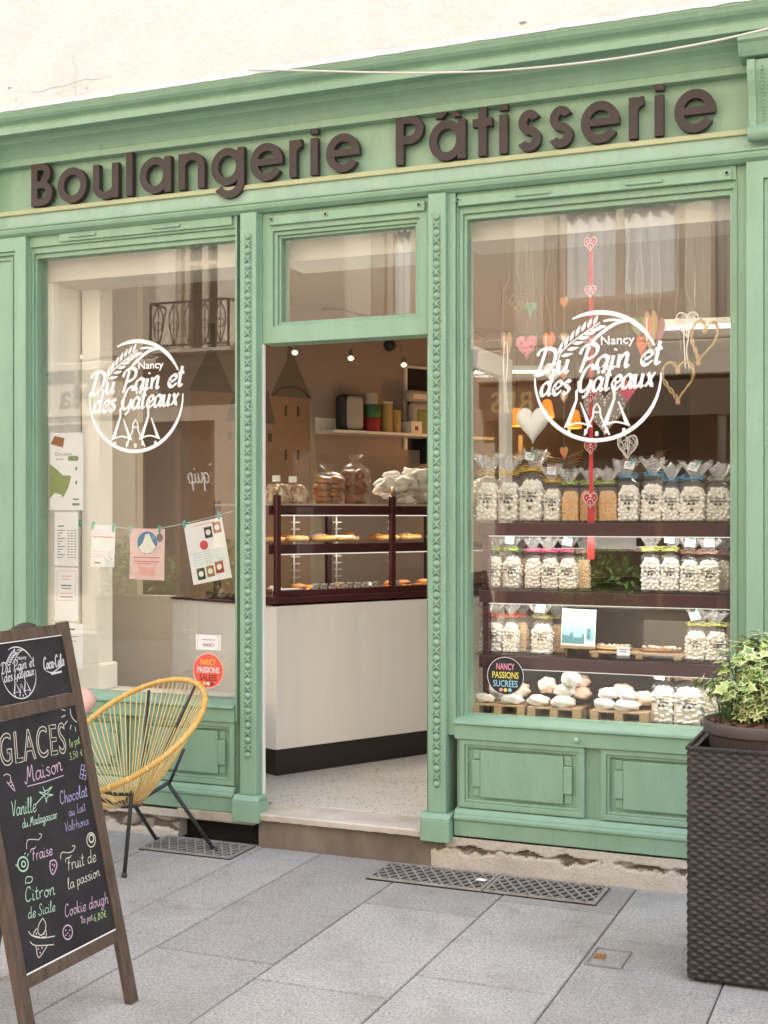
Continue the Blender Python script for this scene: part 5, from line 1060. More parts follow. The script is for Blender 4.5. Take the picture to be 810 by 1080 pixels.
def ribbon_mesh(key):
    q = MB(); z = BH*1.275; rr = random.Random(len(key)*7)
    q.tube([(.0115*math.cos(a*.5236), .010*math.sin(a*.5236), z+.001*math.sin(a)) for a in range(12)], .0035, n=6, closed=True)
    for s_ in (1, -1):
        q.tube(smooth_pts([(0, -.012, z), (s_*.018, -.020, z+.016), (s_*.036, -.018, z+.012), (s_*.032, -.020, z-.004), (s_*.004, -.013, z-.002)], 4), .0016, n=5)
        for j in range(3): q.tube(smooth_pts([(0, -.012, z), (s_*(.02+.006*j), -.018, z-.004+.006*j), (s_*(.04+.005*j), -.015-.004*j, z-.010+.009*j)], 4), .0012, n=5)
    q.ell((0, -.013, z), (.006, .005, .006), sub=1)
    o = q.build('ribbon', M[key]); me = o.data; bpy.data.objects.remove(o); return me
RB = {}
q = MB(); fr = Frame((0, -BD*.535-.0035, BH*.60), (1, 0, 0), (0, 0, 1))
script(q, fr, 'Du Pain et', -.030, .012, .058, .0052, .0017, None, slant=.25, sm=3); script(q, fr, 'des Gâteaux', -.030, .000, .060, .0052, .0017, None, slant=.25, sm=3)
for s_ in (-.008, .008): poly(q, fr, [(s_-.007, -.018), (s_+.007, -.018), (s_, -.004)], None)
disc(q, fr, 0, .004, .036, None, r2=.0355, n=30, a0=R(20), a1=R(150)); stroke(q, fr, [(-.03, -.003), (.03, -.003)], .0009, None, sm=1)
o = q.build('printed_emblem', M['black']); PRINT = o.data; bpy.data.objects.remove(o)
q = MB(); fr = Frame((.004, -BD*.535-.004, BH*.36), (1, 0, 0), (0, 0, 1)); disc(q, fr, 0, 0, .0068, M['black'], n=20); disc(q, fr, 0, 0, .0036, M['gold'], n=16, h=.0009); o = q.build('round_seal', None); SEAL = o.data; bpy.data.objects.remove(o)
q = MB(); q.box((-.021, -.0006, -.016), (.021, .0006, .016)); o = q.build('card', M['paper']); TAG = o.data; bpy.data.objects.remove(o)
q = MB()
for i, wd in enumerate((.026, .030, .018)): q.box((-wd/2, -.0011, .006-.007*i), (wd/2, -.0007, .0085-.007*i), M['ink'])
o = q.build('tag_print', None); TAGP = o.data; bpy.data.objects.remove(o)
def pegm(key):
    q = MB(); q.box((-.0032, -.005, -.012), (.0032, -.0008, .02)); q.box((-.0032, .0008, -.012), (.0032, .005, .02)); q.tube([(-.004, -.003, .003), (-.004, .003, .003)], .0012, n=5); o = q.build('peg', M[key]); me = o.data; bpy.data.objects.remove(o); return me
PEG = {k: pegm(k) for k in ('peg_green', 'wood_peg')}
def part(name, me, par, loc=(0, 0, 0), rot=(0, 0, 0), sc_=None):
    o = bpy.data.objects.new(name, me); COL.objects.link(o); o.parent = par; o.location = loc; o.rotation_euler = rot
    if sc_: o.scale = sc_
    return o
rb = random.Random(21)
def bag(u0, u1, z, hpx, kind, rib, label, tg=None, Y=.215, lab=True, seal=False, tops=1., group='cellophane bags of sweets on the display shelves'):
    """u0,u1 edges and height of the filled part in photo pixels"""
    x0, x1 = fx(u0, Y-.03), fx(u1, Y-.03); w_ = (x1-x0); h_ = hpx/FPX*5.45
    t = thing('sweet_bag', label, 'bag of sweets', ((x0+x1)/2, Y, z+.001), rb.uniform(-.14, .10), group); t.scale = (w_/BW*.985, min(1.25, w_/BW), h_/BH)
    t.rotation_euler = (rb.uniform(-.02, .03), rb.uniform(-.035, .035), t.rotation_euler.z); part('sweets', rb.choice(SW_[kind]), t); w1, w2 = rb.choice(WR); wr = part('wrapper', w1, t); part('gathered_top', w2, wr, rot=(rb.uniform(-.05, .05), rb.uniform(-.06, .06), rb.uniform(-.3, .3)), loc=(0, 0, 1.27*BH*(1-tops)), sc_=(1, 1, tops))
    if rib not in RB: RB[rib] = ribbon_mesh(rib)
    part('ribbon', RB[rib], t, rot=(0, 0, rb.uniform(-.35, .35)))
    if lab: part('printed_emblem', PRINT, wr)
    if seal: part('round_seal', SEAL, wr, loc=(rb.uniform(-.004, .012), 0, rb.uniform(-.006, .006)))
    if tg:
        a = rb.uniform(-.5, .5) if tg == 1 else .1; c_ = part('price_tag', TAG, t, loc=(rb.uniform(-.006, .014), -.036, BH*(1.60 if tops == 1 else 1.36)), rot=(-.1, a, 0), sc_=(BW/w_*1., 1, BH/h_*1.))
        part('tag_print', TAGP, c_); part('peg', PEG['wood_peg' if tg == 3 else 'peg_green'], c_, loc=(.012, 0, .016), rot=(0, .6, 0))
S1, S2, S3, S4 = SHZ[0], SHZ[1], SHZ[2], .6415
bag(503, 524.5, S1, 41, 'w', 'rib_yellow', 'white sweet bag with yellow ribbon, leftmost on the top shelf', seal=True)
bag(525.5, 547, S1, 41, 'w', 'rib_yellow', 'white sweet bag with yellow ribbon, second from left on the top shelf', seal=True)
bag(548, 571.5, S1, 44, 'w', 'rib_yellow', 'tall white sweet bag with yellow ribbon and pegged tag on the top shelf', tg=1, seal=True)
bag(573, 590.5, S1, 34, 'w', 'rib_yellow', 'short narrow white sweet bag beside the orange bags on the top shelf', tg=3, seal=True)
bag(591.5, 609.5, S1, 32, 'o', 'rib_green', 'orange candy bag with green ribbon left of the red ribbon', lab=False)
bag(610.5, 629.5, S1, 32, 'o', 'rib_green', 'orange candy bag directly behind the red heart ribbon', lab=False, Y=.24)
bag(630.5, 650.5, S1, 32, 'o', 'rib_green', 'orange candy bag with green ribbon right of the red ribbon', lab=False)
bag(652, 673, S1, 37, 'w', 'rib_blue', 'white sweet bag with blue ribbon and tag next to the orange bags', tg=1, seal=True)
bag(675.5, 697, S1, 38, 'w', 'rib_blue', 'tall narrow topped white bag with blue ribbon and no tag', seal=True)
bag(697.8, 716, S1, 34, 'w', 'rib_blue', 'small white bag with blue ribbon, third of the blue ribboned ones', seal=True)
bag(717, 743, S1, 35, 'w', 'rib_blue', 'wide white bag with blue ribbon and tag near the right end of the top shelf', tg=1, seal=True)
bag(744.5, 769.5, S1, 34, 'w', 'rib_grey', 'white bag with grey green ribbon at the right end of the top shelf', Y=.24)
bag(509, 527, S2, 33, 'w', 'rib_green', 'white bag with green ribbon at the left end of the second shelf')
bag(519, 533, S2, 31, 'b', 'rib_olive', 'beige bag hidden behind the two green ribboned bags', lab=False, Y=.32)
bag(530, 548, S2, 33, 'w', 'rib_green', 'white bag with green ribbon and square tag on the second shelf', tg=2)
bag(543, 556, S2, 31, 'b', 'rib_olive', 'beige bag behind the first pink ribboned bag', lab=False, Y=.32)
bag(552.5, 569, S2, 32, 'p', 'rib_pink', 'pinkish white bag with pink ribbon, first of three pink ones', lab=False)
bag(569.5, 587.5, S2, 32, 'p', 'rib_pink', 'pinkish white bag with pink ribbon, middle one of three')
bag(588.5, 607, S2, 32, 'p', 'rib_pink', 'pinkish white bag with pink ribbon and tag beside the red ribbon end', tg=1)
bag(606, 621, S2, 31, 'b', 'rib_rose', 'beige bag at the right end of the left group on the second shelf', lab=False, Y=.27)
bag(676, 695.5, S2, 34, 'w', 'rib_lime', 'white bag with bright yellow ribbon, left one of the right group')
bag(696.5, 715.5, S2, 34, 'w', 'rib_lime', 'white bag with bright yellow ribbon and tag on the second shelf', tg=2)
bag(716.5, 735, S2, 32, 'w', 'rib_brown', 'white bag with brown ribbon and tag on the second shelf', tg=2)
bag(736, 759.5, S2, 32, 'w', 'rib_rose', 'wide white bag with rose ribbon and tag at the right of the second shelf', tg=1)
bag(754, 768.5, S2, 31, 'w', 'rib_rose', 'white bag partly behind the rose ribboned bag at the right upright', lab=False, Y=.3)
bag(506.5, 529, S3, 31, 'w', 'rib_red', 'white bag with red ribbon and tag at the left end of the third shelf', tg=1)
bag(529.5, 545, S3, 31, 'w', 'rib_red', 'white bag with red ribbon beside the tagged red one', lab=True)
bag(541, 555.5, S3, 31, 'b', 'rib_red', 'beige bag with red ribbon tucked behind on the third shelf', lab=False, Y=.27)
bag(560, 580.5, S3, 31, 'w', 'rib_olive', 'white bag with olive ribbon and tag left of the card easel', tg=2)
bag(578.5, 595, S3, 30, 'b', 'rib_olive', 'beige bag half hidden behind the card easel', lab=False, Y=.28)
bag(722, 743, S3, 29, 'w', 'rib_lime', 'white bag with yellow green ribbon and tag right of the pastry tray', tg=1)
bag(744, 766, S3, 29, 'w', 'rib_lime', 'white bag with yellow green ribbon at the right end of the third shelf')
bag(687, 711, S4, 37, 'w', 'rib_brown', 'large white bag with brown ribbon and pegged tag on the window bottom', tg=3, tops=.4, Y=.22)
bag(710, 740, S4, 37, 'w', 'rib_brown', 'large white bag with brown ribbon beside the potted ivy', tops=.4, Y=.22)
bag(738, 760, S4, 36, 'w', 'rib_brown', tops=.4, label='large white bag mostly hidden behind the potted ivy', Y=.27, lab=False)

# pallets with meringues ----------------------------------------------
def pallet(u0, u1, label, Y=.185, dep=.16, rz=0.):
    x0, x1 = fx(u0, Y-dep/2), fx(u1, Y-dep/2); w_ = x1-x0; z = S4; cx = (x0+x1)/2
    t = thing('mini_pallet', label, 'pallet', (cx, Y, z), rz, 'small wooden pallets in the window bottom')
    def pp(nm, boxes):
        q = MB()
        for b in boxes: q.box(*b)
        o = q.build(nm, M['wood_pale'], bevel=.0015); o.parent = t; return o
    h_ = .052
    pp('deck', [((-w_/2, -dep/2+i*dep/5+.003, h_-.008), (w_/2, -dep/2+(i+1)*dep/5-.003, h_)) for i in range(5)])
    pp('blocks', [((-w_/2+k*(w_-.035)/2, -dep/2+j*(dep-.03)/2, .009), (-w_/2+k*(w_-.035)/2+.035, -dep/2+j*(dep-.03)/2+.03, h_-.0085)) for k in range(3) for j in range(3)])
    pp('runner', [((-w_/2, -dep/2+j*(dep-.03)/2, .0005), (w_/2, -dep/2+j*(dep-.03)/2+.03, .0086)) for j in range(3)])
    return cx, Y, z+h_, w_
def mering(p, r, key, seed, label, rz=0.):
    t = thing('meringue', label, 'meringue', p, rz, 'meringues piled on the small pallets'); V, F = ICO[3]; rr = random.Random(seed); q = MB(); vs_ = []
    for v in V:
        a = math.atan2(v.y, v.x); k = 1+.20*noise.noise(v*2.0+Vector((seed, 0, 0)))+.08*math.sin(a*3+v.z*7+seed)+.06*noise.noise(v*6+Vector((seed, 3, 0)))
        vs_.append((v.x*r[0]*k, v.y*r[1]*k, max(-.75, v.z)*r[2]*k+r[2]*.75))
    q.add(vs_, F, None, True); o = q.build('shell', M[key]); o.parent = t
cx, y, z, w_ = pallet(497, 553, 'small wooden pallet under the black round sticker, leftmost')
for k, (u, dz, dy, r, key, lab) in enumerate(((512, 0, -.03, (.044, .035, .026), 'meringue', 'white meringue at the left front corner of the left pallet'), (540, 0, -.03, (.052, .036, .024), 'meringue', 'wide white meringue at the right front of the left pallet'), (521, .043, .0, (.056, .04, .024), 'meringue', 'white meringue lying on top below the round sticker'), (549, .03, .03, (.042, .04, .032), 'meringue_p', 'pinkish meringue at the back right of the left pallet'))): mering((fx(u, y+dy), y+dy, z+dz), r, key, k+1, lab, .2*k)
cx, y, z, w_ = pallet(556, 612, 'small wooden pallet carrying the tallest meringue pile', dep=.2, Y=.2)
for k, (u, dz, dy, r, key, lab) in enumerate(((568, 0, -.04, (.05, .04, .026), 'meringue', 'white meringue with red crumbs at the left of the tall pile'), (594, 0, -.05, (.055, .04, .028), 'meringue', 'white meringue at the front right of the tall pile'), (596, .045, -.02, (.05, .042, .028), 'meringue', 'white meringue in the middle of the tall pile'), (603, .090, -.02, (.058, .045, .034), 'meringue', 'big white meringue crowning the tall pile'), (578, .052, .0, (.044, .04, .038), 'meringue_p', 'pink orange swirled meringue on the left of the tall pile'), (613, .03, .03, (.045, .045, .03), 'meringue_p', 'peach meringue at the right of the tall pile'), (612, .075, .05, (.045, .045, .032), 'meringue_p', 'peach meringue behind the crowning white one'))): mering((fx(u, y+dy), y+dy, z+dz), r, key, k+11, lab, .5*k)
cx, y, z, w_ = pallet(622, 683, 'small wooden pallet with five meringues right of the tall pile')
for k, (u, dz, dy, r, key, lab) in enumerate(((638, 0, -.03, (.046, .036, .028), 'meringue', 'white meringue at the left front of the right pallet'), (661, 0, -.03, (.056, .038, .026), 'meringue', 'white meringue at the right front of the right pallet'), (643, .042, 0, (.05, .04, .026), 'meringue', 'white meringue on top at the left of the right pallet'), (663, .042, 0, (.05, .036, .024), 'meringue', 'tilted white meringue on top of the right pallet'), (680, .02, .03, (.044, .044, .034), 'meringue_p', 'peach meringue at the back right of the right pallet'), (657, .05, .05, (.045, .045, .03), 'meringue_p', 'peach meringue behind the top row of the right pallet'))): mering((fx(u, y+dy), y+dy, z+dz), r, key, k+31, lab, .4*k)

# easel with the city card, pastry tray --------------------------------
zb = S3; x0 = fx(593, .2); t = thing('card_easel', 'small wooden easel on the third display shelf', 'easel', (fx(610, .2), .2, zb)); q = MB()
for s_ in (-1, 1): q.tube([(fx(610+s_*13, .18), .18, zb), (fx(610+s_*8, .22), .225, zb+.19)], .004, n=4)
q.tube([(fx(610, .27), .27, zb), (fx(610, .225), .23, zb+.19)], .004, n=4); q.box((fx(592, .18), .165, zb+.033), (fx(628, .18), .19, zb+.043)); q.build('easel_frame', M['wood_pale'], t)
fr = Frame((fx(609.5, .19), .186, zb+.0435), (1, 0, -.02), (0, .18, 1)); W2, H2 = .150, .158
t = thing('city_card', 'printed card headed NANCY with a pale blue photograph on the easel', 'card', fr.p(0, 0))
q = MB(); q.prism([fr.p(-W2/2, 0), fr.p(W2/2, 0), fr.p(W2/2, H2), fr.p(-W2/2, H2)], fr.n*-.003); q.build('card', M['paper'], t)
q = MB(); quad(q, fr, -W2/2+.004, .008, .028, .106); q.build('photo_panel', M['print_sky'], t)
q = MB(); poly(q, fr, [(-W2/2+.004, .008), (.028, .008), (.028, .05), (.018, .05), (.016, .035), (-.02, .035), (-.022, .055), (-.035, .055), (-.037, .04), (-W2/2+.004, .045)], None, h=.001); q.build('skyline_print', M['print_teal'], t)
q = MB(); print_text(q, fr, 'NANCY', -.022, .130, .016, None, width=.075, h=.0012); q.build('lettering', M['ink'], t)
q = MB(); quad(q, fr, .034, .022, W2/2-.005, .085); quad(q, fr, .034, .122, W2/2-.012, .127); quad(q, fr, .034, .108, W2/2-.018, .112); q.build('side_print', M['print_sky'], t); q = MB(); quad(q, fr, .038, .03, .054, .075, h=.001); q.build('side_picture', M['print_teal'], t)
x0, x1 = fx(624, .2), fx(723, .2); t = thing('pastry_tray', 'slatted wooden tray of flat nut pastries on the third shelf', 'tray', ((x0+x1)/2, .25, zb)); q = MB()
for i in range(4): q.box((x0, .15+i*.055, zb+.018), (x1, .19+i*.055, zb+.026))
for xx in (x0+.01, (x0+x1)/2, x1-.04): q.box((xx, .15, zb+.001), (xx+.03, .355, zb+.0178))
q.build('slats', M['wood_pale'], t, bevel=.0015)
for k, (u, lab, key) in enumerate(((645, 'long pale pastry log at the left of the slatted tray', 'crust_pale'), (698, 'flat nut studded pastry at the right of the slatted tray', 'crust'))):
    p = Vector((fx(u, .24), .22, zb+.027)); tt = thing('flat_pastry', lab, 'pastry', p); q = MB(); q.ell(p+Vector((0, .03, .008)), (.095, .06, .011), None, sub=3, jit=.12, seed=k); q.build('base', M[key], tt); q = MB()
    for j in range(30): q.ell(p+Vector((rb.uniform(-.08, .08), rb.uniform(-.02, .06), .018)), (.009, .006, .005), None, sub=1)
    q.build('nuts', M['cream_food'], tt)
t = thing('price_card', 'white price card propped before the nut pastries on the third shelf', 'price card', (fx(657, .14), .14, zb)); fr = Frame((fx(657, .14), .14, zb+.002), (1, 0, 0), (0, .25, 1)); q = MB(); q.prism([fr.p(-.027, 0), fr.p(.027, 0), fr.p(.027, .05), fr.p(-.027, .05)], fr.n*-.002); q.build('card', M['paper'], t); q = MB(); quad(q, fr, -.027, 0, .027, .012); quad(q, fr, -.02, .036, .02, .040); quad(q, fr, -.014, .026, .014, .030); q.build('print_line', M['ink'], t)

# hanging hearts --------------------------------------------------------
def heart_pts(n_=36):
    P = []
    for i in range(n_):
        a = 2*math.pi*i/n_; P.append((math.sin(a)**3, (13*math.cos(a)-5*math.cos(2*a)-2*math.cos(3*a)-math.cos(4*a))/16.))
    z0 = min(p[1] for p in P); z1 = max(p[1] for p in P); return [(x, (z-z0)/(z1-z0)*2-1) for x, z in P]
HP = heart_pts()
def heart_solid(mb, p, w, h, d, m=None, rot=0., puff=True):
    n_ = len(HP); c, s_ = math.cos(rot), math.sin(rot); vs_ = []; L = []
    lv = [(0, .0), (.55, .72), (.85, .92), (1, 1), (.85, .92), (.55, .72), (0, .0)] if puff else None
    rows = [(-1, .25), (-.93, .55), (-.72, .82), (-.38, .96), (0, 1), (.38, .96), (.72, .82), (.93, .55), (1, .25)] if puff else [(-1, .0), (-1, .9), (-.85, 1), (.85, 1), (1, .9), (1, 0)]
    for yy, f_ in rows:
        for x, z in HP:
            X = x*w/2*f_; Z_ = (z*f_+(1-f_)*.15)*h/2; vs_.append((p[0]+X*c-Z_*s_, p[1]+yy*d/2, p[2]+X*s_+Z_*c))
    k = len(rows); fs = [(i*n_+j, i*n_+(j+1) % n_, (i+1)*n_+(j+1) % n_, (i+1)*n_+j) for i in range(k-1) for j in range(n_)]+[tuple(range(n_-1, -1, -1)), tuple(range((k-1)*n_, k*n_))]
    mb.add(vs_, fs, m, puff)
def outline(p, w, h, rot=0., f_=1.): c, s_ = math.cos(rot), math.sin(rot); return [Vector((p[0]+x*w/2*f_*c-z*h/2*f_*s_, p[1], p[2]+x*w/2*f_*s_+z*h/2*f_*c)) for x, z in HP]
HY = .20; PX = 5.4/FPX
def hang(t, p, h, top=2.70, wob=.012, m='string_thread', seed=0):
    rr = random.Random(seed); z0 = p[2]+h/2*.55; P = [(p[0], p[1], z0)]; z = z0+.05
    while z < top: P.append((p[0]+rr.uniform(-wob, wob)*min(1, (top-z)/.2), p[1], z)); z += .075
    P.append((p[0], p[1], top)); q = MB(); q.tube(smooth_pts(P, 4), .0008, n=4); q.build('thread', M[m], t)
M['string_thread'] = mat('pale_thread', (.42, .38, .31), .8)
def heart(u, v, wpx, hpx, style, key, label, Y=HY, rot=0., name='hanging_heart', tail=None, wob=.012):
    p = onY(u, v, Y); w, h = wpx*PX*1.02, hpx*PX; t = thing(name, label, 'heart', p, group='decorative hearts hanging in the right window')
    q = MB()
    if style == 'flat': heart_solid(q, p, w, h, .012, None, rot, False); q.build('body', M[key], t)
    elif style == 'puff': heart_solid(q, p, w, h, w*.42, None, rot); q.build('body', M[key], t)
    elif style == 'stripe':
        heart_solid(q, p, w, h, .012, None, rot, False); q.build('body', M[key], t)
        for i, k2 in enumerate(('cream_food', 'heart_orange', 'tin_gold')):
            s2 = MB(); x = p.x-w*.28+i*w*.24; s2.box((x, p.y-.0085, p.z-h*.18), (x+w*.10, p.y-.0061, p.z+h*.36)); s2.build('painted_stripe', M[k2], t)
    elif style == 'wire':
        rr = random.Random(int(u)); o = outline(p, w, h, rot)
        for k in range(3): q.tube([a+Vector((rr.uniform(-.002, .002), rr.uniform(-.006, .006), rr.uniform(-.002, .002))) for a in o], .0019, n=5, closed=True)
        for k in range(34):
            a, b_ = rr.sample(o, 2); q.tube([a+Vector((0, rr.uniform(-.006, .006), 0)), (a+b_)/2+Vector((0, rr.choice((-1, 1))*.012, 0)), b_+Vector((0, rr.uniform(-.006, .006), 0))], .0014, n=4)
        q.build('woven_wire', M[key], t)
    elif style == 'rope':
        o = smooth_pts(outline(p, w, h, rot), 3, True); n_ = len(o)
        for ph in (0, math.pi): q.tube([a+Vector((.0042*math.cos(i*.55+ph), .0045*math.sin(i*.55+ph), .0042*math.cos(i*.55+ph))) for i, a in enumerate(o)], .0040, n=6, closed=True)
        q.build('twisted_rope', M[key], t); k2 = MB(); b_ = outline(p, w, h, rot)
        for c_ in (b_[0], b_[18]): k2.ell(c_, (.010, .009, .010), sub=2, jit=.5, seed=3)
        k2.build('knot', M[key], t)
    elif style == 'lace':
        heart_solid(q, p, w, h, .008, None, rot, False); q.build('body', M[key], t); o1 = outline(p, w, h, rot, .86); o2 = outline(p, w, h, rot, .66); s2 = MB()
        for a in o1+o2[::2]: s2.ell(a+Vector((0, -.0042, 0)), (.0048, .002, .0048), sub=1)
        s2.build('punched_dots', M['heart_white'], t)
    elif style == 'button':
        heart_solid(q, p, w, h, w*.3, None, rot); q.build('body', M[key], t); s2 = MB()
        for a in ((-.2, .2), (.24, .05), (-.05, -.22)): s2.ell(p+Vector((a[0]*w, -w*.14, a[1]*h)), (.006, .002, .006), sub=1)
        s2.build('buttons', M['heart_plum'], t)
    elif style == 'fluff':
        rr = random.Random(3)
        for x, z in HP: q.ell(p+Vector((x*w*.42, rr.uniform(-.01, .01), z*h*.42)), (.013, .013, .013), None, sub=1, jit=.5, seed=int(x*9))
        q.build('feather_ring', M[key], t); s2 = MB(); s2.ell(p, (.012, .01, .012)); s2.build('rosette', M['heart_plum'], t)
    if tail:
        s2 = MB()
        for k in range(2):
            x = p.x+(k-.5)*.008; pts = smooth_pts([(x, p.y-.012, p.z+h*.2), (x+.006*(k*2-1), p.y-.018, p.z-h*.4), (x-.004, p.y-.012, p.z-tail*PX*.6), (x+.008*k, p.y-.012, p.z-tail*PX)], 4); s2.tube(pts, .0028, n=5)
        s2.build('tail_ribbon', M['heart_white'], t)
    hang(t, p, h, seed=int(u*3+v), wob=wob)
heart(547, 321, 19, 22, 'wire', 'wicker', 'brown woven wicker heart at the upper left of the right window', wob=.02)
heart(559.5, 327, 15, 18, 'puff', 'heart_mint', 'small mint green heart beside the brown wicker one', Y=.26)
heart(534.5, 367, 11, 36, 'stripe', 'heart_tan', 'tall narrow tan wooden heart with a white tail, leftmost', tail=75, wob=.025)
heart(555.5, 367, 24, 27, 'button', 'heart_pink', 'pink heart with dark buttons left of the emblem')
heart(579, 363, 13, 25, 'stripe', 'heart_orange', 'narrow striped orange heart by the wheat ear of the emblem', wob=.022)
heart(583, 393, 17, 20, 'fluff', 'heart_white', 'fluffy white feathered heart with a dark rosette behind the lettering')
heart(562, 449, 36, 40, 'puff', 'heart_white', 'large stuffed white fabric heart beside the amber lamps', Y=.18)
heart(673, 345, 15, 22, 'flat', 'heart_moss', 'moss green heart behind the striped one, upper right of the emblem', Y=.27)
heart(677, 366, 11, 26, 'flat', 'heart_orange', 'bright orange red pointed heart below the moss green one', Y=.24)
heart(686, 352, 15, 48, 'stripe', 'heart_tan', 'tallest striped wooden heart at the right edge of the emblem')
heart(694.5, 351, 14, 32, 'flat', 'heart_plum', 'plum coloured heart right of the tall striped one', Y=.22)
heart(724.5, 343, 23, 27, 'wire', 'heart_white', 'white woven wire heart with white ribbon tails', tail=46, wob=.02)
heart(741, 361, 26, 44, 'rope', 'rope', 'open straw rope heart, tilted, at the far right', rot=R(-12))
heart(715, 403, 32, 42, 'rope', 'rope', 'open straw rope heart below the white wire one', Y=.19)
heart(662, 412, 20, 27, 'flat', 'heart_coral', 'plain coral pink heart inside the emblem ring', Y=.19)
heart(638, 436, 46, 52, 'lace', 'heart_grey', 'large grey heart with white dotted rim behind the emblem towers', Y=.27)
heart(662, 472, 21, 26, 'wire', 'heart_white', 'white woven wire heart below the emblem ring', Y=.19)
# garlands
gx = onY(623, 400, .16); t = thing('heart_garland', 'red ribbon garland of dotted red hearts hanging down to the second shelf', 'garland', gx)
q = MB(); x = gx.x; q.box((x-.0085, .166, fz(623, 536, .16)), (x+.0085, .1675, 2.69)); q.box((x-.0155, .1645, fz(623, 590, .16)), (x+.0155, .166, fz(623, 534, .16))); q.build('ribbon', M['ribbon_red'], t)
for k, (v, w_) in enumerate(((258, 14), (308, 12), (363, 12), (418, 13), (473, 13), (528, 15))):
    p = Vector((x, .158, fz(623, v, .16))); q = MB(); heart_solid(q, p, w_*PX, w_*PX*1.05, .010, None, 0, False); hh = q.build('heart', M['heart_red'], t)
    q = MB(); 
    for a in outline(p, w_*PX, w_*PX*1.05, 0, .60)[::4]+outline(p, w_*PX, w_*PX*1.05, 0, .28)[::9]: q.ell(a+Vector((0, -.0052, 0)), (.0028, .0012, .0028), sub=1)
    q.build('dots', M['white'], hh); q = MB(); o = outline(p, w_*PX, w_*PX*1.05, 0, 1.0); q.tube([a+Vector((0, -.004, 0)) for a in o], .0015, n=4, closed=True); q.build('pale_rim', M['heart_white'], hh)
gx = onY(595, 400, .22); t = thing('heart_garland', 'thread garland of small orange and cream wooden hearts left of the red ribbon', 'garland', gx); q = MB(); q.tube([(gx.x, .22, fz(595, 484, .22)), (gx.x, .22, 2.69)], .0011, n=4); q.build('thread', M['string_thread'], t)
for k, v in enumerate((320, 358, 396, 420, 478)):
    p = Vector((gx.x, .22, fz(595, v, .22))); q = MB(); heart_solid(q, p, 9*PX, 14*PX, .008, None, 0, False); hh = q.build('heart', M['heart_tan'], t); q = MB(); heart_solid(q, p+Vector((-.002, -.0042, 0)), 4.5*PX, 9*PX, .002, None, 0, False); q.build('painted_patch', M['heart_orange' if k % 2 == 0 else 'cream_food'], hh)

# ================================================================== LEFT WINDOW: posters, clothes line
def sheet(name, label, cat, u0, v0, u1, v1, Y, m='paper', rot=0., grp=None, pitch=0.):
    """flat paper: returns thing, frame centred on it, half width, half height"""
    a, b_ = onY(u0, v0, Y), onY(u1, v1, Y); c_ = (a+b_)/2; w2, h2 = (b_.x-a.x)/2, (a.z-b_.z)/2
    fr = Frame(c_, (math.cos(rot), 0, math.sin(rot)), (-math.sin(rot), pitch, math.cos(rot))); t = thing(name, label, cat, c_, group=grp)
    q = MB(); q.prism([fr.p(-w2, -h2), fr.p(w2, -h2), fr.p(w2, h2), fr.p(-w2, h2)], fr.n*-.0012); q.build('sheet', M[m], t)
    return t, fr, w2, h2
def lines(t, fr, rows, key, name='print_line'):
    q = MB()
    for (x0, y0, x1, y1) in rows: quad(q, fr, x0, y0, x1, y1)
    q.build(name, M[key], t)
t, fr, w, h = sheet('food_poster', 'tall white poster with a green map shape stuck inside the left window', 'poster', 52.5, 457, 87.5, 538, .068)
q = MB(); poly(q, fr, [(-w*.95, h*.72), (-w*.2, h*.62), (-w*.1, h*.86), (-w*.7, h*.93)]); q.build('wood_tag_print', M['crust'], t)
q = MB(); poly(q, fr, [(-w, h*.2), (-w*.55, h*.05), (-w*.2, -.02), (w*.2, h*-.1), (w*.3, -h*.15), (w*.12, -h*.42), (-.02, -h*.68), (-w*.3, -h*.60), (-w*.7, -h*.55), (-w, -h*.7)]); q.build('map_print', M['print_green'], t)
q = MB(); print_text(q, fr, 'Du pain', -w*.15, h*.46, .018, None, width=w*1.0); print_text(q, fr, 'avec', -w*.38, h*.33, .014, None, width=w*.5); q.build('lettering', M['ink'], t)
q = MB(); poly(q, fr, [(w*.15, h*.27), (w*.68, h*.27), (w*.75, h*.33), (w*.68, h*.40), (w*.15, h*.40), (w*.08, h*.33)]); poly(q, fr, [(w*.6, h*.0), (w*.68, h*.07), (w*.6, h*.14), (w*.52, h*.07)]); poly(q, fr, [(w*.6, -h*.36), (w*.68, -h*.29), (w*.6, -h*.22), (w*.52, -h*.29)]); quad(q, fr, w*.35, -h*.88, w*.8, -h*.82); quad(q, fr, w*.4, -h*.74, w*.75, -h*.70); q.build('dark_prints', M['heart_moss'], t)
t, fr, w, h = sheet('menu_sheet', 'white price list with rows of figures below the tall poster', 'menu', 57.5, 540, 82.5, 597, .068)
lines(t, fr, [(-w*.75, h*(.3-.1*k), -w*(.1+.2*(k % 3)), h*(.33-.1*k)) for k in range(11)]+[(w*(.1+.28*c), h*(.3-.1*k), w*(.28+.28*c), h*(.33-.1*k)) for k in range(11) for c in range(3)]+[(-w*.7, h*.45, -w*.2, h*.5)], 'ink')
t, fr, w, h = sheet('menu_sheet', 'white framed notice with red border line below the price list', 'menu', 57.5, 598.5, 82.5, 655, .068)
q = MB(); L = lambda a, b_: [fr.p(-a, b_-h*.95*1.1+h*1.0-h*.55, .0004), fr.p(a, b_-h*.95*1.1+h*1.0-h*.55, .0004), fr.p(a, h*.9, .0004), fr.p(-a, h*.9, .0004)]
for (x0, y0, x1, y1) in ((-w*.8, -h*.25, w*.8, -h*.23), (-w*.8, h*.87, w*.8, h*.89), (-w*.8, -h*.25, -w*.77, h*.89), (w*.77, -h*.25, w*.8, h*.89)): quad(q, fr, x0, y0, x1, y1)
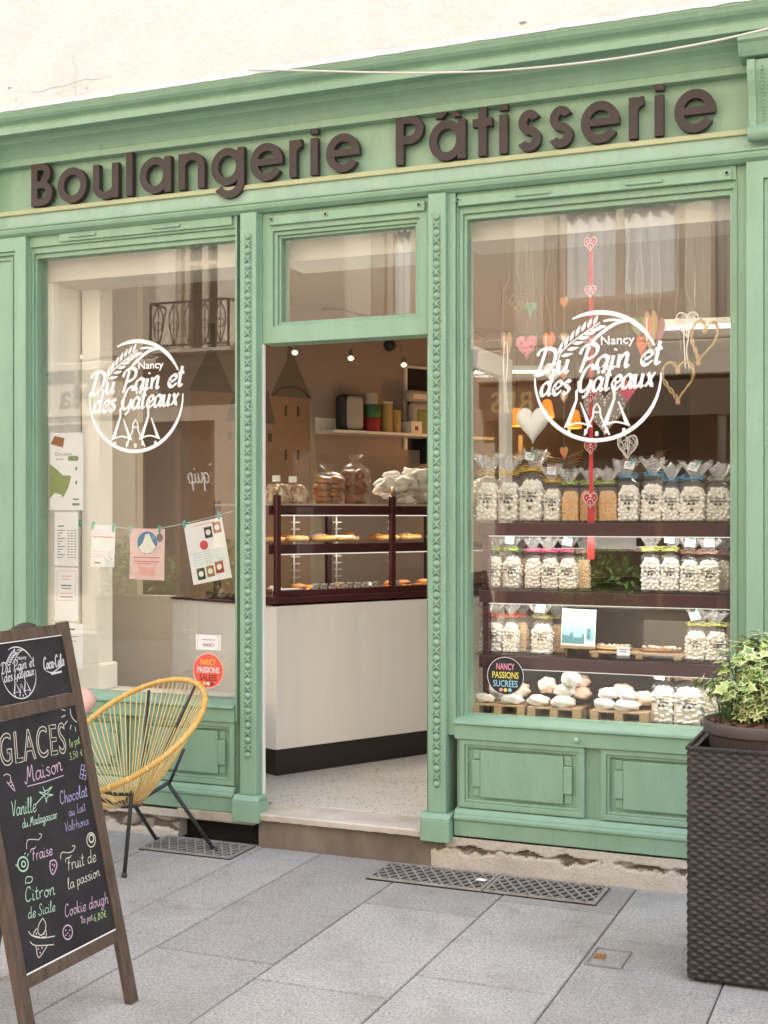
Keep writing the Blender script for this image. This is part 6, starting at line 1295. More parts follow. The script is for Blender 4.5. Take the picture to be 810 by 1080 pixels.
quad(q, fr, -w*.4, h*.66, w*.4, h*.70); quad(q, fr, -w*.3, h*.54, w*.3, h*.58); quad(q, fr, -w*.5, h*.02, w*.5, h*.05); q.build('red_print', M['print_pink'], t)
lines(t, fr, [(-w*.45, h*.30, w*.45, h*.35), (-w*.4, h*.2, w*.4, h*.23), (-w*.55, -h*.12, w*.55, -h*.08)], 'ink')
t, fr, w, h = sheet('menu_sheet', 'white notice lowest of the sheets, partly behind the chalkboard', 'menu', 58.5, 657, 87.5, 705, .068); lines(t, fr, [(-w*.5, h*.7, w*.4, h*.78), (-w*.7, h*.4, w*.6, h*.43), (-w*.7, h*.2, w*.5, h*.23)], 'ink')
PL = [onY(u, v, .10) for u, v in ((43.5, 537), (62, 546), (90, 552), (120, 556), (157, 558.5), (195, 552), (220, 546), (246, 539))]
t = thing('clothes_line', 'pale green string with little pegs strung across the left window', 'string', PL[4]); q = MB(); q.tube(smooth_pts(PL, 5), .0016, n=5); q.build('cord', M['string'], t)
def online(u): return min(smooth_pts(PL, 10), key=lambda p: abs(p.x-onY(u, 550, .10).x))
for u in (45, 70, 98.5, 121, 138, 170, 196, 231, 83):
    p = online(u); q = MB(); q.box((p.x-.004, p.y-.010, p.z-.022), (p.x+.004, p.y-.004, p.z+.014)); q.box((p.x-.004, p.y+.004, p.z-.022), (p.x+.004, p.y+.009, p.z+.014)); q.build('peg', M['peg_green'], t)
t, fr, w, h = sheet('hanging_leaflet', 'small white leaflet with faint pink print, leftmost on the line', 'leaflet', 96.5, 554, 121, 598, .098, rot=R(-2)); lines(t, fr, [(-w*.9, h*.40, w*.9, h*.47)]+[(-w*.85, h*(.7-.12*k), -w*.1, h*(.73-.12*k)) for k in range(2)]+[(-w*.85, -h*(.3+.12*k), -w*.1, -h*(.27+.12*k)) for k in range(3)], 'print_pink'); lines(t, fr, [(-w*.7, -h*.86, -w*.2, -h*.78)]+[(w*(.0+.12*k), -h*(.5+.07*(k % 4)), w*(.1+.12*k), -h*(.47+.07*(k % 4))) for k in range(7)], 'ink', 'map_line')
M['pink_paper'] = mat('pink_paper', (.74, .50, .49), .7)
t, fr, w, h = sheet('hanging_leaflet', 'pink leaflet with a round blue and cream picture in the middle of the line', 'leaflet', 137, 557.5, 173.5, 612, .098, 'pink_paper', R(-1))
q = MB(); disc(q, fr, 0, h*.45, w*.58, None, ry=h*.44, n=40); q.build('round_picture', M['print_blue'], t); q = MB(); poly(q, fr, [(-w*.5, h*.25), (-w*.25, h*.45), (-.1*w, h*.78), (.12*w, h*.8), (.3*w, h*.5), (.52*w, h*.3), (.3*w, h*.08), (0, h*.02), (-.3*w, h*.08)], None, h=.0012); q.build('cream_figure', M['cream_food'], t)
lines(t, fr, [(-w*.5, -h*.82, w*.5, -h*.5)], 'print_pink', 'pink_box'); lines(t, fr, [(-w*.75, -h*.14, w*.75, -h*.11), (-w*.75, -h*.3, w*.75, -h*.27), (-w*.6, -h*.38, w*.6, -h*.36)], 'print_red'); q = MB(); disc(q, fr, w*.72, h*.66, w*.18, None, ry=h*.16, n=20, h=.0014); q.build('small_seal', M['ink'], t)
t, fr, w, h = sheet('hanging_leaflet', 'tilted white leaflet with small dark food pictures, rightmost on the line', 'leaflet', 198.5, 549, 239.5, 614, .098, rot=R(11))
for k, (x, y, a, b_) in enumerate(((.0, .42, .40, .36), (.48, .52, .40, .36), (-.72, -.88, .42, .38), (-.22, -.84, .40, .36), (.26, -.78, .42, .40))):
    q = MB(); quad(q, fr, x*w, y*h, (x+a)*w, (y+b_)*h); pp_ = q.build('food_picture', M[('tin_black', 'print_brown', 'tin_black', 'print_brown', 'tin_red')[k]], t); q = MB(); disc(q, fr, (x+a/2)*w, (y+b_/2)*h, w*.13, None, h=.0012, n=14); q.build('plate', M['cream_food'], pp_)
q = MB(); disc(q, fr, -w*.12, h*.22, w*.21, None, ry=w*.21, h=.0014, n=24); q.build('red_seal', M['print_red'], t); lines(t, fr, [(-w*.5, h*.88, w*.6, h*.91)], 'print_pink'); lines(t, fr, [(-w*.8+w*.55*c, h*(.0-.08*k), -w*.35+w*.55*c, h*(.02-.08*k)) for c in range(3) for k in range(6)], 'print_sky')
# ================================================================== CHALKBOARD
BN = Vector((1, 0, .225)).normalized(); BU = Vector((-.225, 0, 1)).normalized(); BR = Vector((0, 1, 0)); BO = Vector((-.27, -2.352, 0))
def bc(u, v): p = onP(u, v, BO, BN)-BO; return p.dot(BR), p.dot(BU)
BWd = -1.828+2.352
ab = thing('chalkboard_stand', 'dark wooden A-frame chalkboard with hand chalked ice cream flavours', 'chalkboard', (-.53, -2.09, 0))
def bbox(mb, p0, p1, q0, q1, h0, h1): mb.prism([BO+BR*p0+BU*q0+BN*h0, BO+BR*p1+BU*q0+BN*h0, BO+BR*p1+BU*q1+BN*h0, BO+BR*p0+BU*q1+BN*h0], BN*(h1-h0))
QT = bc(70, 657)[1]; Q1 = bc(68, 668.5)[1]; Q2 = bc(79, 729.5)[1]; Q3 = bc(82, 743)[1]; Q4 = bc(131, 977)[1]; Q5 = bc(133, 989)[1]; SWd = .044
for p0 in (0, BWd-SWd):
    q = MB(); bbox(q, p0, p0+SWd, .0, QT+.006, -.024, 0); q.build('stile', M['wood_dark'], ab, bevel=.003)
for q0, q1, h in ((Q1, QT, -.002), (Q3, Q2, -.002), (Q5, Q4, -.002)):
    q = MB(); bbox(q, SWd+.0005, BWd-SWd-.0005, q0, q1, -.022, h); q.build('rail', M['wood_dark'], ab, bevel=.002)
for q0, q1 in ((Q2, Q1), (Q4, Q3)):
    q = MB(); bbox(q, SWd+.0005, BWd-SWd-.0005, q0+.0005, q1-.0005, -.016, -.008); q.build('slate', M['board_black'], ab)
q = MB(); bbox(q, SWd+.001, BWd-SWd-.001, Q1-.004, Q1-.001, -.0079, -.004); bbox(q, SWd+.001, BWd-SWd-.001, Q4+.001, Q4+.0045, -.0079, -.004); q.build('edge_strip', M['heart_white'], ab)
BU2 = Vector((.225, 0, 1)).normalized(); top = BO+BU*QT; 
for p0 in (0.004, BWd-SWd-.004):
    q = MB(); t_ = top+BR*p0-BN*.03; b_ = Vector((t_.x-.225*t_.z, t_.y, 0)); q.prism([b_, b_+BR*SWd, t_+BR*SWd, t_], Vector((-.022, 0, 0))); q.build('rear_leg', M['wood_dark'], ab, bevel=.003)
q = MB(); b0 = top+BR*(SWd+.005)-BN*.03; x_ = b0.x-.225*(b0.z-.30); q.box((x_-.022, b0.y, .28), (x_, b0.y+BWd-2*SWd-.01, .32)); q.build('rear_rail', M['wood_dark'], ab, bevel=.002)
q = MB(); q.tube([BO+BR*.02+BU*(QT-.02)-BN*.012, BO+BR*(BWd-.02)+BU*(QT-.02)-BN*.012+Vector((-.02, 0, 0))], .004, n=6); q.build('hinge', M['steel'], ab)
FRB = Frame(BO-BN*.0079, BR, BU)
def chalk(name, fn, key):
    q = MB(); fn(q); o = q.build(name, M[key], ab); return o
def ct(text, u0, v0, u1, v1, xh, key, w=.0026, slant=.12, name='chalk_words'):
    a, b_ = bc(u0, v0), bc(u1, v1); L = math.hypot(b_[0]-a[0], b_[1]-a[1]); x = bc(u0, v0-xh)[1]-a[1]
    chalk(name, lambda q: script(q, FRB, text, a[0], a[1], L, x, w*.8, None, slant=slant, ang=math.atan2(b_[1]-a[1], b_[0]-a[0]), jit=.4, nib=R(50), thick=.6), key)
def cs(pts, key, w=.0027, sm=5, name='chalk_drawing'):
    def f(q):
        for P in pts: stroke(q, FRB, [bc(*p) for p in P], w, None, sm=sm)
    chalk(name, f, key)
c_ = bc(22, 709); e_ = bc(22, 737)
q = MB(); logo(q, FRB, c_[0], c_[1], abs(e_[1]-c_[1])*1.0, None, wk=.72); q.build('emblem', M['chalk_white'], ab)
a, b_ = bc(48.5, 706), bc(70, 701)
q = MB(); script(q, FRB, 'Coca-Cola', a[0], a[1], math.hypot(b_[0]-a[0], b_[1]-a[1]), bc(48.5, 699.5)[1]-a[1], .0052, None, slant=.22, ang=math.atan2(b_[1]-a[1], b_[0]-a[0]), nib=R(35), thick=.4); stroke(q, FRB, [bc(50, 707), bc(57, 709), bc(64, 704), bc(70, 700.5)], .004, None, taper=.8); stroke(q, FRB, [bc(56, 710.5), bc(67, 707.8)], .006, None, sm=1); q.build('drink_lettering', M['chalk_white'], ab)
def bubble(pts, u0, u1, vt, vb, wpx, mb):
    P = smooth_pts([Vector((x, y, 0)) for x, y in pts], 5); A, B_ = bc(u0, vb), bc(u1, vt); slope = bc(u1, vb)[1]-A[1]
    w_ = B_[0]-A[0]; h_ = bc(u0, vt)[1]-A[1]; C = [Vector((A[0]+p.x*w_, A[1]+p.y*h_+0*p.x, 0)) for p in P]; rad = wpx; lft = []; rgt = []
    for i, p in enumerate(C):
        t_ = (C[min(i+1, len(C)-1)]-C[max(i-1, 0)]).normalized(); nr = Vector((-t_.y, t_.x, 0)); lft.append(p+nr*rad); rgt.append(p-nr*rad)
    t0 = (C[1]-C[0]).normalized(); t1 = (C[-1]-C[-2]).normalized()
    loop = lft+[C[-1]+t1*rad]+rgt[::-1]+[C[0]-t0*rad]; loop.append(loop[0])
    stroke(mb, FRB, [(p.x, p.y) for p in loop], .0026, None, sm=1)
q = MB(); gA, gB = bc(3, 808), bc(72, 793); gh = bc(3, 770)[1]-gA[1]
def outline_text(mb, text, x, y, width, height, ang, w):
    """puffy letters drawn as chalk outlines only"""
    cu = bpy.data.curves.new('lettering', 'FONT'); cu.body = text; cu.size = 1; cu.offset = .035; cu.resolution_u = 4; cu.space_character = 1.12; cu.fill_mode = 'NONE'
    ob = bpy.data.objects.new('lettering', cu); me = ob.to_mesh(); adj = {}
    for e in me.edges:
        i, j = e.vertices; adj.setdefault(i, []).append(j); adj.setdefault(j, []).append(i)
    xs_ = [v.co.x for v in me.vertices]; x0, x1 = min(xs_), max(xs_); sx, sy = width/(x1-x0), height/.76; seen = set(); loops = []
    for s0 in adj:
        if s0 in seen: continue
        L = [s0]; seen.add(s0)
        while True:
            nx_ = [k for k in adj[L[-1]] if k not in seen]
            if not nx_: break
            seen.add(nx_[0]); L.append(nx_[0])
        loops.append(L+[L[0]])
    P = {k: me.vertices[k].co.copy() for k in adj}; ob.to_mesh_clear(); bpy.data.objects.remove(ob); bpy.data.curves.remove(cu)
    for L in loops:
        if len(L) < 4: continue
        pts = []
        for k in L: X, Y = (P[k].x-x0)*sx+.12*P[k].y*sy, P[k].y*sy; pts.append((x+X*math.cos(ang)-Y*math.sin(ang)+random.uniform(-.0006, .0006), y+X*math.sin(ang)+Y*math.cos(ang)+random.uniform(-.0006, .0006)))
        stroke(mb, FRB, pts, w, None, sm=1)
outline_text(q, 'GLACES', gA[0], gA[1], math.hypot(gB[0]-gA[0], gB[1]-gA[1]), gh, math.atan2(gB[1]-gA[1], gB[0]-gA[0]), .0030)
q.build('bubble_lettering', M['chalk_cream'], ab)
cs([[(76, 747), (77, 754), (81, 760), (86, 762)]]+[[(74-1.5*k*0+4*math.cos(R(a)), 757-12*math.sin(R(a))), (74+8*math.cos(R(a)), 757-20*math.sin(R(a)))] for k, a in enumerate(())]+[[(71, 749), (67, 748)], [(71, 754), (67, 756)], [(73, 760), (70, 764)], [(77, 764), (76, 769)], [(81, 766), (82, 771)]], 'chalk_white', sm=3)
ct('le pot', 76, 788, 87, 783, 4.6, 'chalk_lime'); ct('3,50 €', 76, 801, 90, 796, 4, 'chalk_lime')
ct('Maison', 30, 826, 69, 812, 9.5, 'chalk_pink', .0046); cs([[(31, 829), (50, 824), (69, 817.5)]], 'chalk_pink')
ct('Vanille', 15, 861, 41, 855, 8.5, 'chalk_green', .004); ct('du Madagascar', 26, 873, 63, 862, 5, 'chalk_green', .0034)
ct('Chocolat', 66, 848, 95, 839, 7, 'chalk_violet', .004); ct('au Lait', 75, 861, 93, 854, 5, 'chalk_violet'); ct('Valrhona', 71, 877, 96, 869, 5.2, 'chalk_violet')
ct('Fraise', 36, 908, 58, 901, 7, 'chalk_pink', .004); cs([[(30, 895), (31, 886), (38, 885), (43, 885), (46, 880), (43, 879)]], 'chalk_pink')
ct('Fruit de', 73, 918, 104, 908, 7.5, 'chalk_cream', .004); cs([[(66, 906), (67, 899), (74, 899), (79, 897), (81, 892), (78, 892)]], 'chalk_cream')
ct('la passion', 74, 938, 108, 923, 6.2, 'chalk_cream', .0036)
ct('Citron', 29, 951, 61, 943, 8, 'chalk_green', .0042); cs([[(29, 932), (30, 925), (36, 925), (35, 930), (30, 931)]], 'chalk_green')
ct('de Sicile', 32, 969, 61, 960, 6.2, 'chalk_green', .0036)
ct('Cookie dough', 71, 967, 117, 952, 7, 'chalk_pink', .0038); ct('"la pot', 87, 974, 100, 970, 4, 'chalk_pink', .003); ct('6,80€', 101, 971.5, 115, 966.5, 4.2, 'chalk_lime', .0032)
cs([[(6, 818), (9, 816), (13, 818), (13, 823)], [(9, 824), (18, 834), (13, 821)], [(11, 826), (14, 824)], [(13, 829), (16, 827)]], 'chalk_pink', sm=4)
cs([[(40, 848), (46, 841), (50, 837)], [(50, 837), (47, 829), (50, 834), (57, 829), (52, 836)], [(50, 837), (58, 838), (52, 840), (51, 846), (49, 839), (43, 835), (49, 836)]], 'chalk_green', sm=3)
cs([[(88, 806), (94, 808), (92, 822), (86, 820), (88, 806)], [(91, 807), (89, 821)], [(87.5, 811), (93.5, 813)], [(87, 816), (92.8, 818)]], 'chalk_violet', sm=1)
def oval(u, v, a, b_, key, w=.0034):
    cs([[(u+a*math.cos(k*.5236), v+b_*math.sin(k*.5236)) for k in range(13)]], key, w)
oval(98, 885.5, 4.5, 7.5, 'chalk_cream'); oval(98.5, 884, 2.4, 4, 'chalk_cream', .005); oval(26.5, 911, 5.5, 7.5, 'chalk_green', .0045); oval(27, 911, 2, 3, 'chalk_green', .004)
cs([[(21, 911), (18.5, 912), (21, 914)], [(28, 901), (29, 899)], [(31, 903), (32, 900)]], 'chalk_green', sm=1)
cs([[(55, 908), (60, 907), (62, 913), (58, 922), (55, 916), (55, 908)], [(57, 911), (58, 912)], [(60, 911), (59, 914)], [(57, 916), (58, 918)]], 'chalk_pink', .004); oval(73.5, 983, 5, 7.5, 'chalk_pink', .004)
for a, b_ in ((-2, -2), (2, -2), (0, 1), (-2, 3), (2, 4)): cs([[(73.5+a-.6, 983+b_), (73.5+a+.6, 983+b_-.3)]], 'chalk_pink', .004, 1)
cs([[(47, 968), (43, 975), (42, 983), (46, 986), (50, 980), (50, 973), (47, 968)], [(32, 982), (37, 987), (47, 989), (60, 987)], [(41, 979), (37, 986), (44, 988)], [(50, 978), (51, 987), (46, 988)], [(34, 993), (40, 997), (59, 996)], [(40, 997), (43, 1010), (52, 997)]], 'chalk_cream', .003, 3)
cs([[(42, 1000), (43, 1001)], [(46, 999), (47, 1000)], [(44, 1004), (45, 1005)], [(40, 984), (41, 985)], [(48, 984), (49, 985)]], 'chalk_pink', .005, 1)

# ================================================================== STRING CHAIRS
def chair(root, c, az, seed):
    c = Vector(c); ti, a, b_ = .60, .378, .362; gdir = Vector((math.cos(az), math.sin(az), 0)); lat = Vector((-gdir.y, gdir.x, 0)); up = -gdir*math.cos(ti)+Vector((0, 0, math.sin(ti)))
    rim = lambda t: c+up*(a*math.cos(t)*(1.0+.01*math.cos(t)))+lat*(b_*math.sin(t)*(1+.05*math.cos(t)))
    ap = c-gdir*(-.00)+Vector((0, 0, -.305)); rr = random.Random(seed)
    n_ = 96; q = MB(); q.tube([rim(2*math.pi*i/n_) for i in range(n_)], .0125, n=10, closed=True)
    q.build('rim', M['yellow_pvc'], root)
    q = MB(); N_ = 78; 
    for i in range(N_):
        t = 2*math.pi*(i+.5)/N_; tt = t+rr.uniform(-.012, .012); P0 = rim(tt); k = 2*math.pi*i/N_
        E_ = ap+(-gdir*math.cos(k)*.055+lat*math.sin(k)*.055)+Vector((0, 0, .006*math.cos(k*3)))
        mid = (P0+E_)/2+Vector((0, 0, -.02-.006*rr.random())); q.tube([P0, P0*.5+mid*.5+Vector((0, 0, -.006)), mid, E_*.5+mid*.5+Vector((0, 0, -.006)), E_], .0025, n=5)
        if i % 3 == 0: q.tube([P0+Vector((0, 0, .0))+up*0, rim(tt+.02)], .0142, n=8)
    q.build('cords', M['cord_y'], root)
    q = MB(); q.tube([ap+(-gdir*math.cos(k*.3927)*.058+lat*math.sin(k*.3927)*.058) for k in range(16)], .007, n=8, closed=True); q.build('seat_ring', M['chair_steel'], root)
    def leg(foot, knee, mid, end, nm='leg'):
        q = MB(); q.tube([foot, foot+(knee-foot)*.94]+smooth_pts([foot+(knee-foot)*.94, knee, knee+(mid-knee)*.12], 4)[1:]+[mid], .0088, n=8)
        if end is not None: q.tube([knee+(foot-knee)*.02, (knee+end)*.5+Vector((0, 0, -.01)), end], .0075, n=8)
        o = q.build(nm, M['chair_steel'], root); f = MB(); f.lathe([(.012, 0), (.013, .004), (.011, .016), (.009, .018)], (foot.x, foot.y, .001), n=12); f.build('foot_cap', M['chair_steel'], o)
    return rim, ap, leg, gdir, lat
AZ = 4.33; CC = Vector((-1.25, -.43, .545))
ch1 = thing('string_chair', 'yellow egg shaped string chair on thin black legs beside the left window', 'chair', (CC.x, CC.y, 0), group='yellow string chairs')
rim, ap, leg, gd, lt = chair(ch1, CC, AZ, 1)
f1, f2, f3 = onZ(131, 925, .001), onZ(166, 887, .001), onZ(227, 898, .001); f4 = Vector((-1.53, -.58, .001))
leg(f1, onY(139, 836, -.60), ap+gd*.05+lt*.03, rim(math.pi-.55 if (rim(math.pi-.55)-f1).length < (rim(math.pi+.55)-f1).length else math.pi+.55))
leg(f4, f4*.55+Vector((ap.x, ap.y, .34))*.45+Vector((0, 0, .14)), ap+gd*.05-lt*.03, rim(math.pi+.55 if (rim(math.pi-.55)-f1).length < (rim(math.pi+.55)-f1).length else math.pi-.55))
leg(f2, ap+(f2-ap)*.25+Vector((0, 0, .03)), ap-gd*.05, rim(.25))
J = onY(177, 826, -.24); leg(f3, J, ap-gd*.04+lt*.0, onY(194, 790, -.21))
q = MB(); q.tube([ap-gd*.05+Vector((0, 0, .0)), onY(152, 790, -.13), onY(157, 728, -.11)], .0065, n=8); q.build('back_strut', M['chair_steel'], ch1)
ch2 = dup(ch1); ch2['label'] = 'second yellow string chair, occupied and hidden behind the chalkboard'; ch2.location = (-1.56, -1.10, 0); ch2.rotation_euler = (0, 0, -.1)

# ================================================================== SEATED PERSON BEHIND THE BOARD
per = thing('person', 'seated person with dark brown hair behind the chalkboard, one bare elbow showing', 'person', (-1.54, -1.08, 0))
def skin(name, V, E_, m, lv=2):
    me = bpy.data.meshes.new(name); me.from_pydata([v[:3] for v in V], E_, []); o = bpy.data.objects.new(name, me); COL.objects.link(o); adopt(o, per)
    sk = o.modifiers.new('skin', 'SKIN'); sk.use_smooth_shade = True
    for i, v in enumerate(V): me.skin_vertices[0].data[i].radius = (v[3], v[4] if len(v) > 4 else v[3]); me.skin_vertices[0].data[i].use_root = (i == 0)
    s = o.modifiers.new('sub', 'SUBSURF'); s.levels = lv; s.render_levels = lv; me.materials.append(m); return o
PX0, PY0 = -1.54, -1.10
V = []; E2 = []
def vx(x, y, z, r, par=None, ry=None):
    V.append((x, y, z, r, ry or r)); 
    if par is not None: E2.append((par, len(V)-1))
    return len(V)-1
HX = onY(27, 545, -1.02).x
pel = vx(PX0+.02, PY0, .40, .13, None, .11); sp1 = vx(PX0+.06, PY0+.06, .52, .125, pel, .095); sp2 = vx((PX0+HX)/2+.05, PY0+.09, .67, .145, sp1, .10); ck_ = vx(HX-.01, PY0+.09, .80, .08, sp2, .075)
nk = vx(HX, PY0+.085, .87, .052, ck_); h1 = vx(HX, PY0+.06, .935, .075, nk, .085); h2 = vx(HX, PY0+.055, .995, .078, h1, .09); h3 = vx(HX, PY0+.06, 1.03, .05, h2, .06)
nose = vx(HX, PY0-.045, .965, .010, h1); 
for s_ in (1, -1): vx(HX+s_*.083, PY0+.065, .97, .014, h1)
EL = onY(103, 738, -1.02)
def hand(w, d, s_):
    d = Vector(d).normalized(); w_ = Vector(V[w][:3]); side = d.cross(Vector((0, 0, 1))).normalized()*s_; pm = vx(*(w_+d*.05), .026, w, .016)
    for k in range(4):
        b = w_+d*.085+side*(.026-.0175*k); L = (.030, .034, .032, .026)[k]; a1 = vx(*b, .0095, pm); a2 = vx(*(b+d*L+Vector((0, 0, -.006))), .0085, a1); vx(*(b+d*L*1.8+Vector((0, 0, -.02))), .0075, a2)
    th = vx(*(w_+d*.03+side*.035), .011, pm); vx(*(w_+d*.06+side*.05+Vector((0, 0, -.01))), .009, th)
sl1 = vx(HX+.165, PY0+.08, .795, .058, ck_); ue = vx((HX+.165+EL.x)/2, PY0+.085, (.795+EL.z)/2+.01, .047, sl1); el = vx(EL.x-.02, -1.02, EL.z, .036, ue); fo = vx(EL.x-.12, -1.13, EL.z-.10, .038, el); wr_ = vx(PX0+.16, -1.30, .57, .025, fo); hand(wr_, (-.6, -.6, -.2), 1)
sr1 = vx(HX-.175, PY0+.08, .79, .058, ck_); er = vx(HX-.33, PY0+.02, .62, .04, sr1); wr2 = vx(HX-.30, PY0-.22, .56, .026, er); hand(wr2, (.2, -.9, -.2), -1)
for s_ in (1, -1):
    hp = vx(PX0+.02+s_*.10, PY0-.05, .40, .095, pel); kn = vx(PX0+.02+s_*.13, PY0-.46, .50, .062, hp); cf = vx(PX0+.02+s_*.13, PY0-.52, .30, .052, kn); an = vx(PX0+.02+s_*.13, PY0-.55, .09, .036, cf); vx(PX0+.02+s_*.14, PY0-.70, .035, .032, an)
skin('body', V, E2, M['skin'])
def sub(ids, grow, name, m, ends=()):
    idx = {i: k for k, i in enumerate(ids)}; VV = []
    for i in ids: x, y, z, r, r2 = V[i]; VV.append((x, y, z, r+grow, r2+grow))
    EE = [(idx[a], idx[b_]) for a, b_ in E2 if a in idx and b_ in idx]
    for a, b_, f_ in ends: VV.append(tuple(V[a][k]*(1-f_)+V[b_][k]*f_+(grow if k > 2 else 0) for k in range(5))); EE.append((idx[a], len(VV)-1))
    skin(name, VV, EE, m)
sub([pel, sp1, sp2, ck_, sl1, sr1], .020, 'shirt', M['cloth_white'], ((sl1, ue, .45), (sr1, er, .5)))
legs = [pel]+[i for i in range(len(V)) if i > wr2+12 and i in range(wr2+12, len(V))]
lg = [pel]+[i for i in range(wr2+1, len(V)) if V[i][2] > .06 and V[i][3] >= .036 and V[i][2] < .55 and V[i][1] < PY0 and V[i][3] != .026]; sub(lg, .012, 'trousers', M['cloth_blue'])
q = MB(); hc_ = Vector((HX, PY0+.085, 1.0)); rh = random.Random(4)
for k in range(150):
    th_, ph_ = rh.uniform(0, 6.28), rh.uniform(-.25, 1.5); d = Vector((math.cos(th_)*math.cos(ph_), math.sin(th_)*math.cos(ph_), math.sin(ph_)))
    if d.y < -.35 and d.z < .45: continue
    p = hc_+Vector((d.x*.068, d.y*.085, d.z*.070)); q.ell(p, (.018, .018, .014), None, sub=1, jit=.5, seed=k)
q.ell(hc_+Vector((0, .01, .0)), (.072, .084, .076), None, sub=2); q.build('hair', M['hair'], per)
for s_ in (1, -1):
    q = MB(); q.ell((HX+s_*.032, PY0-.022, .985), (.011, .008, .008)); q.ell((HX+s_*.032, PY0-.0285, .985), (.005, .003, .005), M['black']); q.mats.insert(0, M['paper']); q.mi = [0 if k == 0 and i < len(ICO[2][1]) else 1 for i, k in enumerate(q.mi)]; q.build('eye', None, per)
q = MB(); q.ell((HX, PY0-.030, .925), (.024, .008, .006)); q.build('lips', M['heart_pink'], per)

# ================================================================== PLANTER AND IVY
pl = thing('rattan_planter', 'tall square dark brown woven rattan planter at the right edge of the pavement', 'planter', (1.492, -.80, 0))
PX_, PY_, PW, PH = 1.283, -1.004, .418, .758
def weave(fn, wid, hei, name):
    q = MB(); pz, pxx = .0136, .0215; nx = int(wid/.0030); nz = int(hei/.0023); vs_ = []
    for i in range(nx+1):
        for j in range(nz+1):
            x = wid*i/nx; z = hei*j/nz; row = math.floor(z/pz); fz_ = (z/pz-row); sgn = 1 if row % 2 == 0 else -1
            env = math.sqrt(max(0, 1-(2*fz_-1)**2)); wv = sgn*math.cos(math.pi*x/pxx)
            ed = min(1, x/.012, (wid-x)/.012)
            h = (.0024*env*(1+.9*wv)+.0009*wv)*ed+.0005*noise.noise(Vector((x*60, z*60, wid)))
            vs_.append(fn(x, z, h))
    q.add(vs_, [(i*(nz+1)+j, (i+1)*(nz+1)+j, (i+1)*(nz+1)+j+1, i*(nz+1)+j+1) for i in range(nx) for j in range(nz)], None, True); q.build(name, M['rattan'], pl)
zb_ = .012; weave(lambda x, z, h: (PX_+x, PY_-h, zb_+z), PW, PH-zb_, 'woven_side'); weave(lambda x, z, h: (PX_+PW+h, PY_+x, zb_+z), PW, PH-zb_, 'woven_side'); weave(lambda x, z, h: (PX_+PW-x, PY_+PW+h, zb_+z), PW, PH-zb_, 'woven_side'); weave(lambda x, z, h: (PX_-h, PY_+PW-x, zb_+z), PW, PH-zb_, 'woven_side')
q = MB(); e_ = .012
for a in range(4):
    c0 = [(PX_, PY_), (PX_+PW, PY_), (PX_+PW, PY_+PW), (PX_, PY_+PW)]; A, B_ = Vector((*c0[a], PH)), Vector((*c0[(a+1) % 4], PH)); n_ = 70
    for ph in (0, 2.1, 4.2): q.tube([A+(B_-A)*(i/n_)+Vector((0, 0, .0045*math.sin(i*.9+ph)))+((B_-A).normalized().cross(Vector((0, 0, 1))))*.0045*math.cos(i*.9+ph) for i in range(n_+1)], .0042, n=5)
q.build('braided_rim', M['rattan'], pl)
q = MB(); i0, i1 = .022, PW-.022
ring_lo = [(PX_+i0, PY_+i0), (PX_+i1, PY_+i0), (PX_+i1, PY_+i1), (PX_+i0, PY_+i1)]
q.add([(x, y, PH-.004) for x, y in ring_lo]+[(x, y, PH-.25) for x, y in ring_lo]+[(PX_+.002, PY_+.002, PH-.002), (PX_+PW-.002, PY_+.002, PH-.002), (PX_+PW-.002, PY_+PW-.002, PH-.002), (PX_+.002, PY_+PW-.002, PH-.002)], [(i, (i+1) % 4, (i+1) % 4+4, i+4) for i in range(4)]+[(4, 5, 6, 7)]+[(i+8, (i+1) % 4+8, (i+1) % 4, i) for i in range(4)]); q.build('liner', M['rattan'], pl)
q = MB()
for x, y in ((.02, .02), (PW-.05, .02), (.02, PW-.05), (PW-.05, PW-.05)): q.box((PX_+x, PY_+y, 0), (PX_+x+.03, PY_+y+.03, .0115))
q.build('feet', M['iron'], pl)
pc = Vector((1.492, -.795, 0)); pt = thing('plant_pot', 'round brown plastic pot with a thick rim standing in the rattan planter', 'pot', pc+Vector((0, 0, .53)))
q = MB(); q.lathe([(.001, .515), (.140, .515), (.172, .785), (.174, .79), (.1855, .791), (.188, .795), (.190, .826), (.188, .832), (.181, .832), (.178, .828), (.172, .80)], pc, None, n=56); q.build('shell', M['pot'], pt)
q = MB(); q.lathe([(.001, .806), (.10, .806), (.174, .800)], pc, None, n=40); q.build('soil', M['soil'], pt)
rc = random.Random(17)
q = MB()
for k in range(170):
    a, d = rc.uniform(0, 6.28), .165*math.sqrt(rc.random()); m_ = Matrix.Translation(pc+Vector((d*math.cos(a), d*math.sin(a), .812+.012*rc.random())))@Matrix.Rotation(rc.uniform(0, 3), 4, 'Z')@Matrix.Rotation(rc.uniform(-.5, .5), 4, 'X')@Matrix.Rotation(rc.uniform(-.5, .5), 4, 'Y')
    lx, ly, lz = rc.uniform(.008, .022), rc.uniform(.006, .012), rc.uniform(.003, .006); q.add([m_@Vector((x*lx*rc.uniform(.7, 1.1), y*ly*rc.uniform(.7, 1.1), z*lz)) for x in (-1, 1) for y in (-1, 1) for z in (-1, 1)], [(0, 1, 3, 2), (4, 6, 7, 5), (0, 4, 5, 1), (2, 3, 7, 6), (0, 2, 6, 4), (1, 5, 7, 3)])
o = q.build('bark_chips', M['bark'], pt); o['kind'] = 'stuff'
iv = thing('ivy_plant', 'bushy cream variegated ivy growing in the brown pot', 'plant', pc+Vector((0, 0, .81)))
OUT = [(0, 0), (.16, -.10), (.42, -.02), (.30, .20), (.52, .42), (.24, .50), (.0, 1.0), (-.24, .50), (-.52, .42), (-.30, .20), (-.42, -.02), (-.16, -.10)]
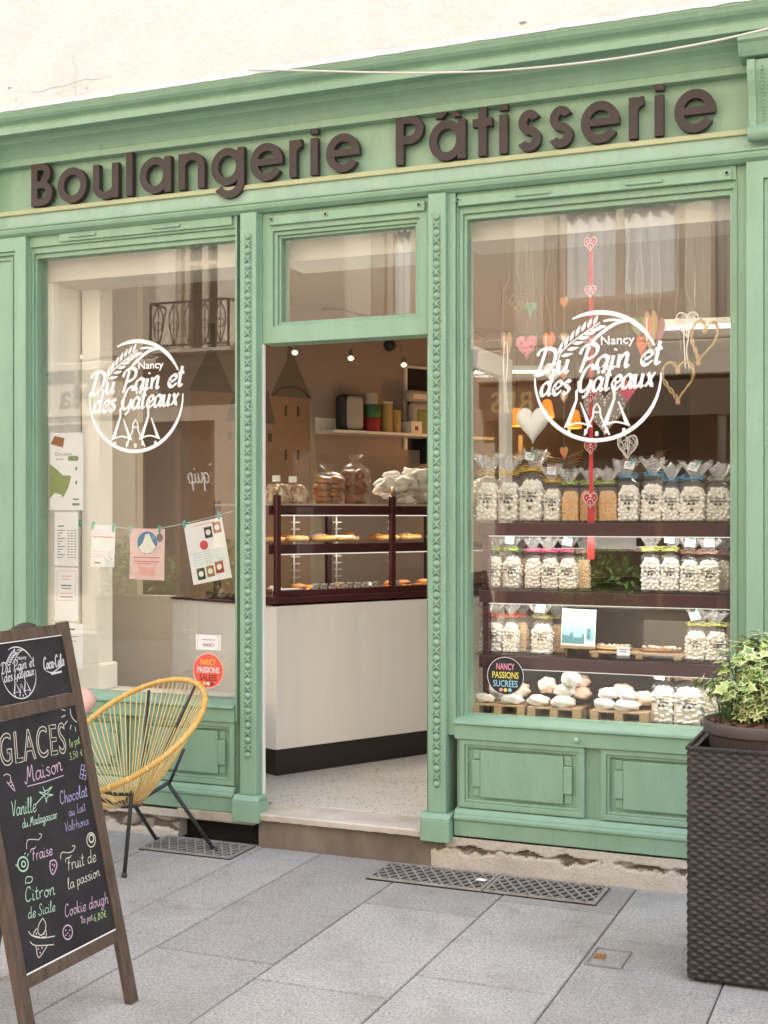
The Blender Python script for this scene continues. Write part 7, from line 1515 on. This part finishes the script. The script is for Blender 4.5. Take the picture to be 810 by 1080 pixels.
def leaf(mb, p, nrm, tip, s, young, rr):
    nrm = nrm.normalized(); t_ = (tip-nrm*tip.dot(nrm)); t_ = t_.normalized() if t_.length > 1e-4 else nrm.orthogonal().normalized(); sd = nrm.cross(t_)
    P = []; I = []; irr = rr.uniform(.60, .80); sx = rr.uniform(.85, 1.15)
    for i, (x, y) in enumerate(OUT):
        jx = rr.uniform(.92, 1.08); z = -.16*abs(x)**1.5-.14*max(0, y-.3)**2; P.append(p+sd*x*s*sx*jx+t_*y*s*jx+nrm*z*s)
        x2, y2 = x*irr, .28+(y-.28)*irr*1.02; z = -.16*abs(x2)**1.5-.14*max(0, y2-.3)**2+.012; I.append(p+sd*x2*s*sx+t_*y2*s+nrm*z*s)
    n_ = len(OUT); c_ = p+t_*.28*s+nrm*.02*s
    mb.add(P+I, [(i, (i+1) % n_, (i+1) % n_+n_, i+n_) for i in range(n_)], M['leaf_c'] if not young else M['leaf_y'])
    mb.add(I+[c_], [(i, (i+1) % n_, n_) for i in range(n_)], M['leaf_g'] if rr.random() < .75 else M['leaf_y'])
rl = random.Random(31); q = MB(); stq = MB()
for k in range(74):
    a = rl.uniform(0, 6.283); d0 = rl.uniform(.0, .08); base = pc+Vector((d0*math.cos(a), d0*math.sin(a), .812)); lean = rl.uniform(.02, .145); hgt = rl.uniform(.12, .32)*(1.05-.45*lean/.2)+(.04 if rl.random() < .2 else 0); dr = rl.choice((0, 0, 0, .07)) if lean > .12 else 0
    aa = a+rl.uniform(-.5, .5); P = smooth_pts([base, base+Vector((math.cos(aa)*lean*.35, math.sin(aa)*lean*.35, hgt*.55)), base+Vector((math.cos(aa)*lean*.8, math.sin(aa)*lean*.8, hgt*.95)), base+Vector((math.cos(aa)*lean*1.15, math.sin(aa)*lean*1.15, hgt-dr))], 5)
    stq.tube(P, [.0026*(1-.6*i/len(P)) for i in range(len(P))], n=5)
    for i in range(3, len(P)):
        for s_ in range(rl.choice((1, 1, 2))):
            p = P[i]; ov = (p-(pc+Vector((0, 0, .86)))); ov = ov.normalized() if ov.length > .01 else Vector((0, 0, 1)); nrm = ov*.9+Vector((rl.uniform(-.6, .6), rl.uniform(-.6, .6), rl.uniform(.1, .8))); tip = Vector((rl.uniform(-1, 1), rl.uniform(-1, 1), rl.uniform(-.9, .5)))+ov*.4
            off = tip.normalized()*rl.uniform(.006, .022); stq.tube([p, p+off], .0010, n=4); leaf(q, p+off, nrm, tip, rl.uniform(.028, .046)*(1 if i < len(P)-2 else .75), i >= len(P)-2 and rl.random() < .6, rl)
q.build('foliage', None, iv); stq.build('stems', M['stem'], iv)
hp_ = thing('green_sprig', 'small dark green feathery sprig at the left of the ivy', 'plant', pc+Vector((-.11, -.06, .81))); q = MB()
for k in range(26):
    a = rl.uniform(0, 6.28); b0 = pc+Vector((-.095+.03*math.cos(a), -.06+.03*math.sin(a), .812)); tp = b0+Vector((rl.uniform(-.05, .03), rl.uniform(-.05, .03), rl.uniform(.09, .19)))
    q.tube([b0, (b0+tp)/2+Vector((.004, 0, 0)), tp], .0011, n=4)
    for i in range(16):
        p = b0+(tp-b0)*(.2+.8*i/16); d = Vector((rl.uniform(-1, 1), rl.uniform(-1, 1), .7)).normalized()*.014; w_ = d.orthogonal().normalized()*.0016; q.add([p-w_, p+w_, p+d], [(0, 1, 2)])
q.build('needles', mat('needle_green', (.045, .11, .02), .6, var=.2, vs=40), hp_)
q = MB(); P = [onY(u, v, -.82) for u, v in ((776, 722), (777, 690), (783, 678), (792, 674), (801, 679), (806, 694), (808, 740))]; P = [Vector((P[0].x, P[0].y, .81))]+P+[Vector((P[-1].x, P[-1].y, .81))]; q.tube(smooth_pts(P, 5), .0028, n=6); tag(q.build('plant_hoop', M['iron']), 'thin black wire hoop standing among the ivy leaves', 'plant hoop')
